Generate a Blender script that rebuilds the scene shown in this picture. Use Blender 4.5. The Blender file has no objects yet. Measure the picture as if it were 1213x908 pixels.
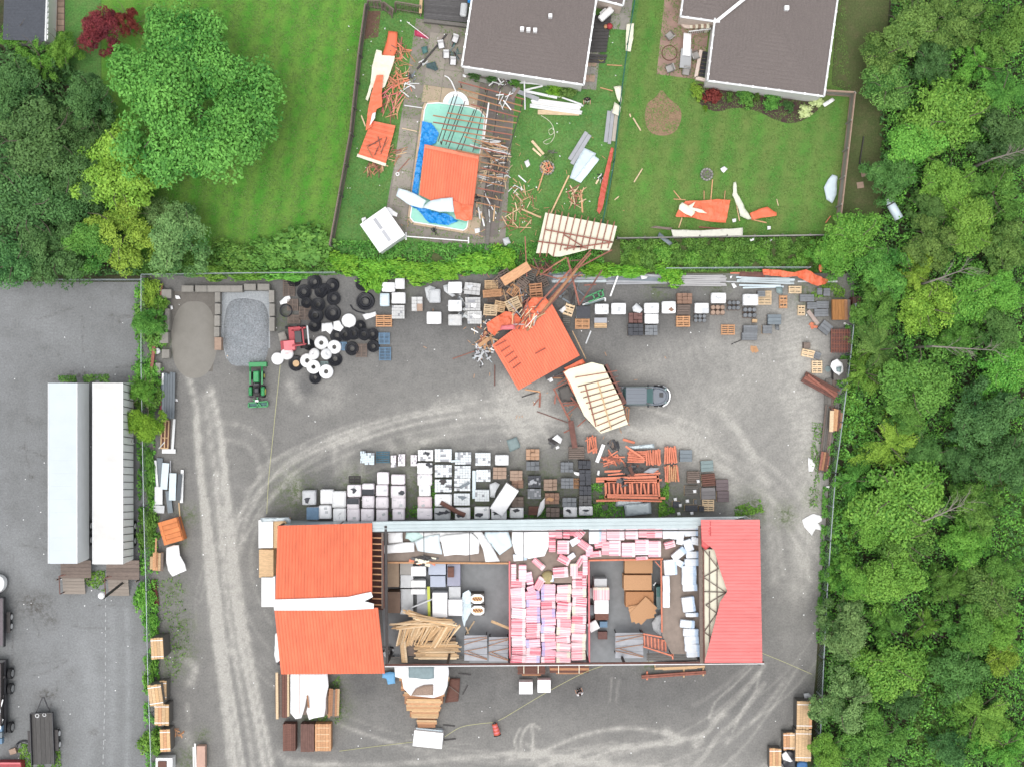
import bpy,bmesh,math,random
import numpy as np
from mathutils import Vector,Matrix,noise as mnoise
random.seed(7)
SC=bpy.context.scene
COL=SC.collection
PI=math.pi
# ---------------------------------------------------------------- camera, sky, sun, exposure
H=110.0 # height of the drone above the yard
S=13.0 # photo pixels per metre on the ground
def P(px,py,z=0.0):
 """point on the map read from the survey picture, at its real height z"""
 k=(H-z)/H/S
 return Vector(((px-606.5)*k,(454.0-py)*k,z))
def M(px,z=0.0):return px*(H-z)/H/S # a length in metres
cam=bpy.data.cameras.new('camera');cam.sensor_width=36;cam.lens=36*1430/1213
cam.clip_start=1;cam.clip_end=2000
cam_o=bpy.data.objects.new('camera',cam);COL.objects.link(cam_o);cam_o.location=(0,0,H)
SC.camera=cam_o
EL,AZ=math.radians(77),math.radians(200)
W=bpy.data.worlds.new('World');SC.world=W;W.use_nodes=True
nt=W.node_tree;bg=nt.nodes['Background']
sky=nt.nodes.new('ShaderNodeTexSky');sky.sky_type='NISHITA';sky.sun_disc=False
sky.sun_elevation=EL;sky.sun_rotation=AZ;sky.dust_density=4;sky.air_density=1.0
hs=nt.nodes.new('ShaderNodeHueSaturation');hs.inputs['Saturation'].default_value=0.25
nt.links.new(sky.outputs[0],hs.inputs['Color']);nt.links.new(hs.outputs[0],bg.inputs[0])
bg.inputs[1].default_value=0.15
sl=bpy.data.lights.new('sun','SUN');sl.energy=.75;sl.angle=math.radians(70);sl.color=(1,.98,.95)
so=bpy.data.objects.new('sun',sl);COL.objects.link(so)
sd=Vector((math.sin(AZ)*math.cos(EL),math.cos(AZ)*math.cos(EL),math.sin(EL)))
so.rotation_euler=sd.to_track_quat('Z','Y').to_euler();so.location=sd*100
SC.view_settings.view_transform='Standard';SC.view_settings.look='None'
SC.view_settings.exposure=0.6;SC.view_settings.gamma=1
# ---------------------------------------------------------------- materials
def lin(v):
 v/=255.0
 return v/12.92 if v<=.04045 else((v+.055)/1.055)**2.4
def C(r,g,b,f=.78):
 l=.3*r+.59*g+.11*b;r,g,b=(v*.88+l*.12 for v in(r,g,b));return(min(.86,lin(r)*f),min(.86,lin(g)*f),min(.86,lin(b)*f),1)
def G(r,g,b):
 l=.3*r+.59*g+.11*b;r,g,b=(max(4,v*1.1-l*.1)for v in(r,g,b));return(lin(r)*.9,lin(g)*.9,lin(b)*.9,1) # leaf and grass colours
MATS={}
def nd(t,typ,**kw):
 n=t.nodes.new(typ)
 for k,v in kw.items():setattr(n,k,v)
 return n
def mat(name,col,rough=.75,var=.12,scale=2.0,metal=0.0,bump=0.0,bscale=20.0,coord='Object',rnd=.08,stretch=None,spec=.4):
 if name in MATS:return MATS[name]
 m=bpy.data.materials.new(name);m.use_nodes=True;t=m.node_tree;b=t.nodes['Principled BSDF']
 tc=nd(t,'ShaderNodeTexCoord');src=tc.outputs[coord]
 if stretch:
  mp=nd(t,'ShaderNodeMapping');mp.inputs['Scale'].default_value=stretch
  t.links.new(src,mp.inputs[0]);src=mp.outputs[0]
 n1=nd(t,'ShaderNodeTexNoise');n1.inputs['Scale'].default_value=scale;n1.inputs['Detail'].default_value=6;n1.inputs['Roughness'].default_value=.65
 t.links.new(src,n1.inputs['Vector'])
 oi=nd(t,'ShaderNodeObjectInfo')
 mr=nd(t,'ShaderNodeMapRange');mr.inputs[1].default_value=.3;mr.inputs[2].default_value=.7;mr.inputs[3].default_value=1-var;mr.inputs[4].default_value=1+var
 t.links.new(n1.outputs[0],mr.inputs[0])
 mr2=nd(t,'ShaderNodeMapRange');mr2.inputs[3].default_value=1-rnd;mr2.inputs[4].default_value=1+rnd
 t.links.new(oi.outputs['Random'],mr2.inputs[0])
 mu=nd(t,'ShaderNodeMath',operation='MULTIPLY');t.links.new(mr.outputs[0],mu.inputs[0]);t.links.new(mr2.outputs[0],mu.inputs[1])
 vm=nd(t,'ShaderNodeVectorMath',operation='SCALE');vm.inputs[0].default_value=col[:3];t.links.new(mu.outputs[0],vm.inputs['Scale'])
 t.links.new(vm.outputs[0],b.inputs['Base Color'])
 b.inputs['Roughness'].default_value=rough;b.inputs['Metallic'].default_value=metal
 b.inputs['Specular IOR Level'].default_value=spec
 if bump:
  n2=nd(t,'ShaderNodeTexNoise');n2.inputs['Scale'].default_value=bscale;n2.inputs['Detail'].default_value=4
  t.links.new(src,n2.inputs['Vector'])
  bp=nd(t,'ShaderNodeBump');bp.inputs['Strength'].default_value=bump;bp.inputs['Distance'].default_value=.05
  t.links.new(n2.outputs[0],bp.inputs['Height']);t.links.new(bp.outputs[0],b.inputs['Normal'])
 MATS[name]=m;return m
def leafmat(name,c1,c2,rough=.6):
 """foliage: two leaf colours mixed by the clump attribute 'tint'"""
 m=bpy.data.materials.new(name);m.use_nodes=True;t=m.node_tree;b=t.nodes['Principled BSDF']
 at=nd(t,'ShaderNodeAttribute',attribute_name='tint')
 mx=nd(t,'ShaderNodeMix',data_type='RGBA');mx.inputs[6].default_value=c1;mx.inputs[7].default_value=c2
 t.links.new(at.outputs['Fac'],mx.inputs[0])
 oi=nd(t,'ShaderNodeObjectInfo');hv=nd(t,'ShaderNodeHueSaturation')
 mr=nd(t,'ShaderNodeMapRange');mr.inputs[3].default_value=.485;mr.inputs[4].default_value=.515
 mr2=nd(t,'ShaderNodeMapRange');mr2.inputs[3].default_value=.88;mr2.inputs[4].default_value=1.12
 t.links.new(oi.outputs['Random'],mr.inputs[0]);t.links.new(oi.outputs['Random'],mr2.inputs[0])
 t.links.new(mr.outputs[0],hv.inputs['Hue']);t.links.new(mr2.outputs[0],hv.inputs['Value']);t.links.new(mx.outputs[2],hv.inputs['Color'])
 t.links.new(hv.outputs[0],b.inputs['Base Color']);b.inputs['Roughness'].default_value=rough;b.inputs['Specular IOR Level'].default_value=.25
 MATS[name]=m;return m
def ground_mat(name,c1,c2,c3,s1,s2,s3,attr=None,c4=None,c5=None,bump=.4,stripes=None,speck=.25):
 """ground: c1..c2 broad patches, c3 finer patches, speckle; optional mask attributes for dust (c4) and moss (c5)"""
 m=bpy.data.materials.new(name);m.use_nodes=True;t=m.node_tree;b=t.nodes['Principled BSDF']
 tc=nd(t,'ShaderNodeTexCoord');src=tc.outputs['Object']
 def nz(s,d=5,r=.6):
  n=nd(t,'ShaderNodeTexNoise');n.inputs['Scale'].default_value=s;n.inputs['Detail'].default_value=d;n.inputs['Roughness'].default_value=r
  t.links.new(src,n.inputs['Vector']);return n.outputs[0]
 def rng(o,a,b_,c,d):
  r=nd(t,'ShaderNodeMapRange');r.inputs[1].default_value=a;r.inputs[2].default_value=b_;r.inputs[3].default_value=c;r.inputs[4].default_value=d
  t.links.new(o,r.inputs[0]);return r.outputs[0]
 def mix(f,a,b_):
  x=nd(t,'ShaderNodeMix',data_type='RGBA');t.links.new(f,x.inputs[0])
  for i,v in((6,a),(7,b_)):
   if isinstance(v,tuple):x.inputs[i].default_value=v
   else:t.links.new(v,x.inputs[i])
  return x.outputs[2]
 def mul(a,b_):
  x=nd(t,'ShaderNodeMath',operation='MULTIPLY');t.links.new(a,x.inputs[0])
  if isinstance(b_,float):x.inputs[1].default_value=b_
  else:t.links.new(b_,x.inputs[1])
  return x.outputs[0]
 col=mix(rng(nz(s1),.35,.65,0,1),c1,c2)
 col=mix(rng(nz(s2,6,.7),.45,.72,0,.8),col,c3)
 if stripes:
  w=nd(t,'ShaderNodeTexWave',wave_type='BANDS',bands_direction='X');w.inputs['Scale'].default_value=stripes;w.inputs['Distortion'].default_value=1.5
  w.inputs['Detail'].default_value=2;w.inputs['Detail Scale'].default_value=.4
  mp=nd(t,'ShaderNodeMapping');mp.inputs['Rotation'].default_value=(0,0,math.radians(10));t.links.new(src,mp.inputs[0]);t.links.new(mp.outputs[0],w.inputs['Vector'])
  col=mix(rng(w.outputs[0],0,1,0,.55),col,c3)
 if attr:
  at=nd(t,'ShaderNodeAttribute',attribute_name='dust')
  br=rng(nz(1.1,6,.7),.32,.66,.62,1.1)
  ad=mul(at.outputs['Fac'],br);ad=rng(ad,0,1,0,1)
  col=mix(ad,col,c4)
  if c5:
   a2=nd(t,'ShaderNodeAttribute',attribute_name='moss')
   f2=rng(mul(a2.outputs['Fac'],rng(nz(2.2,6,.8),.42,.6,0,1.3)),0,1,0,.9)
   col=mix(f2,col,c5)
 sp=rng(nz(s3,3,.8),.3,.7,1-speck,1+speck)
 vm=nd(t,'ShaderNodeVectorMath',operation='SCALE');t.links.new(col,vm.inputs[0]);t.links.new(sp,vm.inputs['Scale'])
 t.links.new(vm.outputs[0],b.inputs['Base Color']);b.inputs['Roughness'].default_value=.9;b.inputs['Specular IOR Level'].default_value=.2
 bp=nd(t,'ShaderNodeBump');bp.inputs['Strength'].default_value=bump;bp.inputs['Distance'].default_value=.06
 t.links.new(nz(s3*.8,4,.7),bp.inputs['Height']);t.links.new(bp.outputs[0],b.inputs['Normal'])
 MATS[name]=m;return m
def wood(name,col,var=.25):return mat(name,col,.8,var,3,stretch=(1,6,6),bump=.2,bscale=12,rnd=.16)
ORANGE=mat('orange_roof_steel',C(252,118,76),.5,.14,1.6,rnd=.05,stretch=(1,.25,1))
ORANGE2=mat('orange_paint',C(238,134,98),.6,.18,3)
RED=mat('red_roof_steel',C(250,128,124),.42,.11,1.6,rnd=.04,stretch=(.25,1,1))
CREAM=mat('cream_liner',C(246,242,216),.6,.06,1.5)
WHITE=mat('white_plastic',C(255,255,255),.45,.06,1.5)
WHITEP=mat('white_paint',C(236,238,238),.5,.06,2)
PALEBLUE=mat('pale_blue_sheet',C(214,232,240),.35,.06,1.2)
LILAC=mat('lilac_wrap',C(253,244,249),.4,.06,1.5)
GREYWRAP=mat('grey_wrap',C(205,208,210),.45,.1,2)
STEEL=mat('galvanised_steel',C(176,188,192),.4,.1,1.5,metal=.3)
PIPEGREY=mat('grey_siding',C(172,174,180),.55,.1,2)
SLATE=mat('slate_grey_steel',C(120,132,140),.5,.12,2)
DARK=mat('dark_steel',C(66,62,62),.6,.2,3)
BLACK=mat('black_plastic',C(46,47,53),.32,.2,4)
RUBBER=mat('tyre_rubber',C(44,44,46),.8,.2,4)
CHROME=mat('chrome',C(220,222,224),.2,.05,2,metal=.8)
RUST=mat('rust_red_steel',C(162,98,80),.7,.25,3)
RUSTD=mat('dark_rust_steel',C(122,80,70),.75,.3,3)
PINE=wood('pine_wood',C(218,180,134));PINE2=wood('pale_pine_wood',C(238,208,166));PINE3=wood('raw_orange_wood',C(214,158,112))
CEDAR=wood('cedar_wood',C(184,130,92));OLDWOOD=wood('weathered_wood',C(128,112,102));GREYWOOD=wood('grey_wood',C(112,108,102))
BROWNWOOD=wood('brown_stained_wood',C(122,82,70));OSB=mat('strand_board',C(206,154,108),.8,.12,14,rnd=.05)
PLY=mat('plywood_floor',C(150,134,122),.85,.15,1.5)
CONC=mat('concrete',C(150,146,138),.9,.15,2.5,bump=.3);CONCD=mat('grey_block',C(128,132,136),.85,.15,3,rnd=.15)
BRICKB=mat('brown_block',C(150,116,96),.85,.2,4,rnd=.15);BRICKD=mat('charcoal_block',C(78,80,86),.8,.2,4,rnd=.15);BRICKP=mat('light_block',C(206,206,204),.8,.12,4)
BRICKW=mat('white_block',C(238,244,246),.7,.06,4);REDBLK=mat('red_brown_block',C(124,88,82),.85,.2,4)
BLUE=mat('blue_tarp',C(30,156,246),.35,.3,6,bump=.5,bscale=5)
BLUEP=mat('blue_paint',C(108,142,172),.7,.15,3);SKYB=mat('light_blue_board',C(110,178,228),.6,.1,2)
GREENP=mat('tractor_green',C(52,156,88),.45,.12,2);TEAL=mat('teal_plastic',C(74,122,118),.6,.15,3);TEALG=mat('teal_grey_steel',C(132,152,152),.6,.1,2)
REDP=mat('red_paint',C(186,62,70),.5,.15,2);PINKR=mat('faded_red_paint',C(240,118,124),.5,.1,2);YELLOW=mat('yellow_paint',C(222,220,90),.6,.1,2)
GLASS=mat('tinted_glass',C(92,128,128),.08,.1,1,spec=.8);TRUCK=mat('grey_car_paint',C(86,97,112),.25,.04,1,spec=.6)
SHINGLE=mat('brown_shingles',C(122,112,108),.9,.2,7,bump=.4,bscale=14,stretch=(1,1.6,1),rnd=0)
DSHINGLE=mat('charcoal_shingles',C(84,88,96),.9,.14,5,bump=.5,bscale=9,rnd=0)
SKIN=mat('skin',C(214,164,136),.6,.05,3);HAIR=mat('dark_hair',C(50,42,38),.6,.1,8);CLOTHB=mat('black_cloth',C(38,38,42),.9,.1,5);CLOTHW=mat('white_cloth',C(236,236,236),.9,.05,5);CLOTHG=mat('pale_trousers',C(190,204,186),.9,.08,5)
WATER=mat('pool_water',C(140,216,192),.12,.1,.5,bump=.15,bscale=3,spec=.5)
STONE=mat('grey_stone',C(150,148,142),.9,.2,3,bump=.3,rnd=.2);STONEB=mat('brown_stone',C(176,148,128),.9,.15,3,rnd=.12)
SOIL=mat('mulch',C(112,84,70),.95,.3,5,bump=.8,bscale=9)
BARK=mat('bark',C(112,100,88),.9,.25,4);DEADW=mat('dead_branch',C(142,136,124),.9,.15,4)
TAPE=mat('yellow_tape',C(196,194,130),.6,.05,3)
def stripe_mat(name,ca,cb,cc,endc):
 """printed plastic sleeve: lengthwise bands of colour, one end in another colour"""
 m=bpy.data.materials.new(name);m.use_nodes=True;t=m.node_tree;b=t.nodes['Principled BSDF']
 tc=nd(t,'ShaderNodeTexCoord');oi=nd(t,'ShaderNodeObjectInfo');sx=nd(t,'ShaderNodeSeparateXYZ');t.links.new(tc.outputs['Object'],sx.inputs[0])
 w=nd(t,'ShaderNodeTexNoise',noise_dimensions='2D');w.inputs['Scale'].default_value=1.0;w.inputs['Detail'].default_value=2
 cb_=nd(t,'ShaderNodeCombineXYZ');my=nd(t,'ShaderNodeMath',operation='MULTIPLY');my.inputs[1].default_value=15;t.links.new(sx.outputs[1],my.inputs[0]);t.links.new(my.outputs[0],cb_.inputs[0])
 mo=nd(t,'ShaderNodeMath',operation='MULTIPLY');mo.inputs[1].default_value=90;t.links.new(oi.outputs['Random'],mo.inputs[0]);t.links.new(mo.outputs[0],cb_.inputs[1]);t.links.new(cb_.outputs[0],w.inputs['Vector'])
 cr=nd(t,'ShaderNodeValToRGB');e=cr.color_ramp.elements;e[0].position=.36;e[0].color=cb;e[1].position=.46;e[1].color=ca
 for p,c in((.53,cc),(.58,ca),(.66,cb)):
  k=e.new(p);k.color=c
 t.links.new(w.outputs[0],cr.inputs[0])
 gt=nd(t,'ShaderNodeMath',operation='GREATER_THAN');gt.inputs[1].default_value=.33;t.links.new(sx.outputs[0],gt.inputs[0])
 n2=nd(t,'ShaderNodeTexNoise');n2.inputs['Scale'].default_value=7;t.links.new(tc.outputs['Object'],n2.inputs[0])
 g2=nd(t,'ShaderNodeMath',operation='MULTIPLY');t.links.new(gt.outputs[0],g2.inputs[0]);t.links.new(n2.outputs[0],g2.inputs[1])
 mx=nd(t,'ShaderNodeMix',data_type='RGBA');t.links.new(g2.outputs[0],mx.inputs[0]);t.links.new(cr.outputs[0],mx.inputs[6]);mx.inputs[7].default_value=endc
 t.links.new(mx.outputs[2],b.inputs['Base Color']);b.inputs['Roughness'].default_value=.4
 MATS[name]=m;return m
PK1=stripe_mat('pink_print_sleeve',C(252,190,202),C(250,240,242),C(236,96,124),C(250,246,248))
PK2=stripe_mat('red_print_sleeve',C(240,110,132),C(250,222,226),C(214,30,70),C(252,240,240))
PK3=stripe_mat('pink_blue_print_sleeve',C(252,172,192),C(244,232,240),C(236,90,120),C(110,160,236))
PK4=stripe_mat('pink_green_print_sleeve',C(252,180,190),C(250,238,236),C(232,84,110),C(206,236,190))
PKW=stripe_mat('white_print_sleeve',C(246,248,250),C(236,240,244),C(206,222,240),C(120,180,236))
# ---------------------------------------------------------------- mesh and object helpers
class MB:
 def __init__(s):s.v=[];s.f=[]
 def add(s,vs,fs):
  o=len(s.v);s.v+=[tuple(v)for v in vs];s.f+=[tuple(i+o for i in f)for f in fs];return s
 def box(s,cx,cy,cz,sx,sy,sz,rz=0,top=1.0,tilt=0):
  a,b,c=sx/2,sy/2,sz/2;R=Matrix.Rotation(rz,3,'Z')@Matrix.Rotation(tilt,3,'Y');o=Vector((cx,cy,cz))
  vs=[R@Vector((x*(top if z>0 else 1),y*(top if z>0 else 1),z))+o for z in(-c,c)for x,y in((-a,-b),(a,-b),(a,b),(-a,b))]
  return s.add(vs,[(3,2,1,0),(4,5,6,7),(0,1,5,4),(1,2,6,5),(2,3,7,6),(3,0,4,7)])
 def bar(s,p0,p1,w,h):
  p0,p1=Vector(p0),Vector(p1);d=(p1-p0).normalized();up=Vector((0,0,1))
  if abs(d.z)>.95:up=Vector((1,0,0))
  x=d.cross(up).normalized()*w/2;y=x.cross(d).normalized()*h/2
  vs=[p+q for p in(p0,p1)for q in(-x-y,x-y,x+y,-x+y)]
  return s.add(vs,[(0,1,2,3),(7,6,5,4),(4,5,1,0),(5,6,2,1),(6,7,3,2),(7,4,0,3)])
 def cyl(s,p0,p1,r,n=8,r2=None):
  p0,p1=Vector(p0),Vector(p1);r2=r if r2 is None else r2;d=(p1-p0).normalized();a=d.orthogonal().normalized();b=d.cross(a)
  vs=[p+(a*math.cos(2*PI*i/n)+b*math.sin(2*PI*i/n))*q for p,q in((p0,r),(p1,r2))for i in range(n)]
  return s.add(vs,[(i,(i+1)%n,n+(i+1)%n,n+i)for i in range(n)]+[tuple(range(n-1,-1,-1)),tuple(range(n,2*n))])
 def path(s,pts,r,n=6):
  for a,b in zip(pts,pts[1:]):s.cyl(a,b,r,n)
  return s
 def prism(s,pts,z0,z1,top=1.0):
  n=len(pts);cx=sum(p[0]for p in pts)/n;cy=sum(p[1]for p in pts)/n
  ar=sum(pts[i][0]*pts[(i+1)%n][1]-pts[(i+1)%n][0]*pts[i][1]for i in range(n))
  if ar<0:pts=pts[::-1]
  vs=[(p[0],p[1],z0)for p in pts]+[(cx+(p[0]-cx)*top,cy+(p[1]-cy)*top,z1)for p in pts]
  return s.add(vs,[(i,(i+1)%n,n+(i+1)%n,n+i)for i in range(n)]+[tuple(range(n-1,-1,-1)),tuple(range(n,2*n))])
 def torus(s,c,R,r,n=20,m=6,rz=0,tilt=0,sq=1.0):
  T=Matrix.Rotation(rz,3,'Z')@Matrix.Rotation(tilt,3,'Y');c=Vector(c);vs=[];fs=[]
  for i in range(n):
   a=2*PI*i/n
   for j in range(m):
    b=2*PI*j/m
    vs.append(c+T@Vector(((R+r*math.cos(b))*math.cos(a),(R+r*math.cos(b))*math.sin(a),r*sq*math.sin(b))))
  for i in range(n):
   for j in range(m):fs.append((i*m+j,((i+1)%n)*m+j,((i+1)%n)*m+(j+1)%m,i*m+(j+1)%m))
  return s.add(vs,fs)
 def lathe(s,c,prof,n=16):
  c=Vector(c);vs=[];fs=[];k=len(prof)
  for i in range(n):
   a=2*PI*i/n
   for r,z in prof:vs.append(c+Vector((r*math.cos(a),r*math.sin(a),z)))
  for i in range(n):
   for j in range(k-1):fs.append((i*k+j,((i+1)%n)*k+j,((i+1)%n)*k+j+1,i*k+j+1))
  return s.add(vs,fs)
 def mesh(s,name):
  me=bpy.data.meshes.new(name);me.from_pydata(s.v,[],s.f);me.update();return me
 def build(s,name,m,parent=None,smooth=False,bevel=0):
  me=s.mesh(name);return link(name,me,m,parent,smooth,bevel)
def link(name,me,m,parent=None,smooth=False,bevel=0):
 if m is not None and not me.materials:me.materials.append(m)
 if smooth:
  for p in me.polygons:p.use_smooth=True
 o=bpy.data.objects.new(name,me);COL.objects.link(o)
 if parent:o.parent=parent
 if bevel:
  b=o.modifiers.new('bevel','BEVEL');b.width=bevel;b.segments=2;b.limit_method='ANGLE'
 return o
class K:
 """one-shape part: K(name, material, parent).bar(...) makes the mesh and links it at once"""
 def __init__(s,*a,**k):s.a=a;s.k=k
 def __getattr__(s,n):
  def f(*a,**k):mb=MB();getattr(mb,n)(*a,**k);return mb.build(*s.a,**s.k)
  return f
def tag(o,label=None,cat=None,group=None,kind=None):
 if label:o['label']=label
 if cat:o['category']=cat
 if group:o['group']=group
 if kind:o['kind']=kind
 return o
def thing(name,label,cat,loc=(0,0,0),rz=0,group=None):
 o=bpy.data.objects.new(name,None);o.empty_display_size=.3;COL.objects.link(o);o.location=loc;o.rotation_euler=(0,0,math.radians(rz))
 return tag(o,label,cat,group)
def struct(name,mb,m,parent=None):
 o=mb.build(name,m,parent)
 if not parent:o['kind']='structure'
 return o
def inside(x,y,poly):
 r=False;n=len(poly)
 for i in range(n):
  x1,y1=poly[i];x2,y2=poly[(i+1)%n]
  if(y1>y)!=(y2>y)and x<(x2-x1)*(y-y1)/(y2-y1)+x1:r=not r
 return r
def smoothpoly(pts,it=2):
 for _ in range(it):
  q=[];n=len(pts)
  for i in range(n):
   a,b=pts[i],pts[(i+1)%n];q+=[(a[0]*.75+b[0]*.25,a[1]*.75+b[1]*.25),(a[0]*.25+b[0]*.75,a[1]*.25+b[1]*.75)]
  pts=q
 return pts
def flat(name,pxs,z,m,parent=None,thick=0.0,kind='structure'):
 pts=[P(x,y,z)for x,y in pxs];mb=MB()
 if thick:mb.prism([(p.x,p.y)for p in pts],z-thick,z)
 else:
  ar=sum(pts[i].x*pts[(i+1)%len(pts)].y-pts[(i+1)%len(pts)].x*pts[i].y for i in range(len(pts)))
  if ar<0:pts=pts[::-1]
  mb.add(pts,[tuple(range(len(pts)))])
 o=mb.build(name,m,parent)
 if not parent and kind:o['kind']=kind
 return o
def sheet(name,pxs,z,m,amp=.12,thick=.02,label=None,cat=None,parent=None,group=None,fine=.4,slope=(0,0),nscale=1.2,smooth=True,fold=0):
 """a loose crumpled sheet: outline on the map, z its mean height; real thickness"""
 bm=bmesh.new();pts=[P(x,y,z)for x,y in pxs];c=sum(pts,Vector())/len(pts)
 vs=[bm.verts.new((p.x-c.x,p.y-c.y,0))for p in pts];f=bm.faces.new(vs)
 if f.normal.z<0 or f.calc_area()==0:pass
 bm.normal_update()
 if f.normal.z<0:f.normal_flip()
 bmesh.ops.triangulate(bm,faces=bm.faces[:])
 fine=fine*.7 if fold else fine
 for _ in range(6):
  le=[e for e in bm.edges if e.calc_length()>fine]
  if not le or len(bm.verts)>900:break
  bmesh.ops.subdivide_edges(bm,edges=le,cuts=1);bmesh.ops.triangulate(bm,faces=[q for q in bm.faces if len(q.verts)>3])
 sd_=Vector((c.x*1.7,c.y*1.3,3.1))
 for v in bm.verts:
  n=mnoise.noise(Vector((v.co.x*nscale,v.co.y*nscale,0))+sd_);n2=mnoise.noise(Vector((v.co.x*3.1,v.co.y*3.1,0))+sd_)
  if fold:n2+=fold*(.5-abs(mnoise.noise(Vector((v.co.x*2,v.co.y*2,5))+sd_))*2)
  v.co.z=amp*(n+.5*n2)+slope[0]*v.co.x+slope[1]*v.co.y
  v.co.x+=.04*n2;v.co.y+=.04*n
 bm.normal_update();bmesh.ops.solidify(bm,geom=bm.faces[:],thickness=thick)
 lo=min(v.co.z for v in bm.verts)
 zz=max(c.z,.012-lo)
 me=bpy.data.meshes.new(name);bm.to_mesh(me);bm.free()
 o=link(name,me,m,parent,smooth and not fold);o.location=(c.x,c.y,zz)
 if label:tag(o,label,cat,group)
 return o
def ribbed(parent,q,npan,m,ribs=3,hr=.05,nv=1,wave=0.0,name='metal_panel',gap=.004,cut=None):
 """profiled steel panels laid side by side over a quad of four world points (q0->q1 across, q0->q3 along)"""
 q=[Vector(p)for p in q];nrm=(q[1]-q[0]).cross(q[3]-q[0]).normalized()
 if nrm.z<0:nrm=-nrm
 out=[]
 for k in range(npan):
  us=[];u0,u1=k/npan,(k+1)/npan;w=(u1-u0)/ribs
  for r in range(ribs):
   b=u0+r*w;us+=[(b,0),(b+w*.62,0),(b+w*.72,1),(b+w*.9,1)]
  us.append((u1-gap/max(.1,(q[1]-q[0]).length),0))
  vs=[];n=len(us);fs=[]
  v0,v1=(0,1)if cut is None else cut(u0,u1)
  nvv=max(1,nv)
  for j in range(nvv+1):
   t=v0+(v1-v0)*j/nvv
   for u,h in us:
    p=q[0]*(1-u)*(1-t)+q[1]*u*(1-t)+q[2]*u*t+q[3]*(1-u)*t
    z=h*hr+(wave*mnoise.noise(Vector((p.x*.6,p.y*.6,1.7)))if wave else 0)+.004*(k%2)
    vs.append(p+nrm*z)
  for j in range(nvv):
   for i in range(n-1):fs.append((j*n+i,j*n+i+1,(j+1)*n+i+1,(j+1)*n+i))
  inv=parent.matrix_basis.inverted()if parent else Matrix()
  mb=MB();mb.add([inv@v for v in vs],fs);o=mb.build(name,m,parent);out.append(o)
  if o.data.polygons[0].normal.z<0:o.data.flip_normals()
 return out
def upd():
 bpy.context.view_layer.update()
 # ---------------------------------------------------------------- ground
def sg(n):return max(-1,min(1,n))
FOREST=ground_mat('forest_soil',C(62,66,44),C(84,78,58),C(56,84,44),.15,.8,5,speck=.35)
LAWN1=ground_mat('lawn_bright',G(90,144,58),G(74,130,50),G(116,142,72),.12,.55,7,stripes=.16,speck=.28)
LAWN2=ground_mat('lawn_deep',G(78,120,64),G(92,132,72),G(108,128,80),.25,.8,6,speck=.36)
LAWN3=ground_mat('lawn_olive',G(92,134,64),G(76,120,56),G(112,124,74),.2,.6,7,stripes=.14,speck=.28)
VERGE=ground_mat('verge_grass',C(92,104,60),C(80,98,52),C(112,106,74),.2,.8,6)
YARD=ground_mat('yard_gravel',C(111,110,108),C(121,120,118),C(98,98,97),.12,.7,6,'dust',C(184,181,173),C(98,112,74),speck=.2)
LOT=ground_mat('lot_asphalt',C(124,126,126),C(136,138,139),C(112,113,112),.1,.5,6,'dust',C(160,163,164),C(88,84,78),speck=.2)
g=MB();g.add([(-1500,-1500,0),(1500,-1500,0),(1500,1500,0),(-1500,1500,0)],[(0,1,2,3)]);struct('ground',g,FOREST)
def seg_d(X,Y,a,b):
 ax,ay=a;bx,by=b;dx,dy=bx-ax,by-ay;L=dx*dx+dy*dy+1e-9
 t=np.clip(((X-ax)*dx+(Y-ay)*dy)/L,0,1);return np.hypot(X-ax-t*dx,Y-ay-t*dy)
def spline(pts,n=8):
 if len(pts)<3:return pts
 P_=[pts[0]]+list(pts)+[pts[-1]];o=[]
 for i in range(1,len(P_)-2):
  for k in range(n):
   t=k/n;a,b,c,d=(np.array(P_[i+j],float)for j in(-1,0,1,2))
   o.append(tuple(.5*((2*b)+(-a+c)*t+(2*a-5*b+4*c-d)*t*t+(-a+3*b-3*c+d)*t**3)))
 return o+[pts[-1]]
def grid_ground(name,left,right,y0,y1,step,m,z,dust_fn):
 ny=int((y1-y0)/step);xw=right(y0)-left(y0);nx=int(xw/step)
 ys=np.linspace(y0,y1,ny+1);U=np.linspace(0,1,nx+1);L=np.array([left(y)for y in ys]);R=np.array([right(y)for y in ys])
 X=L[:,None]*(1-U)+R[:,None]*U;Y=np.repeat(ys[:,None],nx+1,1)
 d,ms=dust_fn(X,Y)
 co=np.stack([(X-606.5)/S,(454-Y)/S,np.full_like(X,z)],-1).reshape(-1,3)
 idx=np.arange((ny+1)*(nx+1)).reshape(ny+1,nx+1)
 q=np.stack([idx[1:,:-1],idx[1:,1:],idx[:-1,1:],idx[:-1,:-1]],-1).reshape(-1,4)
 me=bpy.data.meshes.new(name);me.vertices.add(len(co));me.vertices.foreach_set('co',co.ravel());me.loops.add(q.size);me.loops.foreach_set('vertex_index',q.ravel())
 me.polygons.add(len(q));me.polygons.foreach_set('loop_start',np.arange(len(q))*4);me.polygons.foreach_set('loop_total',np.full(len(q),4));me.update()
 for nm,arr in(('dust',d),('moss',ms)):
  a=me.attributes.new(nm,'FLOAT','POINT');a.data.foreach_set('value',np.clip(arr,0,1.2).astype(np.float32).ravel())
 me.materials.append(m);o=bpy.data.objects.new(name,me);COL.objects.link(o);o['kind']='structure';return o
rt=random.Random(77);TRACKS=[]
for _ in range(46): # faint wheel arcs of lorries circling the hall
 a0=rt.uniform(0,2*PI);da=rt.uniform(.35,1.1);k=rt.uniform(.92,1.16);ox,oy=rt.gauss(0,10),rt.gauss(0,14)
 TRACKS.append(([(606+ox+345*k*math.cos(a0+da*i/5)**1,698+oy+205*k*math.sin(a0+da*i/5))for i in range(6)],rt.uniform(1.2,2.6),rt.uniform(.12,.34)))
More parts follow.
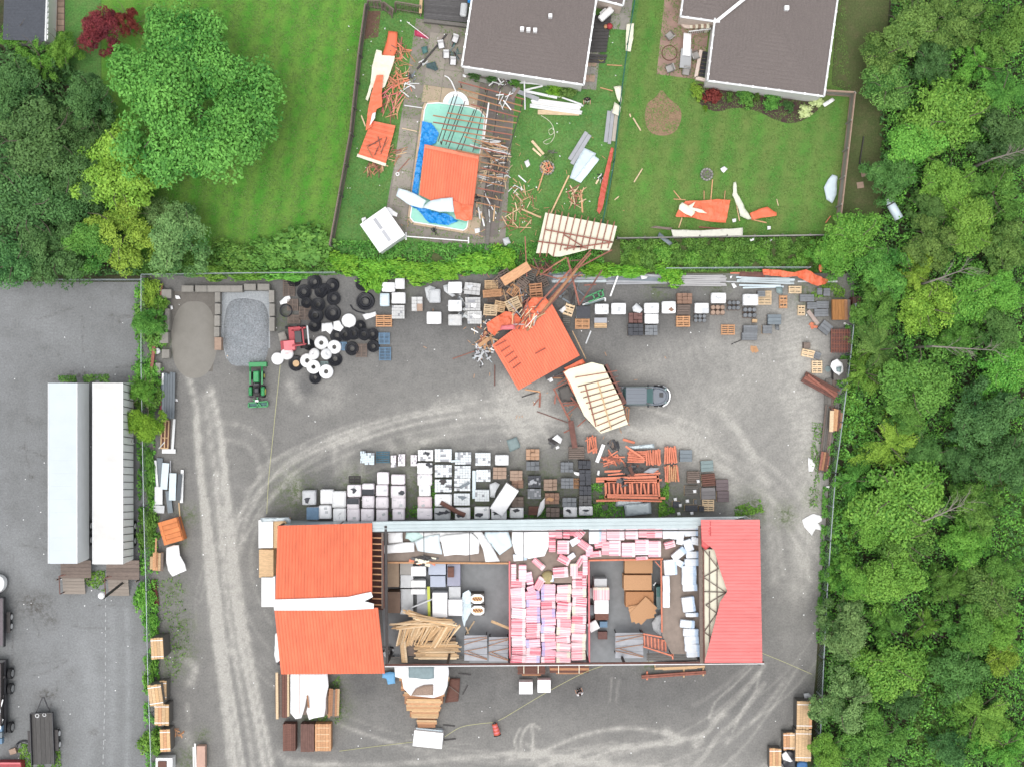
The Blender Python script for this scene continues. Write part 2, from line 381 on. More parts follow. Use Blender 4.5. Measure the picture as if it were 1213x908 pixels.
TRACKS+=[ # (points, width px, strength): dry dust left by wheels
([(222,440),(232,480),(237,540),(246,640),(256,740),(270,840),(284,960)],4,.8),([(232,500),(236,560),(252,660),(264,760),(280,860),(294,960)],3,.75),
([(250,460),(262,520),(268,600),(276,680),(286,760),(302,840),(322,960)],4,.85),([(262,520),(272,600),(282,680),(294,760),(312,850),(334,960)],3,.7),
([(236,540),(240,600),(246,690),(258,790),(268,870),(276,960)],2.5,.6),([(256,560),(262,640),(270,720),(282,800),(296,880),(306,960)],2.5,.6),([(244,470),(250,520),(258,580)],6,.5),([(252,590),(270,690),(290,800),(310,900)],12,.22),([(244,640),(254,740),(268,830),(282,940)],7,.2),([(258,600),(274,700),(292,800),(314,910)],1.4,.5),([(262,600),(280,700),(300,800),(322,910)],1.4,.5),([(238,590),(250,700),(264,800),(280,910)],1.4,.45),([(246,590),(258,700),(272,800),(290,910)],1.3,.5),
([(284,650),(292,615),(306,585),(330,558),(370,535),(420,518)],3,.5),([(276,650),(284,612),(300,575),(326,545),(360,528)],2.5,.5),([(290,640),(310,600),(340,575)],2,.4),
([(262,500),(290,505),(312,520),(320,545)],3,.35),([(268,520),(292,527),(306,548),(308,580)],3,.3),
([(330,560),(400,520),(480,498),(560,482),(640,480)],9,.2),([(300,600),(340,548),(420,508),(520,484),(640,468),(760,470)],1.6,.3),([(306,612),(350,560),(430,520),(530,494),(640,480)],1.6,.3),([(480,540),(540,505),(600,490),(660,495)],8,.3),
([(600,470),(612,490),(622,520)],16,.65),([(600,455),(640,460),(640,500)],14,.4),([(760,520),(800,515),(840,540),(862,575),(874,600)],16,.6),([(690,505),(760,512),(800,520)],9,.45),([(800,500),(840,480),(900,440),(950,420)],34,.3),
([(850,480),(880,520),(900,570),(912,620),(918,690)],5,.4),([(868,500),(900,550),(918,610),(928,680)],3,.35),([(940,470),(952,520),(956,580),(955,640),(948,700)],15,.55),([(960,440),(966,520),(968,600)],8,.4),
([(930,370),(945,400),(952,430)],26,.5),([(760,435),(830,410),(880,408)],18,.3),
([(630,480),(650,520)],3,.4),([(588,495),(606,520)],1.5,.4),([(596,490),(612,515)],1.5,.4),
([(352,590),(344,565),(340,560)],5,.45),([(352,560),(354,590)],4,.55),([(396,530),(398,560)],4,.4),([(410,540),(412,568)],9,.5),([(395,520),(430,515)],8,.45),([(428,550),(430,570)],4,.4),([(460,525),(476,540)],5,.5),([(486,520),(500,525)],6,.4),([(484,560),(486,570)],5,.5),([(520,480),(560,470)],9,.35),
([(600,900),(640,890),(690,870),(735,862),(770,864),(800,872)],2.2,.75),([(640,908),(700,888),(770,880),(830,870),(852,848),(880,820),(905,788)],2.6,.75),([(660,915),(720,890),(760,884),(800,880)],2,.6),
([(790,930),(830,900),(850,872),(872,852),(890,830),(905,810)],2.6,.7),([(860,880),(876,866),(900,845),(930,805)],2.4,.55),([(606,892),(660,896),(720,905),(800,912)],4,.7),([(612,890),(610,876),(616,862)],1.6,.7),([(618,896),(618,872),(628,858),(640,862)],1.6,.7),([(632,900),(630,860)],1.8,.7),([(624,880),(640,890),(680,898)],2,.6),
([(790,866),(806,876)],5,.8),([(824,882),(830,874)],5,.8),([(846,852),(856,846)],5,.6),([(340,904),(440,906),(540,898),(606,892)],3,.55),([(330,890),(345,900),(400,905)],4,.4),([(640,930),(760,920),(900,930)],22,.4),
([(840,850),(848,830),(868,812),(890,790)],1.8,.5),([(868,866),(880,840),(895,818),(900,795)],1.8,.5),([(730,830),(733,805)],1.6,.3),([(722,830),(724,802)],1.6,.3),([(840,920),(880,885),(920,830),(945,790)],2,.4),([(900,915),(930,870),(950,830)],3,.45),
([(218,778),(230,790),(226,808)],5,.7),([(222,835),(224,850)],3,.5),([(220,870),(230,892)],6,.4),([(258,724),(262,760),(276,772)],4,.6),([(380,450),(400,470),(380,480)],12,.3),([(345,455),(352,470)],7,.5),
]
MOSS=[(350,585,26),(420,575,20),(500,585,40),(560,600,30),(640,590,40),(700,595,30),(790,600,26),(890,603,20),(395,815,14),(400,840,16),(370,850,16),(345,835,10),(206,700,14),(214,740,16),(204,790,14),(215,770,16),(222,610,12),(212,640,10),(196,410,12),(970,540,12),(966,590,14),(930,610,14),(985,345,20),(780,345,14),(850,335,14),(960,350,20),(336,380,10),(470,335,18),(975,800,12),(225,900,16),(240,870,8),(770,785,10)]
def yard_dust(X,Y):
 d=np.full_like(X,.2)
 d+=.32*np.exp(-(((X-880)/110)**2+((Y-500)/130)**2))+.2*np.exp(-(((X-560)/160)**2+((Y-500)/50)**2))+.25*np.exp(-(((X-940)/40)**2+((Y-650)/140)**2))+.2*np.exp(-(((X-720)/220)**2+((Y-900)/45)**2))+.15*np.exp(-(((X-270)/30)**2+((Y-700)/250)**2))
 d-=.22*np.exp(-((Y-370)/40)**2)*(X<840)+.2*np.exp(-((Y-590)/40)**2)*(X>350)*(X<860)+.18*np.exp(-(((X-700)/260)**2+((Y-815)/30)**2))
 for pts,w,s in TRACKS:
  pp=spline(pts);D=np.full_like(X,1e9);x0=min(p[0]for p in pp)-3*w;x1=max(p[0]for p in pp)+3*w;y0=min(p[1]for p in pp)-3*w;y1=max(p[1]for p in pp)+3*w
  k=(X>x0)&(X<x1)&(Y>y0)&(Y<y1);xs,ys=X[k],Y[k];dd=np.full(xs.shape,1e9)
  for a,b in zip(pp,pp[1:]):dd=np.minimum(dd,seg_d(xs,ys,a,b))
  d[k]+=s*np.exp(-(dd/(w*1.05))**2)*1.08*(.75+.25*np.cos(dd*2.3+w*3))
 ms=np.zeros_like(X)
 for x,y,r in MOSS:ms=np.maximum(ms,np.exp(-((X-x)**2+(Y-y)**2)/r**2))
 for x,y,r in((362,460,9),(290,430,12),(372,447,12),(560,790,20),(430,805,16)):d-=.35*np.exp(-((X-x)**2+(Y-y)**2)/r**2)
 return d,ms
def ip(tab):
 xs=[t[0]for t in tab];ys=[t[1]for t in tab];return lambda y:float(np.interp(y,xs,ys))
yl=ip([(320,168),(700,172),(960,182)]);yr=ip([(320,1012),(380,1011),(540,984),(700,972),(800,966),(960,950)])
grid_ground('gravel_yard',yl,yr,324,990,2.6,YARD,.008,yard_dust)
def lot_dust(X,Y):
 d=.25*np.exp(-(((X-110)/50)**2+((Y-800)/110)**2));d+=.12
 for pts,w,s in(([(150,720),(152,800),(150,960)],4,.4),([(132,720),(134,820),(130,960)],6,.3),([(100,760),(110,840),(90,960)],10,.3),([(20,640),(40,680)],16,.3),([(10,350),(100,420),(140,430)],20,.2)):
  pp=spline(pts);dd=np.full_like(X,1e9)
  for a,b in zip(pp,pp[1:]):dd=np.minimum(dd,seg_d(X,Y,a,b))
  d+=s*np.exp(-(dd/w)**2)
 ms=.9*np.exp(-(((X-40)/22)**2+((Y-715)/14)**2))+.6*np.exp(-(((X-60)/10)**2+((Y-735)/10)**2))+.7*np.exp(-(((X-95)/40)**2+((Y-446)/8)**2))+.9*np.exp(-(((X-55)/14)**2+((Y-822)/7)**2))
 r=random.Random(3)
 for _ in range(26): # cracks and sealed seams
  x,y=r.uniform(-20,165),r.uniform(340,900);a=r.choice((0,0,1.5))+r.uniform(-.15,.15);pp=[(x,y)]
  for k in range(5):a+=r.uniform(-.25,.25);x+=9*math.cos(a);y+=9*math.sin(a);pp.append((x,y))
  dd=np.full_like(X,1e9)
  for p,q in zip(pp,pp[1:]):dd=np.minimum(dd,seg_d(X,Y,p,q))
  ms=np.maximum(ms,r.uniform(.3,.7)*np.exp(-(dd/1.1)**2))
 for _ in range(14):x,y,q=r.uniform(0,160),r.uniform(350,900),r.uniform(2,6);ms=np.maximum(ms,r.uniform(.3,.8)*np.exp(-((X-x)**2+(Y-y)**2)/q**2))
 return d,ms
grid_ground('asphalt_lot',lambda y:-140.,ip([(330,167.5),(700,171.5),(990,181)]),334,990,1.8,LOT,.008,lot_dust)
flat('lawn',[(120,-120),(436,-120),(430,40),(412,190),(393,300),(250,300),(120,300)],.006,LAWN1)
flat('lawn',[(436,-120),(757,-120),(757,0),(728,190),(714,282),(600,300),(393,300),(412,190),(430,40)],.007,LAWN2)
flat('lawn',[(757.5,-120),(1000,-120),(985,100),(1008,110),(990,278),(714.5,282),(728.5,190)],.006,LAWN3)
flat('lawn',[(58,-120),(119.5,-120),(119.5,120),(58,90)],.005,LAWN2)
flat('grass_verge',[(1001,-120),(1060,-120),(1050,60),(1045,250),(991,280),(1009,110),(986,100)],.007,VERGE)
flat('weedy_strip',[(393,300.5),(600,300.5),(714,282.5),(990,278.5),(1000,325),(393,325)],.005,VERGE)
# painted line worn thin on the asphalt lot
pl=MB()
for i in range(34):
 y=708+i*8.4;x=125-max(0,y-800)*.03
 a,b=P(x,y,.012),P(x,y+random.uniform(2.5,5.5),.012);pl.add([(a.x-.035,a.y,.012),(a.x+.035,a.y,.012),(b.x+.035,b.y,.012),(b.x-.035,b.y,.012)],[(3,2,1,0)])
struct('painted_line',pl,mat('worn_line',C(176,178,178),.8,.15,6))
# sand heap and gravel heap in their concrete bays
def heap(name,cx,cy,rx,ry,h,m,rot=0,flatp=2.0):
 mb=MB();n,k=40,12;vs=[P(cx,cy,h)];fs=[]
 for j in range(1,k+1):
  for i in range(n):
   a=2*PI*i/n;t=j/k;w=(abs(math.cos(a))**flatp+abs(math.sin(a))**flatp)**(-1/flatp)*(1+.04*mnoise.noise(Vector((math.cos(a)*1.5+cx,math.sin(a)*1.5,0))))
   p=P(cx+rx*t*w*math.cos(a),cy+ry*t*w*math.sin(a),0);p.z=.01+h*(1-t**flatp)*(1+.08*mnoise.noise(Vector((p.x*1.3,p.y*1.3,2))));vs.append(p)
 for i in range(n):fs.append((0,1+(i+1)%n,1+i))
 for j in range(k-1):
  for i in range(n):fs.append((1+j*n+i,1+j*n+(i+1)%n,1+(j+1)*n+(i+1)%n,1+(j+1)*n+i))
 mb.add(vs,fs);return mb.build(name,m,smooth=True)
SANDM=ground_mat('sand_grain',C(143,139,131),C(148,144,136),C(136,132,124),.3,1,8,speck=.06,bump=.15)
SANDD=ground_mat('damp_sand',C(116,112,106),C(124,119,112),C(108,104,98),.3,1,7,speck=.15)
GRAVM=ground_mat('stone_chips',C(146,151,155),C(136,142,147),C(160,164,168),.5,2,7,speck=.4,bump=.9)
GRAVL=ground_mat('pale_stone_chips',C(166,171,174),C(158,164,168),C(174,178,181),.5,2,7,speck=.2,bump=.6)
flat('sand_bay_floor',[(203,345),(254,345),(256,400),(252,440),(222,440),(202,400)],.016,SANDD)
tag(heap('sand_heap',230,402,27,45,.45,SANDM,flatp=2.4),kind='stuff')
flat('gravel_bay_floor',[(263,345),(319,345),(320,412),(268,425),(262,400)],.016,GRAVL)
tag(heap('gravel_heap',292,394,26.5,40,.5,GRAVM,flatp=3.6),kind='stuff')
# ---------------------------------------------------------------- foliage
def leafmesh(name,cen,nrm,size,tint,aspect=.55):
 """many small pointed leaves (two triangles each) as one mesh"""
 n=len(cen);rs=np.random.RandomState(n)
 nrm=nrm/(np.linalg.norm(nrm,axis=1,keepdims=True)+1e-9);r=rs.randn(n,3);a=np.cross(nrm,r);a/=np.linalg.norm(a,axis=1,keepdims=True)+1e-9;b=np.cross(nrm,a)
 sz=np.asarray(size).reshape(-1,1)*(.7+.6*rs.rand(n,1));A=a*sz*.5;B=b*sz*.5*aspect;dr=nrm*sz*.12
 v=np.stack([cen+A-dr,cen+B+dr*.5,cen-A-dr,cen-B+dr*.5],1).reshape(-1,3)
 q=np.arange(4*n).reshape(n,4);me=bpy.data.meshes.new(name)
 me.vertices.add(4*n);me.vertices.foreach_set('co',v.ravel());me.loops.add(4*n);me.loops.foreach_set('vertex_index',q.ravel());me.polygons.add(n);me.polygons.foreach_set('loop_start',np.arange(n)*4);me.polygons.foreach_set('loop_total',np.full(n,4));me.update()
 at=me.attributes.new('tint','FLOAT','POINT');at.data.foreach_set('value',np.repeat(np.clip(tint,0,1),4).astype(np.float32));return me
def crown_mesh(name,seed,R,Hc,lobes,per,leaf,rc,z0,flatn=.6,gap=.0,elong=0,aspect=.55):
 rs=np.random.RandomState(seed);C_,N_,T_=[],[],[]
 big=[(rs.uniform(0,2*PI),rs.uniform(.35,.62),rs.uniform(.32,.5))for _ in range(7)] # main boughs: uneven outline
 k=0
 while k<lobes:
  if rs.rand()<.8:
   a,rr,br=big[rs.randint(7)];t=rs.uniform(0,2*PI);q=br*math.sqrt(rs.rand());x=rr*math.cos(a)+q*math.cos(t);y=rr*math.sin(a)+q*math.sin(t)
  else:
   t=rs.uniform(0,2*PI);q=.6*math.sqrt(rs.rand());x,y=q*math.cos(t),q*math.sin(t)
  rad=math.hypot(x,y)
  if rad>1.05:continue
  bump=mnoise.noise(Vector((x*2.4,y*2.4,seed*3.3)))
  if bump<-.3+gap:continue
  h=z0+Hc*(math.sqrt(max(0,1.1-rad*rad))*(.7+.65*bump))-rs.rand()**2*Hc*.3
  c=np.array([x*R,y*R,h]);r_=rc*rs.uniform(.6,1.25);d=rs.randn(per,3);d[:,2]=np.abs(d[:,2])*.75-.12;d/=np.linalg.norm(d,axis=1,keepdims=True)
  p=c+d*r_*(.45+.6*rs.rand(per,1))*np.array([1,1,.7])
  if elong:
   out=np.array([x,y,0]);out=out/(np.linalg.norm(out)+.1);s=rs.randn(per,1)*elong*r_;p=c+out*s+d*r_*.4;p[:,2]-=np.abs(s[:,0])*.35
  C_.append(p);N_.append(d*flatn+np.array([0,0,.55])+rs.randn(per,3)*.35);tt=np.clip(.5+.55*bump+rs.randn()*.2,0,1);T_.append(tt+rs.randn(per)*.16);k+=1  # tint follows the bump: shade of the hollows painted in, plus random tone
 return leafmesh(name,np.concatenate(C_),np.concatenate(N_),leaf,np.concatenate(T_),aspect)
L_DARK=leafmat('leaf_dark',G(56,94,52),G(100,140,82));L_MID=leafmat('leaf_mid',G(66,114,50),G(118,164,78));L_BRT=leafmat('leaf_bright',G(72,126,50),G(136,184,84))
L_YEL=leafmat('leaf_yellow',G(106,142,56),G(156,186,80));L_GRY=leafmat('leaf_grey',G(72,106,58),G(136,166,104));L_OLV=leafmat('leaf_olive',G(64,104,50),G(128,162,86))
L_MAP=leafmat('leaf_maple',G(54,106,44),G(124,176,86));L_RED=leafmat('leaf_red',G(92,36,44),G(136,62,62));L_VIN=leafmat('leaf_vine',G(84,138,46),G(138,182,68));L_BLU=leafmat('leaf_bluish',G(70,114,58),G(110,152,84));L_GRASS=leafmat('leaf_grass',G(86,122,60),G(116,148,82))
CM=[crown_mesh('crown',11,4,3.2,110,112,0.27,.85,2.2),crown_mesh('crown',12,4,3.6,140,94,0.24,.7,2.4,gap=.06),crown_mesh('crown',13,4,2.8,80,151,0.30,1.05,2.0),crown_mesh('crown',14,4,3.4,130,103,0.26,.75,2.2,.8,gap=.1),
crown_mesh('crown',15,4,3.0,120,99,0.24,.7,2.2,elong=.9,aspect=.3),crown_mesh('crown',16,4,3.0,100,108,0.29,.9,2.0,.5),crown_mesh('crown',17,4,3.2,130,99,0.22,.65,2.3,gap=.12),crown_mesh('crown',18,4,2.8,110,108,0.26,.8,2.1,elong=.55,aspect=.4)]
CMS=4.1 # mesh crown radius in metres
def trunk_mesh(seed,h=5.0,r=.24):
 rs=random.Random(seed);mb=MB();pts=[Vector((0,0,0)),Vector((.1,.05,h*.35)),Vector((0,.15,h*.7))]
 mb.cyl(pts[0],pts[1],r,8,r*.75);mb.cyl(pts[1],pts[2],r*.75,8,r*.5)
 for i in range(6):
  a=i*1.05+rs.random();s=pts[1].lerp(pts[2],rs.random());e=s+Vector((math.cos(a)*2.2,math.sin(a)*2.2,1.4+rs.random()));mb.cyl(s,e,r*.4,6,r*.12)
  f=e+Vector((math.cos(a+.5)*.8,math.sin(a+.5)*.8,.5));mb.cyl(e,f,r*.12,5,.02)
 return mb.mesh('trunk')
TM=[trunk_mesh(3),trunk_mesh(4)]
def obj_of(me,name,m,parent):
 o=bpy.data.objects.new(name,me);COL.objects.link(o)
 if not me.materials:me.materials.append(m)
 o.material_slots[0].link='OBJECT';o.material_slots[0].material=m;o.parent=parent;return o
TN=[0]
def tree(px,py,r,m,label,v=None,hs_=1.0,name='deciduous_tree',cat='tree',group=None):
 TN[0]+=1;v=TN[0]%len(CM)if v is None else v;zc=4.2*hs_;rm=M(r,zc);s=rm/CMS
 t=thing(name,label,cat,tuple(P(px,py,zc).xy)+(0,),random.uniform(0,360),group)
 c=obj_of(CM[v],'crown',m,t);sz=max(.55,min(1.7,s**.5*hs_));c.scale=(s,s*random.uniform(.9,1.08),sz)
 k=obj_of(TM[TN[0]%2],'trunk',BARK,t);k.scale=(max(.6,s),max(.6,s),sz);return t
def bushmesh(seed,R,h,lobes,per,leaf):
 return crown_mesh('bush',seed,R,h,lobes,per,leaf,.34*R/1.2,.05,.6)
BM=[bushmesh(21,1.2,.9,60,26,.2),bushmesh(22,1.2,.8,70,24,.17),bushmesh(23,1.2,1.0,50,30,.22)]
def bush(px,py,rx,ry,m,label,cat='bush',name='bush',h=1.0,v=None,rot=0,group=None):
 TN[0]+=1;t=thing(name,label,cat,tuple(P(px,py,.6*h).xy)+(0,),rot,group);v=TN[0]%3 if v is None else v
 c=obj_of(BM[v],'foliage',m,t);c.scale=(M(rx)/1.02,M(ry)/1.02,h)
 st=MB()
 for i in range(5):a=i*1.26;st.cyl((0,0,0),(math.cos(a)*M(rx)*.45,math.sin(a)*M(ry)*.45,.5*h),.03,5,.01)
 st.build('stem',BARK,t);return t
def scatter(name,poly,n,leaf,zmax,m,rs_seed,lump=.8,dens=None,aspect=.5,upn=.5):
 """ground cover nobody could count: leaves in low clumps over an area"""
 rs=np.random.RandomState(rs_seed);xs=[p[0]for p in poly];ys=[p[1]for p in poly];out=[]
 while len(out)<n:
  x,y=rs.uniform(min(xs),max(xs)),rs.uniform(min(ys),max(ys))
  nv=mnoise.noise(Vector((x*.09,y*.09,rs_seed)))
  if inside(x,y,poly)and nv>(dens if dens is not None else-.25)+rs.rand()*.25:out.append((x,y,nv))
 a=np.array(out);z=zmax*rs.rand(n)*np.clip(.6+a[:,2],.2,1.2)+.03;co=np.stack([(a[:,0]-606.5)/S,(454-a[:,1])/S,z],-1)
 N=rs.randn(n,3)*.6;N[:,2]+=upn+.6;me=leafmesh(name,co,N,leaf,.5+a[:,2]*.8+rs.randn(n)*.18,aspect)
 o=link(name,me,m);o['kind']='stuff';return o
FOR=[(1062,-40),(1240,-40),(1240,960),(955,960),(972,820),(976,720),(990,560),(1014,380),(1000,320),(1045,250),(1040,120)]
scatter('forest_undergrowth',FOR,30000,.34,1.2,L_DARK,5,dens=-.4)
scatter('forest_undergrowth',FOR,36000,.25,2.6,L_MID,6,dens=-.12)
scatter('forest_undergrowth',FOR,44000,.22,2.6,L_BRT,7,dens=-.2)
scatter('wood_undergrowth',[(-10,56),(60,60),(130,110),(150,200),(170,326),(-10,330)],14000,.34,3.0,L_DARK,16,dens=-.5)
scatter('swale_reeds',[(1085,770),(1115,770),(1120,840),(1112,960),(1070,960),(1080,860)],6000,.8,.9,L_GRASS,8,dens=-.6,aspect=.1,upn=.1)
scatter('swale_reeds',[(1170,540),(1213,540),(1213,690),(1190,690)],3500,.6,.4,L_GRASS,9,dens=-.5,aspect=.12)
scatter('weed_cover',[(400,285),(600,290),(716,284),(714,325),(400,325)],9000,.24,.6,L_MID,10,dens=-.5)
scatter('weed_cover',[(735,284),(990,280),(980,322),(735,322)],15000,.22,.6,L_MID,11,dens=-.42)
scatter('weed_cover',[(150,300),(400,296),(400,326),(150,326)],9000,.24,.7,L_MID,12,dens=-.6)
scatter('fence_line_weeds',[(160,330),(178,330),(186,560),(190,908),(174,908),(164,560)],5000,.24,.7,L_BRT,13,dens=-.2)
scatter('fence_line_weeds',[(1000,385),(1014,385),(990,560),(980,760),(966,760),(975,560)],4000,.22,.6,L_MID,14,dens=-.1)
scatter('fence_line_weeds',[(1012,385),(1050,385),(1020,560),(1010,700),(975,700),(988,540)],10000,.22,1.0,L_BRT,15,dens=-.35)
for i,(pg,n,m)in enumerate((([(160,-10),(436,-10),(428,66),(412,190),(393,296),(250,296),(160,290)],26000,L_GRASS),([(436,-10),(757,-10),(728,190),(714,280),(600,298),(393,298),(412,190)],22000,L_GRASS),([(757,-10),(1000,-10),(1008,110),(990,276),(715,280),(729,190)],26000,L_GRASS))):scatter('grass_tufts',pg,n,.2,.05,m,60+i,dens=-.3,aspect=.22,upn=.9)
WEEDS=[([(495,590),(512,560),(520,600),(510,612),(480,612)],500,L_MID),([(698,572),(715,572),(735,588),(740,612),(700,612)],900,L_BRT),([(782,578),(792,565),(792,590),(800,606),(780,612)],700,L_BRT),([(600,604),(680,600),(700,612),(600,612)],500,L_MID),([(480,600),(600,604),(600,612),(440,612)],400,L_MID),([(870,600),(900,590),(905,606),(870,612)],450,L_BRT),([(385,815),(402,800),(405,850),(380,872),(368,850)],500,L_OLV),([(170,690),(215,680),(225,760),(205,812),(190,770)],450,L_OLV),([(962,500),(975,500),(968,600),(958,600)],350,L_OLV),([(975,336),(1000,336),(1000,352),(955,352)],450,L_BRT),([(100,675),(125,675),(125,700),(100,692)],380,L_BRT),([(20,880),(70,880),(75,912),(30,912)],900,L_BRT),([(70,445),(130,443),(130,452),(70,452)],500,L_OLV)]
for i,(pg,n,m)in enumerate(WEEDS):scatter('yard_weeds',pg,n,.2,.25,m,40+i,dens=-.35)
# big trees at the left, by name
CM.append(crown_mesh('crown',31,8,5.0,520,84,.27,.8,3.4,gap=.27));BIGV=len(CM)-1
def bigtree(px,py,r,m,label,sy=1.0):
 t=thing('maple_tree',label,'tree',tuple(P(px,py,6).xy)+(0,),20);c=obj_of(CM[BIGV],'crown',m,t);s=M(r,6)/7.2;c.scale=(s,s*sy,s)
 k=obj_of(TM[0],'trunk',BARK,t);k.scale=(1.8,1.8,1.5);return t
bigtree(238,138,118,L_MAP,'huge bright green maple overhanging the left lawn',1.08)
for a in((48,165,62,L_DARK,'dark green tree left of the huge bright maple',0),(20,105,44,L_DARK,'dark green tree just below the grey shed roof at left edge',1),(96,205,46,L_DARK,'dark tree between the huge maple and the dark left wood',3),(28,240,56,L_DARK,'dark green tree at left edge above the asphalt lot',2),(62,295,48,L_DARK,'dark tree overhanging the top edge of the asphalt lot',6),(10,310,40,L_DARK,'dark tree at the left corner over the asphalt lot',5),(104,290,40,L_MID,'mid green tree between dark wood and the yellow-green tree',1),(105,120,40,L_DARK,'dark tree below the purple-leaved tree',1),(80,150,36,L_DARK,'dark tree in the gap left of the huge maple',6),(112,168,30,L_DARK,'small dark tree pressed against the huge maple',3),(70,235,40,L_DARK,'dark tree in the middle of the left wood',5),(20,180,40,L_DARK,'dark tree at left edge in the middle of the left wood',7),
(140,205,62,L_YEL,'yellow-green tree below the huge maple, upper crown',3),(145,272,54,L_YEL,'yellow-green tree reaching down to the yard corner',6),(212,285,50,L_GRY,'grey-green tree with pale leaves right of the yellow-green tree',1),(188,258,32,L_GRY,'small grey-green tree tucked below the huge maple',3),(38,62,30,L_BRT,'bright green small tree against the grey shed roof',7),(66,52,22,L_BRT,'bright green sapling right of the grey shed roof',3),(4,30,20,L_BRT,'bright green tree at the top left corner beside the shed',2)):tree(*a)
tree(116,34,32,L_RED,'purple-leaved tree above the huge bright maple',1,.8,'purple_leaved_tree');tree(148,22,19,L_RED,'smaller purple-leaved tree at the edge of the left lawn',6,.7,'purple_leaved_tree')
FT=[(1080,28,42,L_OLV,'olive tree at the top beside the grass verge',0),(1135,22,40,L_OLV,'yellowish olive tree at the top of the wood',6),(1190,36,44,L_MID,'green tree in the top right corner',1),(1050,62,30,L_OLV,'rounded olive tree leaning over the verge by the brown roof',5),(1057,102,37,L_OLV,'rounded yellowish tree standing alone at the verge',5),(1168,70,30,L_BRT,'bright feathery tree near the top right',7),(1110,70,30,L_DARK,'dark low tree behind the rounded yellowish tree',3),(1130,140,52,L_BRT,'large bright green tree in the upper wood',2),(1088,170,42,L_BRT,'bright green tree beside the two stepping slabs',0),(1195,110,40,L_MID,'green tree at right edge below the corner tree',4),(1190,165,42,L_DARK,'dark tree at right edge of the upper wood',1),(1060,205,34,L_BLU,'bluish green tree above the fallen white tank',3),(1125,215,40,L_BRT,'bright tree below the large bright crown',0),(1185,225,40,L_MID,'mid green tree at the right edge, upper third',7),
(1016,284,42,L_BRT,'bright tree at the corner of the board fence',2),(992,298,30,L_BRT,'bright low tree over the orange sheet at the fence corner',3),(1104,246,26,L_BLU,'dull green tree right of the fallen white tank',1),(1108,284,38,L_OLV,'olive green tree right of the fence corner',6),(1150,265,44,L_BRT,'bright tree in the middle of the wood, right of the olive tree',0),(1195,290,38,L_OLV,'olive tree at right edge near the bare branches',3),(1050,320,40,L_MID,'green tree behind the yard corner',1),(1085,320,34,L_YEL,'yellowish tree above the pale yellow round tree',7),(1105,362,40,L_YEL,'pale yellow round tree right of the yard corner',5),(1152,350,38,L_BRT,'bright tree right of the pale yellow tree',2),(1195,345,34,L_BRT,'bright tree at right edge above the dark bluish crown',0),(1040,362,34,L_MID,'green bushy tree just outside the rusted fence corner',6),(1185,392,34,L_BLU,'dark bluish round tree near the right edge',1),(1140,400,26,L_MID,'green tree beside the bare dead tree',3),(1192,435,38,L_BRT,'vivid green tree with pale branch at right edge',2),(1040,415,36,L_OLV,'scrubby olive tree outside the right fence',4),(1030,440,30,L_BRT,'scrubby bright tree outside the fence by the lumber rack',7),
(1085,452,56,L_MID,'broad green tree in the middle of the wood',0),(1070,492,34,L_MID,'green tree tucked under the broad green tree',1),(1055,525,40,L_YEL,'yellow-green feathery tree outside the right fence',4),(1100,535,28,L_BLU,'bluish tree right of the feathery yellow-green tree',3),(1165,490,52,L_DARK,'broad dark tree at right, mid height',1),(1195,545,42,L_DARK,'dark tree at right edge above the grass clearing',3),(1150,545,30,L_DARK,'smaller dark tree left of the grass clearing',6),(1065,590,58,L_BRT,'biggest bright tree beside the white plastic scrap',2),(1035,625,34,L_BRT,'bright tree outside the fence below the biggest bright tree',0),(1075,640,42,L_MID,'green tree below the biggest bright tree',5),(1020,570,26,L_MID,'small green tree hugging the right fence',7),(1160,600,38,L_MID,'green tree beside the grass clearing',1),(1150,645,34,L_BRT,'bright tree below the grass clearing',3),(1195,680,28,L_MID,'green tree at right edge below the clearing',0),(1120,610,18,L_BLU,'small bluish tree by the fallen twigs',6),
(1010,690,32,L_BRT,'bright tree beside the lower right fence',1),(1060,690,44,L_BRT,'bright tree left of the bare soil patch',0),(1130,695,26,L_MID,'small green tree in the bare soil patch',3),(1180,705,36,L_OLV,'olive tree near right edge, lower third',2),(1000,745,42,L_GRY,'grey-green willow leaning over the yard',1),(1055,740,26,L_MID,'small green tree right of the upper willow',6),(1105,745,20,L_BRT,'slim bright tree above the reeds',7),(1150,745,38,L_MID,'green tree right of the slim bright tree',1),(1195,750,30,L_BRT,'bright tree at right edge right of the mid green tree',0),(1058,792,44,L_BRT,'bright tree left of the reeds',2),(1195,785,26,L_YEL,'lime yellow round tree at right edge',5),(1140,800,40,L_BLU,'bluish green tree right of the reeds',3),(1000,832,46,L_GRY,'grey-green willow above the cedar lumber stacks',6),(1165,845,46,L_BRT,'feathery bright tree in the lower right',4),(1195,890,36,L_BRT,'bright tree in the bottom right corner',7),(1040,880,42,L_MID,'green tree at the bottom left of the reeds',6),(985,895,28,L_BRT,'bright bush-like tree behind the cedar lumber stacks',0),(1130,890,28,L_DARK,'dark tree at the bottom beside the reeds',1),(1078,835,24,L_DARK,'dark small tree at the left edge of the reeds',3)]
for a in FT:tree(*a)
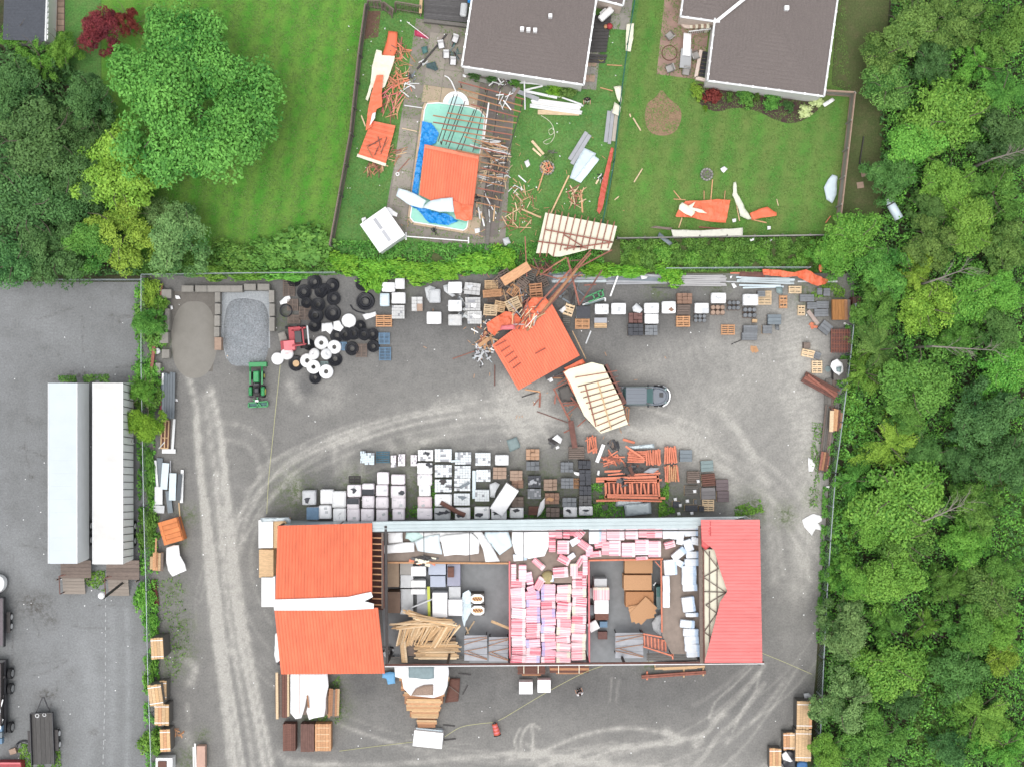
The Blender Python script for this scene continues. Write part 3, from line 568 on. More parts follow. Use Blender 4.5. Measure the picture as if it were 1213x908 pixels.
def dead(px,py,rot,L,label):
 t=thing('dead_tree',label,'dead tree',tuple(P(px,py,4.6).xy)+(0,),rot);rs=random.Random(px);mb=MB();z=4.8
 mb.cyl((0,0,0),(.3,0,z),.16,7,.09);o=mb.build('trunk',DEADW,t);b=MB();mb=b;b.cyl((.3,0,z),(L,0,z+.5),.08,6,.03)
 for i in range(16):
  s=rs.uniform(.15,1)*L;a=rs.choice((-1,1))*rs.uniform(.3,.9);l=rs.uniform(.5,1.6);p=Vector((.3+s,0,z+.3*s/L));e=p+Vector((math.cos(a)*l,math.sin(a)*l,.2));mb.cyl(p,e,.03,4,.008)
  for k in range(3):f=p.lerp(e,rs.uniform(.4,1));mb.cyl(f,f+Vector((math.cos(a+rs.uniform(-.8,.8))*.5,math.sin(a+rs.uniform(-.8,.8))*.5,.1)),.014,3,.005)
 b.build('branch',DEADW,t)
dead(1098,335,20,3.6,'bare dead tree with pale twigs beside the pale yellow tree');dead(1100,410,-4,5.5,'long bare dead tree lying right of the broad green tree');dead(1090,618,25,4,'bare grey twigs right of the biggest bright tree');dead(1170,190,15,3,'bare pale branch in the dark tree at right edge')
# hedges and vines along the yard's north fence, shrubs in gardens and along fences
HB=[(270,303,26,16,L_MID,'green hedge at the foot of the left lawn, left end'),(315,298,30,20,L_MID,'dense green hedge below the left lawn, middle'),(356,292,36,24,L_MID,'largest dark hedge below the left lawn, by the lattice fence'),(240,322,24,9,L_BRT,'bright weeds along the fence above the sand heap'),(290,325,26,7,L_BRT,'bright weeds along the fence above the gravel heap'),(340,326,26,8,L_BRT,'bright weeds above the brown pallets'),
(402,312,22,12,L_VIN,'bright vine thicket over the black coils, left end'),(440,318,30,14,L_VIN,'bright vine thicket above the single large black coil'),(444,334,12,14,L_VIN,'bright vine tongue hanging down beside the large coil'),(480,322,28,13,L_VIN,'bright vine thicket above the white pallets'),(522,320,28,12,L_VIN,'bright vine thicket above the greyish pallet'),(562,312,26,13,L_VIN,'bright vine thicket left of the broken trusses'),(594,306,16,14,L_VIN,'bright vine bush right beside the broken trusses'),(705,318,24,9,L_VIN,'vines above the grey siding bundles, left end'),(740,322,26,8,L_VIN,'vines above the grey siding bundles, middle'),(790,326,18,12,L_VIN,'vine tongue growing over the siding bundle')]
for i,x in enumerate(HB):bush(x[0],x[1],x[2],x[3],x[4],x[5],'hedge' if i<3 else 'vine','hedge' if i<3 else 'climbing_vine',1.5 if i<3 else 1.1)
for i,(x,r)in enumerate(((752,9),(766,10),(783,11),(802,10),(820,9),(838,10),(857,9),(876,8),(900,8),(925,9),(950,8))):bush(x,304+3*math.sin(i*2.1),r*1.1,r,(L_BRT,L_MID)[i%2],'round shrub in the weedy strip, '+('leftmost of the row','second from the left','third from the left','fourth from the left','fifth from the left','sixth, in the middle of the row','fifth from the right','fourth from the right','third from the right','second from the right','rightmost of the row')[i],h=.9,group='round shrubs in the weedy strip')
for x in((881,116,11,11,L_MID,'clipped round green bush in the mulch bed, left one'),(913,119,12,11,L_MID,'clipped round green bush in the mulch bed, right one'),(844,114,10,9,L_RED,'dark red bush in the mulch bed beside the brown roof'),(824,109,8,9,L_YEL,'yellow-green bush at the left end of the mulch bed'),(864,114,4,7,L_OLV,'narrow olive plant left of the clipped round bushes'),(897,115,3,6,L_OLV,'narrow olive plant between the two clipped bushes'),(933,126,7,6,L_DARK,'low dark plant right of the clipped bushes'),(655,106,11,9,L_VIN,'rounded bright bush under the gutter of the left house'),(673,109,10,8,L_OLV,'looser rounded bush beside the bright bush at the left house'),(560,90,8,5,L_DARK,'dark shrub in the bed below the left house'),(582,92,9,5,L_DARK,'dark shrub near the planter below the left house'),(610,97,6,5,L_MID,'green shrub beside the scattered white battens'),(835,128,3,3,L_YEL,'tiny yellow plant at the bed edge')):bush(*x,h=.9)
PALEF=leafmat('leaf_pale_flower',G(206,222,150),G(232,240,190))
bush(953,131,9,8,PALEF,'pale lime flowering bush at the right end of the bed',h=.8);bush(968,121,7,6,PALEF,'pale lime flowering bush nearest the board fence',h=.8);bush(650,186,6,5,L_GRY,'grey-green low plant above the stone ring with orange wood',h=.5)
for x in((176,345,13,18,L_YEL,'yellowing sapling at the yard corner by the sand bay'),(190,360,9,10,L_BRT,'vivid round bush left of the sand bay'),(172,388,20,24,L_MID,'green bush on the fence left of the sand heap'),(168,446,20,20,L_BRT,'bright bush at the head of the right trailer'),(176,470,16,18,L_MID,'green bush between the trailer roof and grey sheets'),(172,560,9,30,L_MID,'green growth along the fence beside the trailer, middle'),(172,625,13,26,L_MID,'green bush left of the orange crate'),(170,708,10,20,L_BRT,'green bush below the trailer steps on the fence'),(176,740,10,16,L_BRT,'bright bush above the tall lumber stack'),(176,795,9,22,L_BRT,'bright bush between the lumber stacks on the fence'),(180,880,14,16,L_BRT,'round bright bush at the lowest lumber stack')):bush(*x,h=1.3)
tree(166,503,27,L_VIN,'bright young willow overhanging the roof of the right trailer',0,.9);tree(163,462,18,L_BRT,'bright young tree at the head of the right trailer',3,.9);tree(176,382,23,L_MID,'young green tree on the fence left of the sand heap',1,.6)
# ---------------------------------------------------------------- warehouse with the torn roof
wh=thing('storage_building','long torn-open storage building with orange and red roof ends','building',(0,0,0))
EZ,RZ=5.0,6.5
ribbed(wh,[P(329,622,EZ),P(441,619,EZ),P(441,707,RZ),P(326,710,RZ)],10,ORANGE,3,.04,name='roof_panel')
ribbed(wh,[P(333,798,EZ),P(456,797,EZ),P(448,719,RZ),P(325,721,RZ)],11,ORANGE,3,.04,name='roof_panel')
c=MB();pts=[(324,709),(360,708),(412,706),(430,702),(440,700),(442,706),(432,711),(443,714),(443,720),(403,722),(325,722)]
c.prism([tuple(P(x,y,RZ).xy)for x,y in pts],RZ+.1,RZ+.16);c.build('ridge_cap',WHITEP,wh,bevel=.02)
# walls and steel frame
w=MB();a,b=P(331,622,EZ),P(334,796,EZ)
w.bar((a.x+.3,a.y-.2,2.4),(b.x+.3,b.y+.2,2.4),.12,4.8);w.build('end_wall',WHITEP,wh)
w=MB();a,b=P(333,620,EZ),P(898,618,EZ);w.bar((a.x,a.y-.3,2.35),(b.x,b.y-.3,2.35),.12,4.7);w.build('back_wall',STEEL,wh)
w=MB();a,b=P(900,617,EZ),P(903,782,EZ);w.bar((a.x-.4,a.y,2.35),(b.x-.4,b.y,2.35),.12,4.7);w.build('end_wall',WHITEP,wh)
STRIP=[(440,617),(606,616),(760,612),(884,610),(890,615),(830,618),(830,625),(606,628),(441,629)]
ribbed(wh,[P(441,629,4.9),P(441,617,4.8),P(884,611,4.8),P(830,625,4.9)],1,mat('pale_eave_steel',C(190,204,206),.45,.07,.8),3,.04,name='eave_strip')
cols=MB()
for x in(330,400,458,530,603,697,740,832,900):
 for y in(624,786):
  p=P(x,y,4.8);cols.bar((p.x,p.y,0),(p.x,p.y,4.8),.2,.2)
cols.build('post',DARK,wh)
def beam(p0,p1,z,w_,m,name='beam',h=.22,z2=None):
 mb=MB();a=P(*p0,z);b=P(*p1,z if z2 is None else z2);mb.bar(a,b,w_,h);return mb.build(name,m,wh)
beam((456,787),(905,783.5),4.85,.14,RUSTD);beam((456,788.6),(905,785.2),4.95,.07,WHITEP,'gutter_strip');beam((441,629.5),(832,627.5),4.75,.1,DARK)
beam((457,622),(458.5,788),4.8,.22,DARK);beam((454,640),(455,720),4.7,.1,RUSTD);beam((829,622),(831,786),4.9,.28,OLDWOOD);beam((833,650),(834,784),5.0,.12,RUSTD)
for i in range(13):beam((441,629+i*7.2),(452,629.3+i*7.2),4.7,.1,PINE3,'purlin',.16)
for x in(452.5,453.8):beam((x,629),(x,720),4.62,.09,OLDWOOD,'rafter',.2)
for x in(502,556,620):beam((x,629.5),(x+.4,664),4.6,.06,DARK,'rafter',.1)
beam((697,663),(785,661.5),2.9,.14,ORANGE2,'mezzanine_beam');beam((783,662),(784,748),2.9,.12,ORANGE2,'mezzanine_beam');beam((456,665.5),(603,666.5),2.9,.14,PINE3,'mezzanine_beam');beam((603.5,664),(604,784),2.9,.14,PINKR,'mezzanine_beam');beam((697.5,664),(698,784),2.9,.14,PINKR,'mezzanine_beam')
beam((776,664),(783,672),2.95,.08,ORANGE2,'brace')
for pg,nm in(([(456,628),(832,626),(832,662),(784,662),(604,666),(456,666)],'mezzanine_floor'),([(784.5,662),(829,662),(829,774),(796,774),(784.5,752)],'mezzanine_floor'),([(605,666),(697,664),(697,690),(605,690)],'mezzanine_floor')):flat(nm,pg,2.75+.01*len(pg),PLY,wh,.12)
flat('floor_slab',[(445,628),(830,626),(832,783),(457,785)],.06,mat('dark_floor',C(140,143,145),.85,.12,1.2,bump=.2),wh,.05)
flat('loft_floor',[(436,624),(453,624),(454,722),(437,722)],3.4,mat('dark_red_boards',C(92,58,50),.85,.25,3),wh,.1)
for k in range(4):beam((458,778+k*2.1),(556,777+k*2.1),.6+.12*k,.12,GREYWOOD,'sill_board',.05)
for k in range(4):beam((766,774+k*2.2),(830,773+k*2.2),1.4+.1*k,.12,GREYWOOD,'sill_board',.05)
for k in range(9):beam((768+0.4*k,770),(768.4+.4*k+60/9*k,784),.9,.06,GREYWOOD,'sill_board',.05)if k<1 else None
# red roof with its torn edge, cream liner and truss under it
tear=ip([(613,830),(648,832),(649,846),(672,852),(698,861),(701,862),(712,853),(740,846),(786,834)])
RN=14
for k in range(RN):
 y0,y1=615+k*(784.5-615)/RN,615+(k+1)*(784.5-615)/RN
 xr0,xr1=900+3*k/RN,900+3*(k+1)/RN;f=lambda x:5.0+(900-x)/72*.9
 a,b=tear(y0+.01),tear(y1-.01)
 ribbed(wh,[P(a,y0,f(a)),P(b,y1,f(b)),P(xr1,y1,5.0),P(xr0,y0,5.0)],1,RED,3,.035,name='roof_panel',gap=.01)
flat('roof_liner',[(831.5,650),(848,650),(856,672),(864,700),(855,716),(849,740),(836,784),(832,784)],4.9,CREAM,wh,.06)
for p0,p1 in(((833,649),(851,673)),((851,673),(833,683)),((833,683),(860,701)),((860,701),(836,716)),((836,716),(852,728)),((850,724),(834,748)),((834,748),(845,756)),((833,700),(860,701))):beam(p0,p1,5.02,.07,OLDWOOD,'truss_bar',.1)
for x in(840.5,849.5):beam((x,652),(x,740 if x>845 else 770),5.05,.08,OLDWOOD,'truss_bar',.1)
tornf=sheet('torn_edge',[(830,617),(842,617),(842,646),(836,651),(831,646)],5.75,mat('torn_red',C(226,86,84),.45,.06,2),.12,.02,parent=wh)
# partition of translucent panels (bottom of the hall), each one its own thing
def panelrack(x0,y0,x1,y1,z,label,n=4,bars=True,m=None):
 t=thing('panel_rack',label,'sheet stack',P((x0+x1)/2,(y0+y1)/2,z)-Vector((0,0,z)));cx,cy=t.location.xy
 for k in range(n):
  mb=MB();a,b=P(x0,y0+(y1-y0)*(k+.5)/n,z),P(x1,y0+(y1-y0)*(k+.5)/n,z);mb.box((a.x+b.x)/2-cx,(a.y+b.y)/2-cy,z-.1+.03*(k%2),b.x-a.x,M((y1-y0)/n,z)*.97,.08);mb.build('panel',m or PIPEGREY,t)
 fr=MB()
 for(u,v),(u2,v2)in(((0,.15),(1,.05)),((0,.35),(1,.1)),((0,.62),(1,.45)),((0,.7),(1,.95)),((.15,.62),(1,.92))):
  a,b=P(x0+(x1-x0)*u,y0+(y1-y0)*v,z),P(x0+(x1-x0)*u2,y0+(y1-y0)*v2,z);fr.bar((a.x-cx,a.y-cy,z+.06),(b.x-cx,b.y-cy,z+.06),.05,.06)
 fr.build('strap',CEDAR,t);lg=MB()
 for u in(-1,1):
  for v in(-1,1):lg.bar((u*M(x1-x0)*.45,v*M(y1-y0)*.42,0),(u*M(x1-x0)*.45,v*M(y1-y0)*.42,z-.14),.08,.08)
 lg.build('leg',DARK,t);return t
panelrack(550,752,577,782,2.2,'grey translucent panels on a rack left of a brown post');panelrack(579,754,602,783,2.0,'grey panels leaning beside the pink insulation block',3);panelrack(729,749,762,779,2.2,'grey panels strapped with thin brown battens beside the orange stair')
t=thing('orange_stair','rusty orange steel stair frame at the south edge of the hall','stair',P(780,762,0));o=t.location
for i in range(13):
 mb=MB();x=763+i*2.1;a,b=P(x,752+i*.45,2.4-.02*i),P(x+.6,764+i*.62,2.4-.02*i);mb.bar(a-o,b-o,.12,.06);mb.build('tread',RUST if i%2 else ORANGE2,t)
mb=MB()
for p0,p1 in(((762,750),(784,754)),((762,765),(796,776)),((784,740),(796,760)),((796,758),(797,776)),((784,758),(796,758)),((796,774),(797,780))):mb.bar(P(*p0,2.5)-o,P(*p1,2.5)-o,.12,.14)
mb.build('frame',ORANGE2,t);mb=MB()
for x,y in((763,752),(796,760),(797,778),(764,765)):p=P(x,y,2.4)-o;mb.bar((p.x,p.y,0),(p.x,p.y,2.4),.08,.08)
mb.build('leg',RUST,t)
# ---------------------------------------------------------------- houses
def hiproof(name,q,ez,pitch,m,parent,inset=None):
 """four eave corners (world xy, ccw), hip to a ridge along the longer axis; each slope is its own part"""
 q=[Vector((p.x,p.y,ez))for p in q];e0=(q[1]-q[0]).length;e1=(q[2]-q[1]).length
 if e0>e1:q=q[1:]+q[:1];e0,e1=e1,e0
 d=(q[2]-q[1]).normalized();h=e0/2*pitch;m0=(q[0]+q[1])/2+d*e0/2;m1=(q[2]+q[3])/2-d*e0/2;m0.z=m1.z=ez+h
 for f in((q[0],q[1],m0),(q[1],q[2],m1,m0),(q[2],q[3],m1),(q[3],q[0],m0,m1)):
  mb=MB();n=len(f);cen=sum(f,Vector())/n;fl=[v-Vector((0,0,.18))for v in f];mb.add(list(f)+fl,[tuple(range(n)),tuple(range(2*n-1,n-1,-1))]+[(i,i+n,(i+1)%n+n,(i+1)%n)for i in range(n)]);o=mb.build(name,m,parent)
  # shingle courses as real raised steps
  a,b=f[0],f[1];up=(m0 if n==3 else(f[2]+f[3])/2)-(a+b)/2;nrm=(b-a).cross(up).normalized();cr=MB();L=up.length;k=int(L/.32)
  for i in range(1,k):
   t=i/k;p0=a.lerp(f[2]if n==3 else f[3],t);p1=b.lerp(f[2],t);cr.bar(p0+nrm*.002,p1+nrm*.002,.1,.012)
  cr.build('shingle_course',m,o)['kind']='stuff'
 hp=MB()
 for a,b in((q[0],m0),(q[1],m0),(q[2],m1),(q[3],m1),(m0,m1)):hp.bar(a+Vector((0,0,.004)),b+Vector((0,0,.004)),.2,.02)
 hp.build('hip_cap',m,parent);return q
def gutters(parent,q,sides,z,w_=.16):
 for i in sides:
  a,b=Vector((q[i].x,q[i].y,z)),Vector((q[(i+1)%4].x,q[(i+1)%4].y,z));mb=MB();mb.bar(a,b,w_,.14);g_=mb.build('gutter',WHITEP,parent);h_=MB();L=(b-a).length
  for k in range(int(L/1.1)):
   p=a.lerp(b,(k+.5)/int(L/1.1));h_.box(p.x,p.y,z+.08,.2,.2,.05)
  h_.build('hanger',WHITE,g_)['kind']='stuff'
def walls(parent,q,ins,h,m):
 c=sum(q,Vector())/4;pts=[(p.x+(c.x-p.x)*ins/6,p.y+(c.y-p.y)*ins/6)for p in q];K('wall',m,parent).prism(pts,0,h)
SID=mat('white_siding',C(236,234,230),.7,.05,2);PEACH=mat('pale_brick',C(226,206,192),.8,.1,3)
h1=thing('house','left house with a brown shingle hip roof and white gutters above the pool','house',(0,0,0))
q1=[P(547,79,3),P(691.5,101,3),P(716,-66,3),P(572,-88,3)];walls(h1,q1,.12,2.9,SID);hiproof('roof',q1,3,.22,SHINGLE,h1);gutters(h1,q1,(0,1,3),3.02)
q1b=[P(702,-2,2.8),P(738,7,2.8),P(750,-60,2.8),P(712,-66,2.8)];walls(h1,q1b,.3,2.7,PEACH);hiproof('roof',q1b,2.8,.4,SHINGLE,h1);gutters(h1,q1b,(0,1),2.82)
for x,y in((652,18),(618.5,33.5),(626,34.5),(634,35)):
 mb=MB();p=P(x,y,4.4);mb.box(p.x,p.y,3.9,.34,.34,.9);mb.build('roof_vent',WHITE,h1,bevel=.03)
h2=thing('house','right house with an L-shaped brown shingle roof beside the pink patio','house',(0,0,0))
q2=[P(838,96,3),P(976,114.5,3),P(1004,-86,3),P(862,-104,3)];walls(h2,q2,.12,2.9,SID);hiproof('roof',q2,3,.22,SHINGLE,h2);gutters(h2,q2,(0,1,3),3.02)
q2b=[P(806,20,3),P(870,29,3),P(886,-90,3),P(822,-98,3)];walls(h2,q2b,.3,2.9,PEACH);hiproof('roof',q2b,3.01,.24,SHINGLE,h2);gutters(h2,q2b,(0,3),3.03)
K('valley_flashing',WHITE,h2).bar(P(848,26,3.1),P(884,-3,4.0),.28,.06)
mb=MB();p=P(932,9.5,4.3);mb.box(p.x,p.y,4.1,.4,.4,.6);mb.build('roof_vent',WHITE,h2,bevel=.03)
for x,y in((565,45),(590,30)):pass
sh=thing('outbuilding','charcoal shingled outbuilding with white trim in the top left corner','shed',(0,0,0))
q3=[P(4,47,2.8),P(53,49,2.8),P(57,-70,2.8),P(8,-72,2.8)];walls(sh,q3,.3,2.7,SID);mb=MB()
mb.prism([(p.x,p.y)for p in q3],2.75,2.92);mb.build('roof',DSHINGLE,sh);cr=MB()
for i in range(30):
 a,b=q3[0].lerp(q3[3],i/30),q3[1].lerp(q3[2],i/30);cr.bar((a.x,a.y,2.93),(b.x,b.y,2.93),.1,.02)
cr.build('shingle_course',DSHINGLE,sh)['kind']='stuff'
for k in range(8):
 mb=MB();a,b=P(54.5+.1*k,47-k*6.6,2.7),P(55+.1*k,42-k*6.6,2.7);mb.bar(a,b,.34,.12);mb.build('window_trim',WHITE,sh)
K('gutter',WHITEP,sh).bar(P(54,49,2.8),P(57.5,-60,2.8),.16,.2)
pv=struct('garden_path',MB().add([P(60,38,.012),P(77,38,.012),P(77,-40,.012),P(60,-40,.012)],[(0,1,2,3)]),mat('path_mortar',C(96,84,74),.9,.1,3))
for i in range(10):
 for j in range(2):
  mb=MB();p=P(64.5+j*8,34-i*7.2,0);mb.box(p.x,p.y,.035,.56,.5,.05);mb.build('paving_slab',STONEB,pv)
  # steps, railing and stair well of the right house
t=thing('deck_stair','pale wooden steps with a white railing between the two wings of the right house','stair',P(828,28,0));o=t.location
for i in range(7):mb=MB();p=P(819+i*3.3,28.5,.3+.2*i)-o;mb.box(p.x,p.y,(.3+.2*i)/2,.24,.75,.3+.2*i);mb.build('tread',STONEB if i%2 else CREAM,t)
mb=MB();mb.bar(P(816,37.5,.9)-o,P(842,34.5,1.5)-o,.07,.06)
for i in range(11):p=P(816.5+i*2.4,37.4-i*.27,.9)-o;mb.bar((p.x,p.y,0),(p.x,p.y,.9+.05*i),.05,.05)
mb.build('railing',WHITEP,t);K('landing',PEACH,t).prism([tuple((P(x,y,.2)-o).xy)for x,y in smoothpoly([(806,21),(820,21),(820,34),(812,34),(806,29)],1)],0,.25)
t=thing('stair_well','dark sunken stair well with a pale kerb beside the right house','stair well',P(833,77,0));o=t.location;mb=MB()
for a,b in(((830,60),(824,92)),((824,93),(838,96))):mb.bar(P(*a,.2)-o,P(*b,.2)-o,.3,.4)
mb.build('kerb',PEACH,t)
for i in range(7):mb=MB();a,b=P(832-i*.7,63+i*4.3,0)-o,P(839-i*.7,64+i*4.3,0)-o;mb.bar((a.x,a.y,.09-.006*i),(b.x,b.y,.09-.006*i),.28,.05);mb.build('step',BLACK,t)  # steps coloured black to put in the pit's shade; nothing is sunk
# pink patio of the right house
PINKP=mat('pink_stamped_concrete',C(168,136,122),.85,.18,.9,bump=.3)
flat('stamped_patio',[(789,-20),(778,88),(832,95),(841,26),(806,20),(812,-20)],.02,PINKP)
flat('side_paving',[(720,34),(745,36),(757,-60),(738,-60),(736,6),(722,8)],.018,CONC)
t=thing('sunk_ring','thin round border ring set in the pink patio','fire ring',P(793,63,.02));MB().torus((0,0,.03),.68,.045,28,5).build('ring',BROWNWOOD,t)
def chair(x,y,rz,m1,m2,label,group=None,w_=.6):
 t=thing('patio_chair',label,'chair',P(x,y,.02),rz,group);K('seat',m1,t,bevel=.03).box(0,0,.42,w_,w_,.1);K('backrest',m1,t,bevel=.03).box(-w_/2-.02,0,.7,.1,w_,.5,tilt=-.15)
 for s in(-1,1):K('armrest',m2,t).box(0,s*(w_/2+.04),.62,w_,.07,.06)
 for sx in(-1,1):
  for sy in(-1,1):K('leg',m2,t).bar((sx*w_*.42,sy*w_*.42,0),(sx*w_*.42,sy*w_*.42,.4),.05,.05)
 return t
CUSH=mat('grey_cushion',C(168,164,160),.8,.06,3)
chair(792.5,44,130,CUSH,GREYWOOD,'grey cushioned chair above the ring on the pink patio');chair(792.5,83,200,CUSH,GREYWOOD,'grey cushioned chair below the ring on the pink patio');chair(823,67.5,20,CUSH,GREYWOOD,'grey chair right of the long grey table on the pink patio');chair(812,86.5,260,CUSH,GREYWOOD,'grey chair at the lower end of the long grey table')
def table(x,y,w_,d,h,m,label,rz,cat='table'):
 t=thing('garden_table',label,cat,P(x,y,.02),rz);K('table_top',m,t,bevel=.02).box(0,0,h,w_,d,.05)
 for sx in(-1,1):
  for sy in(-1,1):K('leg',DARK,t).bar((sx*w_*.44,sy*d*.44,0),(sx*w_*.44,sy*d*.44,h),.06,.06)
 return t
table(811,72,1.0,1.75,.75,mat('grey_glass_top',C(170,172,174),.3,.04,1),'long grey table on the pink patio, partly under a white sheet',-5)
sheet('white_sheet',[(810,39),(819,40),(818,67),(808.5,66)],.95,WHITE,.03,.03,'white rectangular sheet lying on the upper end of the grey table','sheet')
# mulch bed, bark circle, fire ring, stepping slabs
sp=smoothpoly([(820,96),(974,116),(972,128),(960,138),(945,146),(925,146),(895,130),(870,127),(848,134),(828,124),(820,108)])
flat('mulch_bed',sp,.03,mat('dark_mulch',C(82,62,58),.95,.3,5,bump=.8,bscale=10))
flat('bark_circle',smoothpoly([(785,107),(793,118),(806,126),(808,142),(800,158),(784,162),(768,157),(763,140),(766,122),(777,116),(781,108)]),.03,mat('bark_chips',C(150,122,94),.95,.25,6,bump=.9,bscale=11))
flat('mulch_strip',[(434,13),(451,13),(448,44),(430,47)],.02,SOIL)
def ring_of_stones(x,y,R,n,label,name='fire_ring',m=STONE):
 t=thing(name,label,'fire ring',P(x,y,0))
 for i in range(n):a=i*2*PI/n;K('stone',m,t,bevel=.04).box(R*math.cos(a),R*math.sin(a),.1,.26,.2,.2,a+PI/2,.85)
 K('ash_bed',GREYWOOD,t).lathe((0,0,.015),[(R*.85,0),(.01,.02)],14);return t
ring_of_stones(837,207,.5,12,'ring of grey stones on the right lawn above the orange sheet');ring_of_stones(648,199,.6,13,'ring of grey stones filled with splintered orange wood')
for x,y,l in((1024,206,'upper square stepping slab right of the board fence'),(1019,219.5,'lower square stepping slab right of the board fence')):mb=MB();p=P(x,y,0);mb.box(0,0,.03,.62,.56,.06,.15);o=mb.build('stepping_slab',STONEB,bevel=.02);o.location=p;tag(o,l,'paving slab')
t=thing('edging_board','thin dark edging boards forming an L on the grass verge','edging',P(1020,190,0));mb=MB();o=t.location;mb.bar(P(1023,162,.12)-o,P(1018,194,.12)-o,.07,.24);mb.bar(P(1018,194,.12)-o,P(1030,195.5,.12)-o,.07,.24);mb.build('board',DARK,t)
# ---------------------------------------------------------------- fences
def board_fence(name,pts,h,m,label,lean=0,step=.15,rail=PINE):
 t=thing(name,label,'fence',P(*pts[0],0));o=t.location;bm_=MB()
 for(x0,y0),(x1,y1)in zip(pts,pts[1:]):
  a,b=P(x0,y0,h*.5),P(x1,y1,h*.5);a.z=b.z=0;L=(b-a).length;d=(b-a).normalized();n=Vector((-d.y,d.x,0));n_=max(2,int(L/step))
  for i in range(n_):
   p=a+d*(i+.5)*L/n_-o;w_=random.uniform(-.02,.02);hh=h+random.uniform(-.03,.03);bm_.bar((p.x,p.y,0),(p.x+n.x*(lean+w_),p.y+n.y*(lean+w_),hh),.022,step*.93)if abs(d.y)<.5 else bm_.bar((p.x,p.y,0),(p.x+n.x*(lean+w_),p.y+n.y*(lean+w_),hh),step*.93,.022)
  k=max(1,int(L/2.4))
  for i in range(k+1):
   p=a+d*i*L/k-o-n*.1;pm=MB();pm.bar((p.x,p.y,0),(p.x+n.x*lean,p.y+n.y*lean,h+.08),.11,.11);pm.build('post',m,t)
  for z in(.35,h-.15):q=n*(lean*z/h-.05);K('rail',rail,t).bar(a-o+q+Vector((0,0,z)),b-o+q+Vector((0,0,z)),.05,.09)
  q=n*lean;K('cap_rail',rail,t).bar(a-o+q+Vector((0,0,h+.03)),b-o+q+Vector((0,0,h+.03)),.1,.03)
 x=bm_.build('fence_board',m,t);x['kind']='stuff';return t
board_fence('board_fence',[(976,110),(1010,112),(991,277)],1.8,mat('silvered_boards',C(160,154,144),.85,.2,3,stretch=(1,6,6)),'tall weathered board fence closing the right lawn',0,rail=STONEB)
board_fence('board_fence',[(991,279),(860,281),(731,283)],1.1,GREYWOOD,'low grey board fence along the bottom of the right lawn',0,rail=STONE)
board_fence('lattice_fence',[(393,292),(404,232),(417,160),(427,66),(435,8)],1.5,GREYWOOD,'leaning weathered fence between the left lawn and the pool yard',.12,rail=OLDWOOD)
board_fence('lattice_fence',[(436,8),(452,9),(464,18)],1.2,OLDWOOD,'bent short lattice fence at the top of the mulch strip',.4,rail=OLDWOOD)
board_fence('lattice_fence',[(468,11),(498,16)],1.2,OLDWOOD,'short lattice fence panel beside the dark deck',.5,rail=OLDWOOD)
def chain_fence(pts,h,label,m=STEEL,mesh=True,name='chain_link_fence',r=.035):
 t=thing(name,label,'fence',P(*pts[0],0));o=t.location;wi=MB()
 for(x0,y0),(x1,y1)in zip(pts,pts[1:]):
  a,b=P(x0,y0,h),P(x1,y1,h);L=(b-a).length;d=(b-a).normalized();k=max(1,int(L/3));K('top_rail',m,t).cyl(a-o,b-o,r,6)
  for i in range(k+1):p=a.lerp(b,i/k)-o;pm=MB();pm.cyl((p.x,p.y,0),(p.x,p.y,h+.08),r*1.3,6);pm.build('post',m,t)
  n=int(L/.3)
  for i in range(n):
   p,q=a.lerp(b,i/n)-o,a.lerp(b,min(1,(i+4)/n))-o;wi.bar((p.x,p.y,.05),(q.x,q.y,h),.008,.008);wi.bar((q.x,q.y,.05),(p.x,p.y,h),.008,.008)
 wi.build('wire_mesh',m,t)['kind']='stuff';return t
chain_fence([(60,331),(166,331)],1.8,'chain-link fence along the top of the asphalt lot');chain_fence([(167,325),(300,323),(396,322.5)],1.9,'chain-link fence behind the concrete bays');chain_fence([(167,325),(167,430),(170,600),(173,700),(175,800),(180,940)],1.9,'chain-link fence between the asphalt lot and the gravel yard')
chain_fence([(790,317.5),(905,316.5),(960,316.5)],1.8,'chain-link fence behind the long siding bundles');chain_fence([(1014,360),(1008,420),(998,500),(990,560),(984,640),(980,700),(976,780),(968,960)],1.9,'chain-link fence along the right side of the yard',r=.05);chain_fence([(757,-30),(744,50),(735,120),(728,190),(714,264)],1.2,'thin green wire fence between the two lawns',mat('green_wire',C(36,110,100),.5,.1,2),r=.04)
# ---------------------------------------------------------------- pool yard
POOL=[(506,123),(520,122),(556,127),(568,131),(574,138),(572,160),(553,270),(549,273),(490,263),(486,258),(503,130)]
PAT=[(493,22),(556,30),(549,80),(612,92),(606,170),(598,292),(545,293),(482,281),(455,262),(466,200),(478,120)]
pt=flat('pool_patio',PAT,.02,mat('patio_joint',C(146,138,128),.9,.1,3))
SLABM=mat('patio_slab',C(158,149,138),.9,.14,.8,bump=.3,rnd=.07);SLABW=mat('warm_patio_slab',C(186,166,140),.9,.1,.8,bump=.3,rnd=.05);SLABD=mat('dark_patio_slab',C(124,115,110),.9,.14,.8,bump=.3,rnd=.08)
ca,sa=math.cos(math.radians(8)),math.sin(math.radians(8))
for i in range(-3,9):
 for j in range(-1,15):
  cx,cy=500+i*22*ca-j*21*sa*.9,26+i*22*sa+j*21*ca;cor=[(cx+(u*21.4*ca-v*20.4*sa)/2,cy+(u*21.4*sa+v*20.4*ca)/2)for u,v in((-1,-1),(1,-1),(1,1),(-1,1))]
  if sum(inside(x,y,PAT)for x,y in cor)>=3 and inside(cx,cy,PAT)and not inside(cx,cy,POOL):flat('patio_slab',cor,.05+.004*((i+j)%2),SLABD if cx>572 else(SLABW if 100<cy<130 and cx>505 or cy>255 else SLABM),pt,.03)
pool=thing('swimming_pool','mint green swimming pool with a white rounded entry at its top end','pool',(0,0,0))
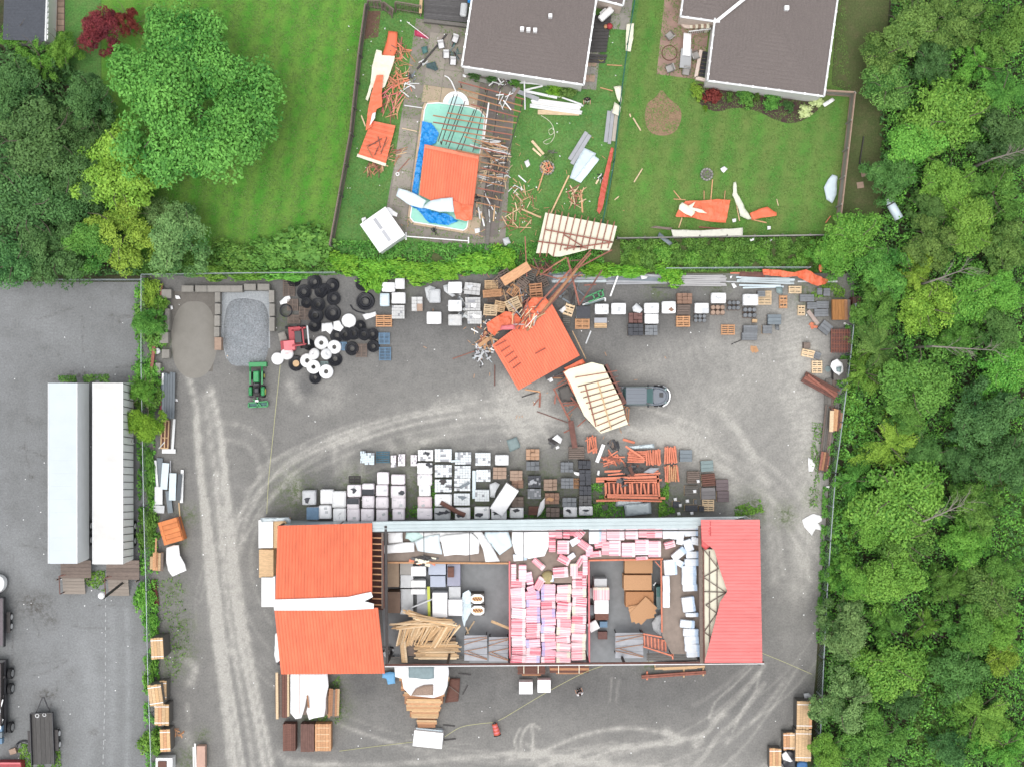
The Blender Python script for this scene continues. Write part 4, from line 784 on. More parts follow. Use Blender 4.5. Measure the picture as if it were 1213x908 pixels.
K('water',WATER,pool).prism([tuple(P(x,y,0).xy)for x,y in POOL],.02,.09)
cx,cy=540,124;st=MB();arc=lambda r,n=14:[tuple(P(cx+r*math.cos(a),cy+r*math.sin(a)*.98,0).xy)for a in[PI*1.02+i*PI*1.0/(n-1)for i in range(n)]]
st.prism(arc(15.5),.02,.15);st.build('entry_step',WHITE,pool);st=MB();st.prism(arc(9.5),.1,.165);st.build('entry_water',mat('shallow_water',C(196,232,230),.1,.05,1),pool)
for i in range(len(POOL)):
 a,b=POOL[i],POOL[(i+1)%len(POOL)];n=max(1,int(math.dist(a,b)/14));out=Vector((b[1]-a[1],a[0]-b[0])).normalized()*-3.2
 if out.dot(Vector(((a[0]+b[0])/2-530,(a[1]+b[1])/2-200)))<0:out=-out
 for k in range(n):
  p,q=[tuple(a[j]+(b[j]-a[j])*(k+e)/n for j in(0,1))for e in(.01,.99)]
  if abs((p[0]+q[0])/2-540)<13 and p[1]<132:continue
  w_=[P(*v,.1)for v in(p,q,(q[0]+out.x,q[1]+out.y),(p[0]+out.x,p[1]+out.y))];K('coping_slab',mat('tan_coping',C(204,176,146),.85,.1,2,rnd=.05),pool).prism([tuple(v.xy)for v in w_],.02,.115)
 rim=MB();rim.bar(P(*a,.13),P(*b,.13),.09,.05);rim.build('liner_rim',WHITE,pool)
sheet('pool_cover',[(500,144),(511,146),(520,158),(516,170),(504,176),(499,200),(494,236),(500,244),(512,250),(530,254),(543,262),(530,267),(508,264),(494,248),(486,244),(492,200),(498,165)],.3,BLUE,.2,.01,'bright blue crumpled pool cover along the left side of the pool','pool cover',fine=.3,nscale=2.4,fold=.6)
pn=thing('roof_sheet','big orange roof sheet lying across the lower half of the pool','roof debris',P(532,215,0));o=pn.location
ribbed(pn,[P(503,171,.85),P(568,184,.9),P(559,261,.7),P(496.5,231,.8)],7,ORANGE,3,.035,7,.09)
K('ridge_strip',ORANGE2,pn).bar(P(503,173.5,.98)-o,P(567,187,1.0)-o,.3,.05)
sheet('torn_roof_sheet',[(534,238),(560,244),(559,260),(552,262),(540,259),(537,248)],.88,ORANGE,.14,.02,'crumpled lower corner of orange sheet over the pool','roof debris',fold=.5)
CLEAR=mat('frosted_sheet',C(222,238,244),.3,.05,1.5)
sheet('curved_sheet',[(472,223),(483,226),(494,231),(505,238),(500,247),(485,243),(469,232)],1.05,CLEAR,.1,.03,'frosted curved sheet over the left edge of the pool, left of two','sheet',slope=(.03,0));sheet('curved_sheet',[(500,246),(510,238),(522,235),(536,234),(538,251),(520,251)],1.1,CLEAR,.1,.03,'frosted curved sheet over the pool touching the orange sheet','sheet')
# shed, cover reel
t=thing('garden_shed','white garden shed with two grey roof lights beside the pool patio','shed',P(454.5,274,1.1).xy.to_3d(),-36+0);ww,dd=M(37,2.2),M(41,2.2)
t.rotation_euler[2]=math.radians(35);K('wall',WHITEP,t).box(0,0,1.05,ww*.95,dd*.96,2.1);mb=MB()
for s in(-1,1):mb.box(s*ww/4,0,2.16,ww/2*1.0,dd,.08,tilt=s*.07)
mb.build('roof',WHITE,t,bevel=.02)
for s in(-1,1):K('roof_light',mat('grey_roof_light',C(178,180,186),.3,.05,2),t).box(-.02,s*dd*.21,2.245,.3,dd*.36,.04)
K('door',WHITE,t).box(ww*.48,0,1.0,.05,dd*.4,1.9)
sheet('torn_sheeting',[(455,246),(461,246),(471,253),(470,257),(462,255),(457,252)],1.4,WHITE,.15,.02,'torn white sheeting caught on the upper corner of the garden shed','sheet');sheet('white_scrap',[(428,259),(433,257),(434,260),(429,264)],.3,WHITE,.08,.02,'white scrap left of the garden shed','scrap')
t=thing('cover_reel','long white pool cover reel with end stands below the pool','pool reel',P(518,282,0));o=t.location;K('tube',WHITE,t).cyl(P(481,280,.5)-o,P(555,285.5,.5)-o,.05,8)
for x,y in((481,280),(555,285.5)):mb=MB();mb.bar(P(x,y-4.5,.08)-o,P(x,y+4.5,.08)-o,.12,.1);p=P(x,y,0)-o;mb.bar((p.x,p.y,.1),(p.x,p.y,.55),.08,.08);mb.build('stand',WHITE,t)
# deck, furniture, umbrella
GREYDECK=wood('dark_grey_deck',C(92,90,90));t=thing('wooden_deck','dark weathered wooden deck with a step above the pool patio','deck',P(530,5,0));o=t.location
for k in range(28):K('deck_board',GREYDECK,t).bar(P(502,21-k*2.3,.5)-o,P(554+k*.15,26-k*2.3,.5)-o,M(2.2),.06)
K('step',GREYWOOD,t).bar(P(502,25,.25)-o,P(553,31,.25)-o,.3,.5)
K('bench_rail',PINE,t).bar(P(498,16,1.0)-o,P(500,-20,1.0)-o,.26,.1)
mb=MB();mb.box(0,0,.5,.62,1.25,.5);o_=mb.build('storage_tub',GREYWRAP,bevel=.18);o_.location=P(549.5,14,.5)+Vector((0,0,-.0));o_.rotation_euler[2]=-.1;tag(o_,'rounded grey tub on the dark deck beside the left house','tub')
sheet('blue_scrap',[(554,-4),(558,-4),(557,4),(554,3)],.8,BLUE,.06,.03,'small blue cloth at the deck edge by the left house','cloth')
for i,(x,y,r,l)in enumerate(((523,55.5,10,'white cushioned stool left of the four on the pool patio'),(539.5,48.5,-20,'white cushioned stool nearest the roof corner, uppermost'),(529,67,0,'white cushioned stool left of the dark broken table'),(537,75,-5,'lowest white cushioned stool beside the roof corner'))):chair(x,y,r-90,CLOTHW,DARK,l,'white cushioned stools on the pool patio',.52)
def junk(name,label,cat,x,y,r,n,ms,seed,L=(.3,.8),z=.05,zmax=.5,w_=(.04,.1),part='fragment',cap=30,ang=None,elong=1.0,rot=0):
 """a heap of separate broken pieces"""
 t=thing(name,label,cat,P(x,y,0),rot);rs=random.Random(seed);R=M(r)
 for i in range(n):
  a=rs.uniform(0,2*PI);q=R*math.sqrt(rs.random());px,py=q*math.cos(a),q*math.sin(a)*elong;an=rs.uniform(0,PI)if ang is None else math.radians(rs.gauss(*ang));l=rs.uniform(*L)/2;zz=z+zmax*rs.random()*max(.1,1-q/R)+.02;dz=rs.uniform(-.12,.12)
  K(part,rs.choice(ms),t).bar((px-l*math.cos(an),py-l*math.sin(an),max(.03,zz-dz)),(px+l*math.cos(an),py+l*math.sin(an),max(.03,zz+dz)),rs.uniform(*w_),rs.uniform(.03,.06))
 return t
junk('broken_table','broken dark green glass table among the white stools','table',538,61,7,16,[TEAL,DARK,TEALG],3,(.3,.8),part='fragment',elong=1.6)
sheet('teal_chair_cover',[(499,56),(506,55),(507,62),(501,64)],.35,TEAL,.12,.03,'teal crumpled chair cover on the pool patio','cloth');sheet('closed_parasol',[(505,75),(515,73),(519,82),(516,84),(505,80)],.35,mat('dark_teal_cloth',C(66,92,94),.7,.2,4),.16,.02,'dark teal collapsed parasol beside the fallen dark beam','parasol',fold=.5)
t=thing('pink_parasol','pink folded parasol with a white pole on the patio edge','parasol',P(498,41,0));o=t.location;K('canopy',mat('pink_cloth',C(206,62,100),.7,.1,4),t).prism([tuple((P(x,y,.2)-o).xy)for x,y in((491,35),(497,36),(508,44),(507,46),(491,42))],.06,.32,.6);K('pole',WHITE,t).cyl(P(482,26,.4)-o,P(508,46,.36)-o,.03,6)
def plank(x0,y0,x1,y1,w_,m,label,cat='board',name='plank',z=.08,h=.05,z2=None,bev=0):
 a,b=P(x0,y0,z),P(x1,y1,z if z2 is None else z2);c_=(a+b)/2;mb=MB();mb.bar(a-c_,b-c_,M(w_),h);o_=mb.build(name,m,bevel=bev);o_.location=c_;return tag(o_,label,cat)
plank(494,82,529,41,1.8,DARK,'long dark beam lying diagonally on the pool patio','beam','fallen_beam',.2,.15)
junk('white_frame_debris','twisted white frame pieces at the left patio edge','debris',485,106,9,9,[WHITEP],5,(.4,1.0),part='rail');junk('dark_debris','dark crumpled debris near the twisted white frame','debris',489,92,5,10,[DARK,BLACK,SLATE],6,(.2,.6));junk('white_frame_debris','white hooked rail pieces beside the dark beam end','debris',501,77,5,4,[WHITEP],7,(.4,.8),part='rail')
t=thing('curved_rail','white curved pool hand rail above the entry steps','hand rail',P(536,100,0));o=t.location;MB().path([P(x,y,z)-o for x,y,z in((527,90,.1),(531,92,.4),(535,97,.6),(538,104,.6),(541,111,.3))],.06).build('tube',WHITE,t)
# bare roof frame tilted over the pool
t=thing('roof_frame','torn open roof frame of brown purlins hanging over the pool','roof frame',P(575,135,0));o=t.location
PUR=[((543,97),(621,118)),((543,105),(619,126)),((555,115),(617,133)),((558,124),(613,139)),((530,134),(612,146)),((513,137),(608,153)),((513,145),(607,160)),((523,153),(604,166)),((550,162),(601,176)),((524,166),(600,183)),((540,178),(598,190)),((569,192),(602,199)),((569,199),(601,206)),((568,207),(600,213)),((567,214),(598,221)),((566,223),(597,229)),((565,231),(595,238)),((564,240),(592,246))]
for i,(a,b)in enumerate(PUR):K('purlin',CEDAR if i%3 else RUST,t).bar(P(*a,1.5)-o,P(*b,1.9)-o,.1,.1)
for a,b in(((538,112),(519,168)),((542,112),(523,170)),((551,120),(531,176)),((547,124),(528,172)),((565,128),(546,180)),((562,130),(541,178)),((578,106),(560,180)),((592,104),(585,160)),((620,118),(599,192)),((599,192),(590,252)),((590,190),(580,250)),((580,188),(572,246))):K('truss_chord',DARK,t).bar(P(*a,1.3)-o,P(*b,1.2)-o,.07,.12)
K('white_post',WHITEP,t).bar(P(579,122,1.7)-o,P(573,165,1.6)-o,.12,.1);lg=MB()
for x,y in((522,168),(545,178),(600,190),(618,120),(546,100),(575,105)):p=P(x,y,1.2)-o;lg.bar((p.x,p.y,.05),(p.x,p.y,1.35),.08,.08)
lg.build('strut',RUSTD,t)
junk('splintered_lumber','splintered pale lumber heaped right of the pool sheet, upper part','debris',583,180,17,26,[PINE,WHITEP,PINE2,CEDAR,GREYWOOD],11,(.8,2.2),.3,.8,(.05,.16),'board',ang=(-8,14),elong=.8);junk('splintered_lumber','splintered lumber and battens right of the pool, middle part','debris',586,205,16,26,[PINE,OLDWOOD,PINE2,GREYWOOD,WHITEP],12,(.5,1.6),.2,.6,(.05,.12),'board',elong=1.2);junk('splintered_lumber','grey and tan splintered boards right of the pool, lowest part','debris',577,243,14,24,[GREYWOOD,OLDWOOD,PINE,WHITEP],13,(.4,1.5),.1,.5,(.05,.14),'board',ang=(100,30),elong=1.6)
junk('splintered_lumber','fine pale splinters along the right edge of the pool patio','debris',591,195,15,60,[PINE2,PINE,WHITEP,OLDWOOD],17,(.3,1.1),.1,.5,(.03,.07),'splinter',elong=1.7);junk('splintered_lumber','fine tan splinters on the grass left of the upturned cream roof','debris',622,245,18,34,[PINE2,PINE,CEDAR,RUST],18,(.3,1.3),.03,.12,(.03,.07),'splinter',elong=1.2);junk('splintered_lumber','fine orange splinters along the left patio edge','debris',476,90,12,36,[PINE3,CEDAR,ORANGE2,PINE2],19,(.3,1.2),.03,.3,(.03,.06),'splinter',elong=2.6);junk('splintered_lumber','grey and white broken trim in the bed below the left house','debris',592,98,14,26,[GREYWOOD,WHITEP,OLDWOOD,DARK],20,(.4,1.4),.1,.5,(.05,.12),'splinter',elong=.45)
junk('white_rail_debris','twisted white gutter pieces caught in the bare roof frame','debris',598,125,8,8,[WHITE,WHITEP],14,(.6,1.4),1.9,.3,part='rail',ang=(80,40),elong=1.5);plank(606,118,615,104,3.4,OLDWOOD,'grey-brown board resting on the right edge of the roof frame',z=2.0);plank(571,232,578,262,4,GREYWOOD,'wide grey board right of the lower pool corner',z=.4);plank(579,262,576,298,4.5,GREYWOOD,'broad grey board running into the vines below the pool',z=.15)
sheet('white_scrap',[(562,271),(568,270),(569,275),(563,277)],.15,WHITE,.05,.02,'white ring-shaped scrap at the lower right pool corner','scrap');junk('black_debris','black crumpled frame on the slabs below the pool','debris',514,274,4,9,[BLACK,DARK],15,(.2,.5));junk('black_debris','black crumpled rubbish right of the orange pool sheet','debris',566,236,4,9,[BLACK,DARK],16,(.2,.5));sheet('grey_box_lid',[(595,283),(602,281),(605,288),(598,292)],.3,GREYWRAP,.02,.06,'pale grey box lid lying on the grass by the vine bush','lid')
plank(557,92,580,98,4.5,STONE,'grey stone planter edge below the left house','planter','planter_edge',.15,.3);sheet('white_battens',[(548,88),(553,89),(552,92),(548,91)],.2,WHITEP,.03,.03,'white scrap beside the planter below the left house','scrap')
# collapsed orange and cream sheets on the grass at the left of the pool
sheet('roof_sheet',[(460,37),(471,38),(470,58),(467,68),(452,66),(458,50)],.35,ORANGE,.06,.02,'narrow orange roof sheet at the top of the wreckage on the grass','roof debris');sheet('liner_sheet',[(446,59),(452,61),(452,66),(468,67),(463,84),(456,103),(447,108),(441,104),(436,120),(433,118),(439,98),(441,78)],.5,CREAM,.12,.02,'cream liner sheet crossing the orange wreckage on the grass','liner debris',fold=.3)
sheet('roof_sheet',[(446,89),(454,89),(452,112),(453,126),(446,130),(440,150),(433,155),(436,130),(440,110)],.75,ORANGE,.1,.02,'orange strip lying over the cream liner sheet','roof debris',fold=.3);sheet('white_scrap',[(441,134),(445,133),(444,140),(438,149)],.95,WHITE,.04,.02,'white torn scrap on the orange strip','scrap')
pn=thing('roof_sheet','square orange roof sheet at the bottom of the wreckage on the grass','roof debris',P(447,170,0));o=pn.location
ribbed(pn,[P(440,143,.5),P(424.5,183,.45),P(457,194,.4),P(468.5,149,.5)],4,ORANGE,2,.05,4,.06);K('edge_trim',CREAM,pn).bar(P(423,184,.42)-o,P(457,195.5,.38)-o,.28,.05)
junk('splintered_purlins','orange splintered battens beside the top orange sheet','debris',470,60,11,20,[ORANGE2,CEDAR,RUST],21,(.5,1.5),.1,.4,part='batten',w_=(.05,.12));junk('splintered_purlins','star of orange splintered battens right of the cream liner','debris',469,97,9,26,[ORANGE2,PINE3,CEDAR],22,(.8,1.7),.1,.8,part='batten',w_=(.05,.12));junk('splintered_purlins','tan and pink splinters between the wreckage and the patio','debris',463,122,11,28,[CEDAR,PINE3,RUST,PINKR],23,(.6,1.8),.1,.6,part='batten',elong=1.5,ang=(60,30),w_=(.05,.1));junk('splintered_purlins','reddish splinters below the square orange sheet','debris',444,198,13,26,[RUST,CEDAR,PINE,RUSTD],24,(.5,1.4),.05,.4,part='batten',elong=.6,ang=(80,35),w_=(.05,.1));junk('splintered_purlins','thin splinters scattered right of the square orange sheet','debris',466,186,11,14,[RUST,PINE,CEDAR],25,(.7,1.8),.05,.3,part='batten',ang=(35,25),w_=(.04,.08));junk('splintered_purlins','dark splinters lying on the square orange sheet','debris',447,176,10,7,[RUSTD,CEDAR],26,(.8,1.8),.55,.1,part='batten',ang=(50,40),w_=(.04,.08))
for i,(x0,y0,x1,y1,w_,m,l)in enumerate(((428,137,433,150,1.4,PINE2,'pale stick left of the orange wreckage'),(473,58,488,60,1.6,ORANGE2,'orange batten pointing at the pool patio'),(482,60,492,74,1,CEDAR,'thin batten on the left patio edge, upper'),(479,125,500,128,1,WHITEP,'thin white rod across the left patio'),(476,152,494,156,.8,PINE2,'thin pale batten across the left patio, lower'),(470,205,485,188,.9,RUST,'thin rusty batten at the left patio edge'))):plank(x0,y0,x1,y1,w_,m,l)
t=thing('floor_drain','small white ring lying on the patio left of the pool','ring',P(471,206.5,.05));MB().torus((0,0,.05),.14,.05,14,5).build('ring',WHITE,t)
# centre lawn: stacks, sheets, sticks
def boards(name,label,cat,x0,y0,x1,y1,n,w_,m,jit=1.0,z=.1,lay=1,part='board',h=.06,group=None,fill=.93,skew=0):
 """parallel boards side by side from one end line to the other; each board a part"""
 t=thing(name,label,cat,P((x0+x1)/2,(y0+y1)/2,0),group=group);o=t.location;d=Vector((x1-x0,y1-y0)).normalized();nn=Vector((-d.y,d.x));rs=random.Random(x0*7+y0);ms=m if isinstance(m,list)else[m]
 for l in range(lay):
  for i in range(n):
   off=nn*(i-(n-1)/2)*w_;j0,j1=d*rs.uniform(-jit,jit),d*rs.uniform(-jit,jit);zz=z+l*h+rs.uniform(0,.012);mb=MB();a,b=P(x0+off.x+j0.x,y0+off.y+j0.y,zz),P(x1+off.x+j1.x,y1+off.y+j1.y,zz);k=nn*rs.uniform(-skew,skew)/S;mb.bar(a-o+Vector((k.x,-k.y,0)),b-o-Vector((k.x,-k.y,0)),M(w_)*fill*rs.uniform(.92,1.04),h*.95);mb.build(part,rs.choice(ms),t)
 if z>.3:mb=MB();a,b=P(x0,y0,0)-o,P(x1,y1,0)-o;u=(b-a);mb.bar(a+u*.15+Vector((0,0,(z-h/2)/2)),b-u*.15+Vector((0,0,(z-h/2)/2)),M(w_*n)*.92,(z-h/2-.02));mb.build('lower_stack',ms[0],t)
 return t
boards('siding_stack','stack of white siding boards on the lawn below the left house','board stack',630,122,688,130,5,2.4,[WHITEP,SID],2.5,.12,2);plank(637,133,686,134.5,5.4,PINE2,'wide tan board in front of the white siding stack',z=.12);plank(622,108,660,116,3,WHITEP,'white trim board leaning behind the siding stack',z=.5);plank(622,107,643,102,2,WHITEP,'white batten leaning under the gutter of the left house',z=.6);plank(604,97,646,100,2.4,WHITEP,'white batten close to the wall of the left house',z=.4);plank(621,94,622,130,1.6,WHITEP,'upright white batten crossing the scattered trim',z=.7);plank(607,106,638,118,5,PIPEGREY,'grey siding strip left of the white siding stack',z=.3);plank(655,112,689,124,1.8,WHITEP,'white corrugated strip above the siding stack',z=.35)
t=thing('garden_hose','thin pale rope lying in loops on the centre lawn','rope',P(650,158,0));o=t.location;MB().path([P(x,y,.04)-o for x,y in spline([(641,137),(650,143),(655,150),(656,157),(652,160),(650,155),(655,152),(657,160),(653,168),(647,171),(644,168),(652,164)],5)],.025,5).build('rope',CREAM,t)
plank(630,167,644,183,3,PINE2,'pale board on the centre lawn, right of a parallel pair');plank(631,176,641,185,2.2,PINE2,'pale board on the centre lawn, left of a parallel pair');sheet('white_scrap',[(621,192),(626,189),(628,196),(624,199)],.1,WHITE,.06,.02,'white square scrap left of the stone ring with orange wood','scrap');plank(614,208,623,216,1.5,WHITEP,'small white batten on the centre lawn');plank(645,201,637,226,1.6,PINE3,'tan post fallen across the stone ring',z=.3);junk('firewood','splintered orange wood heaped inside the stone ring','firewood',648,200,7,22,[ORANGE2,PINE3,PINE],31,(.3,.7),.15,.35,part='stick');junk('grey_slat_debris','broken grey slats above the stone ring','debris',652,183,6,10,[GREYWOOD,STONE],32,(.3,.8))
boards('siding_sheets','two long grey siding strips on the centre lawn','siding',697,158,676,192,2,5,PIPEGREY,2,.15);sheet('white_sheet',[(692,175),(706,182),(703,190),(687,215),(675,211),(680,196)],.22,PALEBLUE,.03,.03,'white sheet beside the two grey siding strips','sheet');sheet('white_sheet',[(703,184),(710,189),(688,217),(680,213)],.3,PALEBLUE,.02,.03,'pale blue sheet on top of the white sheet','sheet')
plank(674,208,652,254,1.8,PINE,'long thin pole reaching the upturned cream roof',z=.15,h=.1);junk('splintered_lumber','star-shaped heap of tan splinters on the centre lawn','debris',683,233,9,26,[PINE,CEDAR,RUST,PINE2],33,(.5,1.4),.05,.5,part='stick',elong=1.2);plank(688,225,690,252,2,PINE3,'tan board right of the star-shaped splinters')
sheet('liner_sheet',[(742,29),(751,28),(750,46),(747,61),(741,60)],.35,CREAM,.08,.03,'narrow cream sheet leaning on the green wire fence, uppermost','liner debris');sheet('liner_sheet',[(727,103),(736,102),(737,118),(735,124),(731,117)],.4,CREAM,.12,.02,'curled cream sheet at the green fence, upper of two','liner debris');sheet('liner_sheet',[(728,121),(736,127),(733,138),(725,134)],.5,CREAM,.12,.02,'curled cream sheet at the green fence, lower of two','liner debris');boards('siding_sheets','grey-beige siding strips along the green fence','siding',726,133,722,168,3,4.5,[PIPEGREY,mat('beige_siding',C(196,184,168),.6,.08,2)],3,.2)
sheet('roof_sheet',[(724,175),(727,176),(722,205),(714,246),(710,254),(707,250),(712,220)],.4,mat('dark_orange_steel',C(214,88,66),.5,.1,2),.1,.02,'narrow folded red-orange sheet standing along the green fence','roof debris',fold=.4);junk('black_debris','black crumpled rubbish against the red-orange sheet','debris',712,211,4,10,[BLACK,CLOTHW,BLACK],36,(.2,.5));plank(706,218,709,212,2,PINE2,'short yellow board beside the black rubbish');plank(711,104,726,108,1.2,PINE3,'thin orange batten near the corner of the left house');plank(719,77,737,78,1.2,PINE3,'thin orange batten on the narrow lawn by the green fence')
for i,(x0,y0,x1,y1,w_,m,l)in enumerate(((750,140,759,155,1.6,PINE2,'pale board right of the green fence'),(746,135,747,139,1.5,PINE2,'tiny pale chip just right of the green fence'),(751,216,761,200,1.4,PINE2,'pale board on the right lawn, below the bark circle'),(728,237,733,233,1.2,PINE2,'small pale chip on the right lawn near the fence end'),(844,213,842,237,1.2,PINE3,'tan batten between the stone ring and the orange sheet'),(834,226,834,237,1,PINE3,'short tan batten left of the stone ring batten'),(859,226,858,237,1,PINE3,'short tan batten above the right end of the orange sheet'),(798,226,806,236,1,PINE3,'tan splinter above the left corner of the orange sheet'),(808,258,804,270,1.4,PINE,'tan board below the orange sheet'),(798,236,812,237,1,PINE3,'thin tan batten at the orange sheet corner'),(872,240,876,262,1.4,PINE,'tan pole beside the cream ribbon'),(890,260,908,264,1.4,PINE3,'tan batten below the short orange sheet'),(920,236,922,244,.9,PINE2,'tiny stick right of the short orange sheet'),(978,264,984,256,1.2,ORANGE2,'orange stick in the lower right lawn corner'),(828,269,862,272,1.4,RUST,'rusty batten on the pale sheet by the low fence'),(899,296,914,283,3,GREYWRAP,'grey batten in the weedy strip'))):plank(x0,y0,x1,y1,w_,m,l,z=.12)
sheet('hanging_sheet',[(776,268),(796,270),(796,273),(770,270)],.6,OLDWOOD,.04,.04,'grey board panel hanging on the low fence','panel');sheet('slate_panel',[(781,275),(797,288),(793,291),(779,280)],.5,SLATE,.08,.03,'dark slate panel sticking out of the weedy strip','panel')
junk('fallen_branches','tan and rusty splinters left of the upturned cream roof','debris',612,258,16,18,[PINE,RUST,PINE2,CEDAR],41,(.6,1.6),.05,.3,part='stick',w_=(.04,.09));junk('fallen_branches','tan splinters between the lumber and the stone ring','debris',612,225,12,10,[PINE,CEDAR,WHITEP],42,(.4,1.2),.05,.2,part='stick',w_=(.05,.1));plank(618,248,641,258,2,PINE,'tan post left of the upturned cream roof',z=.3)
# upturned cream roof section on the fence line
t=thing('roof_section','upturned cream roof section with red purlins lying across the fence line','roof debris',P(683,278,0));o=t.location;qq=[(646,252),(731,268),(726,288),(722,297),(700,295),(664,304),(655,304),(650,300),(635,300)]
lm=MB();pts=[P(x,y,1.5)-o for x,y in qq];lm.prism([tuple(p.xy)for p in pts],1.42,1.5);lm.build('liner',CREAM,t)
for i in range(11):
 f_=(i+.45)/11;a=(646+85*f_,252+16*f_);b=(635+89*f_,301-5*f_);K('purlin',RUST,t).bar(P(a[0]+1.2,a[1]-4.5,1.58)-o,P(b[0]+.4,b[1]+(4 if i<3 else-2),1.58)-o,.09,.14)
for a,b in(((637,286),(695,294)),((645,272),(726,287)),((726,287),(668,295)),((668,278),(690,292))):K('truss_bar',RUST,t).bar(P(*a,1.7)-o,P(*b,1.7)-o,.11,.1)
lg=MB()
for x,y in((646,256),(722,270),(640,296),(712,290)):p=P(x,y,1.4)-o;lg.bar((p.x,p.y,0),(p.x,p.y,1.42),.1,.1)
lg.build('strut',RUSTD,t)
# crumpled orange and cream sheets on the right lawn, white scraps
sheet('roof_sheet',[(800,256),(806,243),(812,238),(830,238),(850,236),(865,237),(860,264),(845,263),(820,258),(801,257)],.35,ORANGE,.16,.02,'wide crumpled orange sheet on the right lawn','roof debris',fold=.5);sheet('liner_sheet',[(805,243),(808,240),(822,247),(824,252),(819,257),(813,254),(804,248)],.7,CREAM,.12,.03,'rolled cream liner on the crumpled orange sheet','liner debris');sheet('liner_sheet',[(815,244),(824,239),(820,246),(832,249),(838,253),(828,252),(819,248)],.75,CREAM,.1,.02,'cream liner tongue folded over the orange sheet','liner debris')
sheet('liner_sheet',[(869,216),(872,215),(873,228),(878,238),(884,250),(891,259),(886,260),(877,256),(874,246),(868,231)],.4,mat('pale_green_liner',C(226,230,206),.6,.06,2),.14,.02,'long curved cream ribbon on the right lawn','liner debris');sheet('roof_sheet',[(888,253),(900,247),(909,245),(920,252),(920,256),(904,258),(891,261)],.35,ORANGE,.12,.02,'short orange sheet at the end of the cream ribbon','roof debris')
sheet('liner_sheet',[(795,272),(830,273),(880,270),(880,279),(830,280),(797,281)],1.15,mat('pale_liner',C(222,220,204),.6,.06,2),.05,.02,'long pale sheet draped over the low board fence','liner debris')
for pg,l in(([(981,213),(986,207),(992,209),(991,230),(986,241),(979,236),(976,222)],'large white sheet caught on the tall board fence'),([(853,200),(858,197),(862,200),(857,205)],'white square scrap on the right lawn'),([(867,260),(872,259),(872,263),(868,264)],'white crumpled scrap under the cream ribbon'),([(909,268),(913,268),(913,272),(909,272)],'white round scrap near the low fence'),([(974,123),(986,116),(989,119),(977,127)],'white board piece under the right corner of the brown roof'),([(888,283),(893,282),(893,285),(889,286)],'white scrap in the weedy strip')):sheet('white_scrap',pg,.25,PALEBLUE if '981' in str(pg[0])else WHITE,.08,.02,l,'scrap')
t=thing('water_tank','white cylindrical tank with a dark band fallen in the trees','tank',P(1057,249,1.7),-60);MB().cyl((-.95,0,.42),(.95,0,.42),.4,14).build('barrel',PALEBLUE,t,True);MB().cyl((-.62,0,.42),(-.5,0,.42),.42,14).build('band',DARK,t);MB().cyl((-1.05,0,.42),(-.95,0,.42),.3,12).build('cap',WHITE,t)
sheet('white_scrap',[(1038,340),(1044,338),(1047,347),(1043,350)],2.5,PALEBLUE,.15,.02,'pale scrap hanging in the trees near the yard corner','scrap')
# narrow side yard between house and green fence
t=thing('grill','white covered barbecue grill on the dark side deck','grill',P(717,20,.3),42);K('lid',WHITE,t,bevel=.12).box(0,0,.75,1.5,.62,.5);K('cabinet',DARK,t).box(0,0,.35,1.2,.5,.6);K('side_shelf',WHITEP,t).box(0,.42,.7,.7,.14,.05)
t=thing('side_deck','dark side deck beside the left house','deck',P(710,42,0));o=t.location
for k in range(11):K('deck_board',DARK,t).bar(P(701-k*.45,20+k*4,.28)-o,P(724-k*.55,20+k*4,.28)-o,M(3.7),.06)
for k in range(3):K('step',DARK,t).bar(P(699-k,66+k*3.5,.2-.06*k)-o,P(719-k,66.5+k*3.5,.2-.06*k)-o,.22,.1)
p_=flat('side_path',[(696,62),(711,62),(706,107),(689,105)],.02,CONC)
for k in range(5):
 for j in range(2):mb=MB();q=P(698+j*7-k*1.2,66+k*9,0);mb.box(q.x,q.y,.04,.5,.62,.05,-.1);mb.build('paving_slab',STONEB if k%2 else CONC,p_)
t=thing('kettle_toys','red and orange toys heaped beside the barbecue grill','toys',P(722,32,.3));MB().lathe((0,0,0),[(.01,.5),(.22,.4),(.3,.2),(.2,0)],10).build('red_pail',REDP,t,True);MB().lathe((-.35,0,0),[(.01,.3),(.16,.25),(.2,.1),(.1,0)],10).build('tan_pail',PINE3,t,True)
t=thing('garden_hose','yellow coiled garden hose on the narrow side lawn','hose',P(711.5,70.5,0));mb=MB()
for k in range(3):mb.torus((.03*k,.02*k,.05+.04*k),.3-.03*k,.03,18,5)
mb.build('coil',mat('hose_yellow',C(206,190,96),.6,.1,3),t)
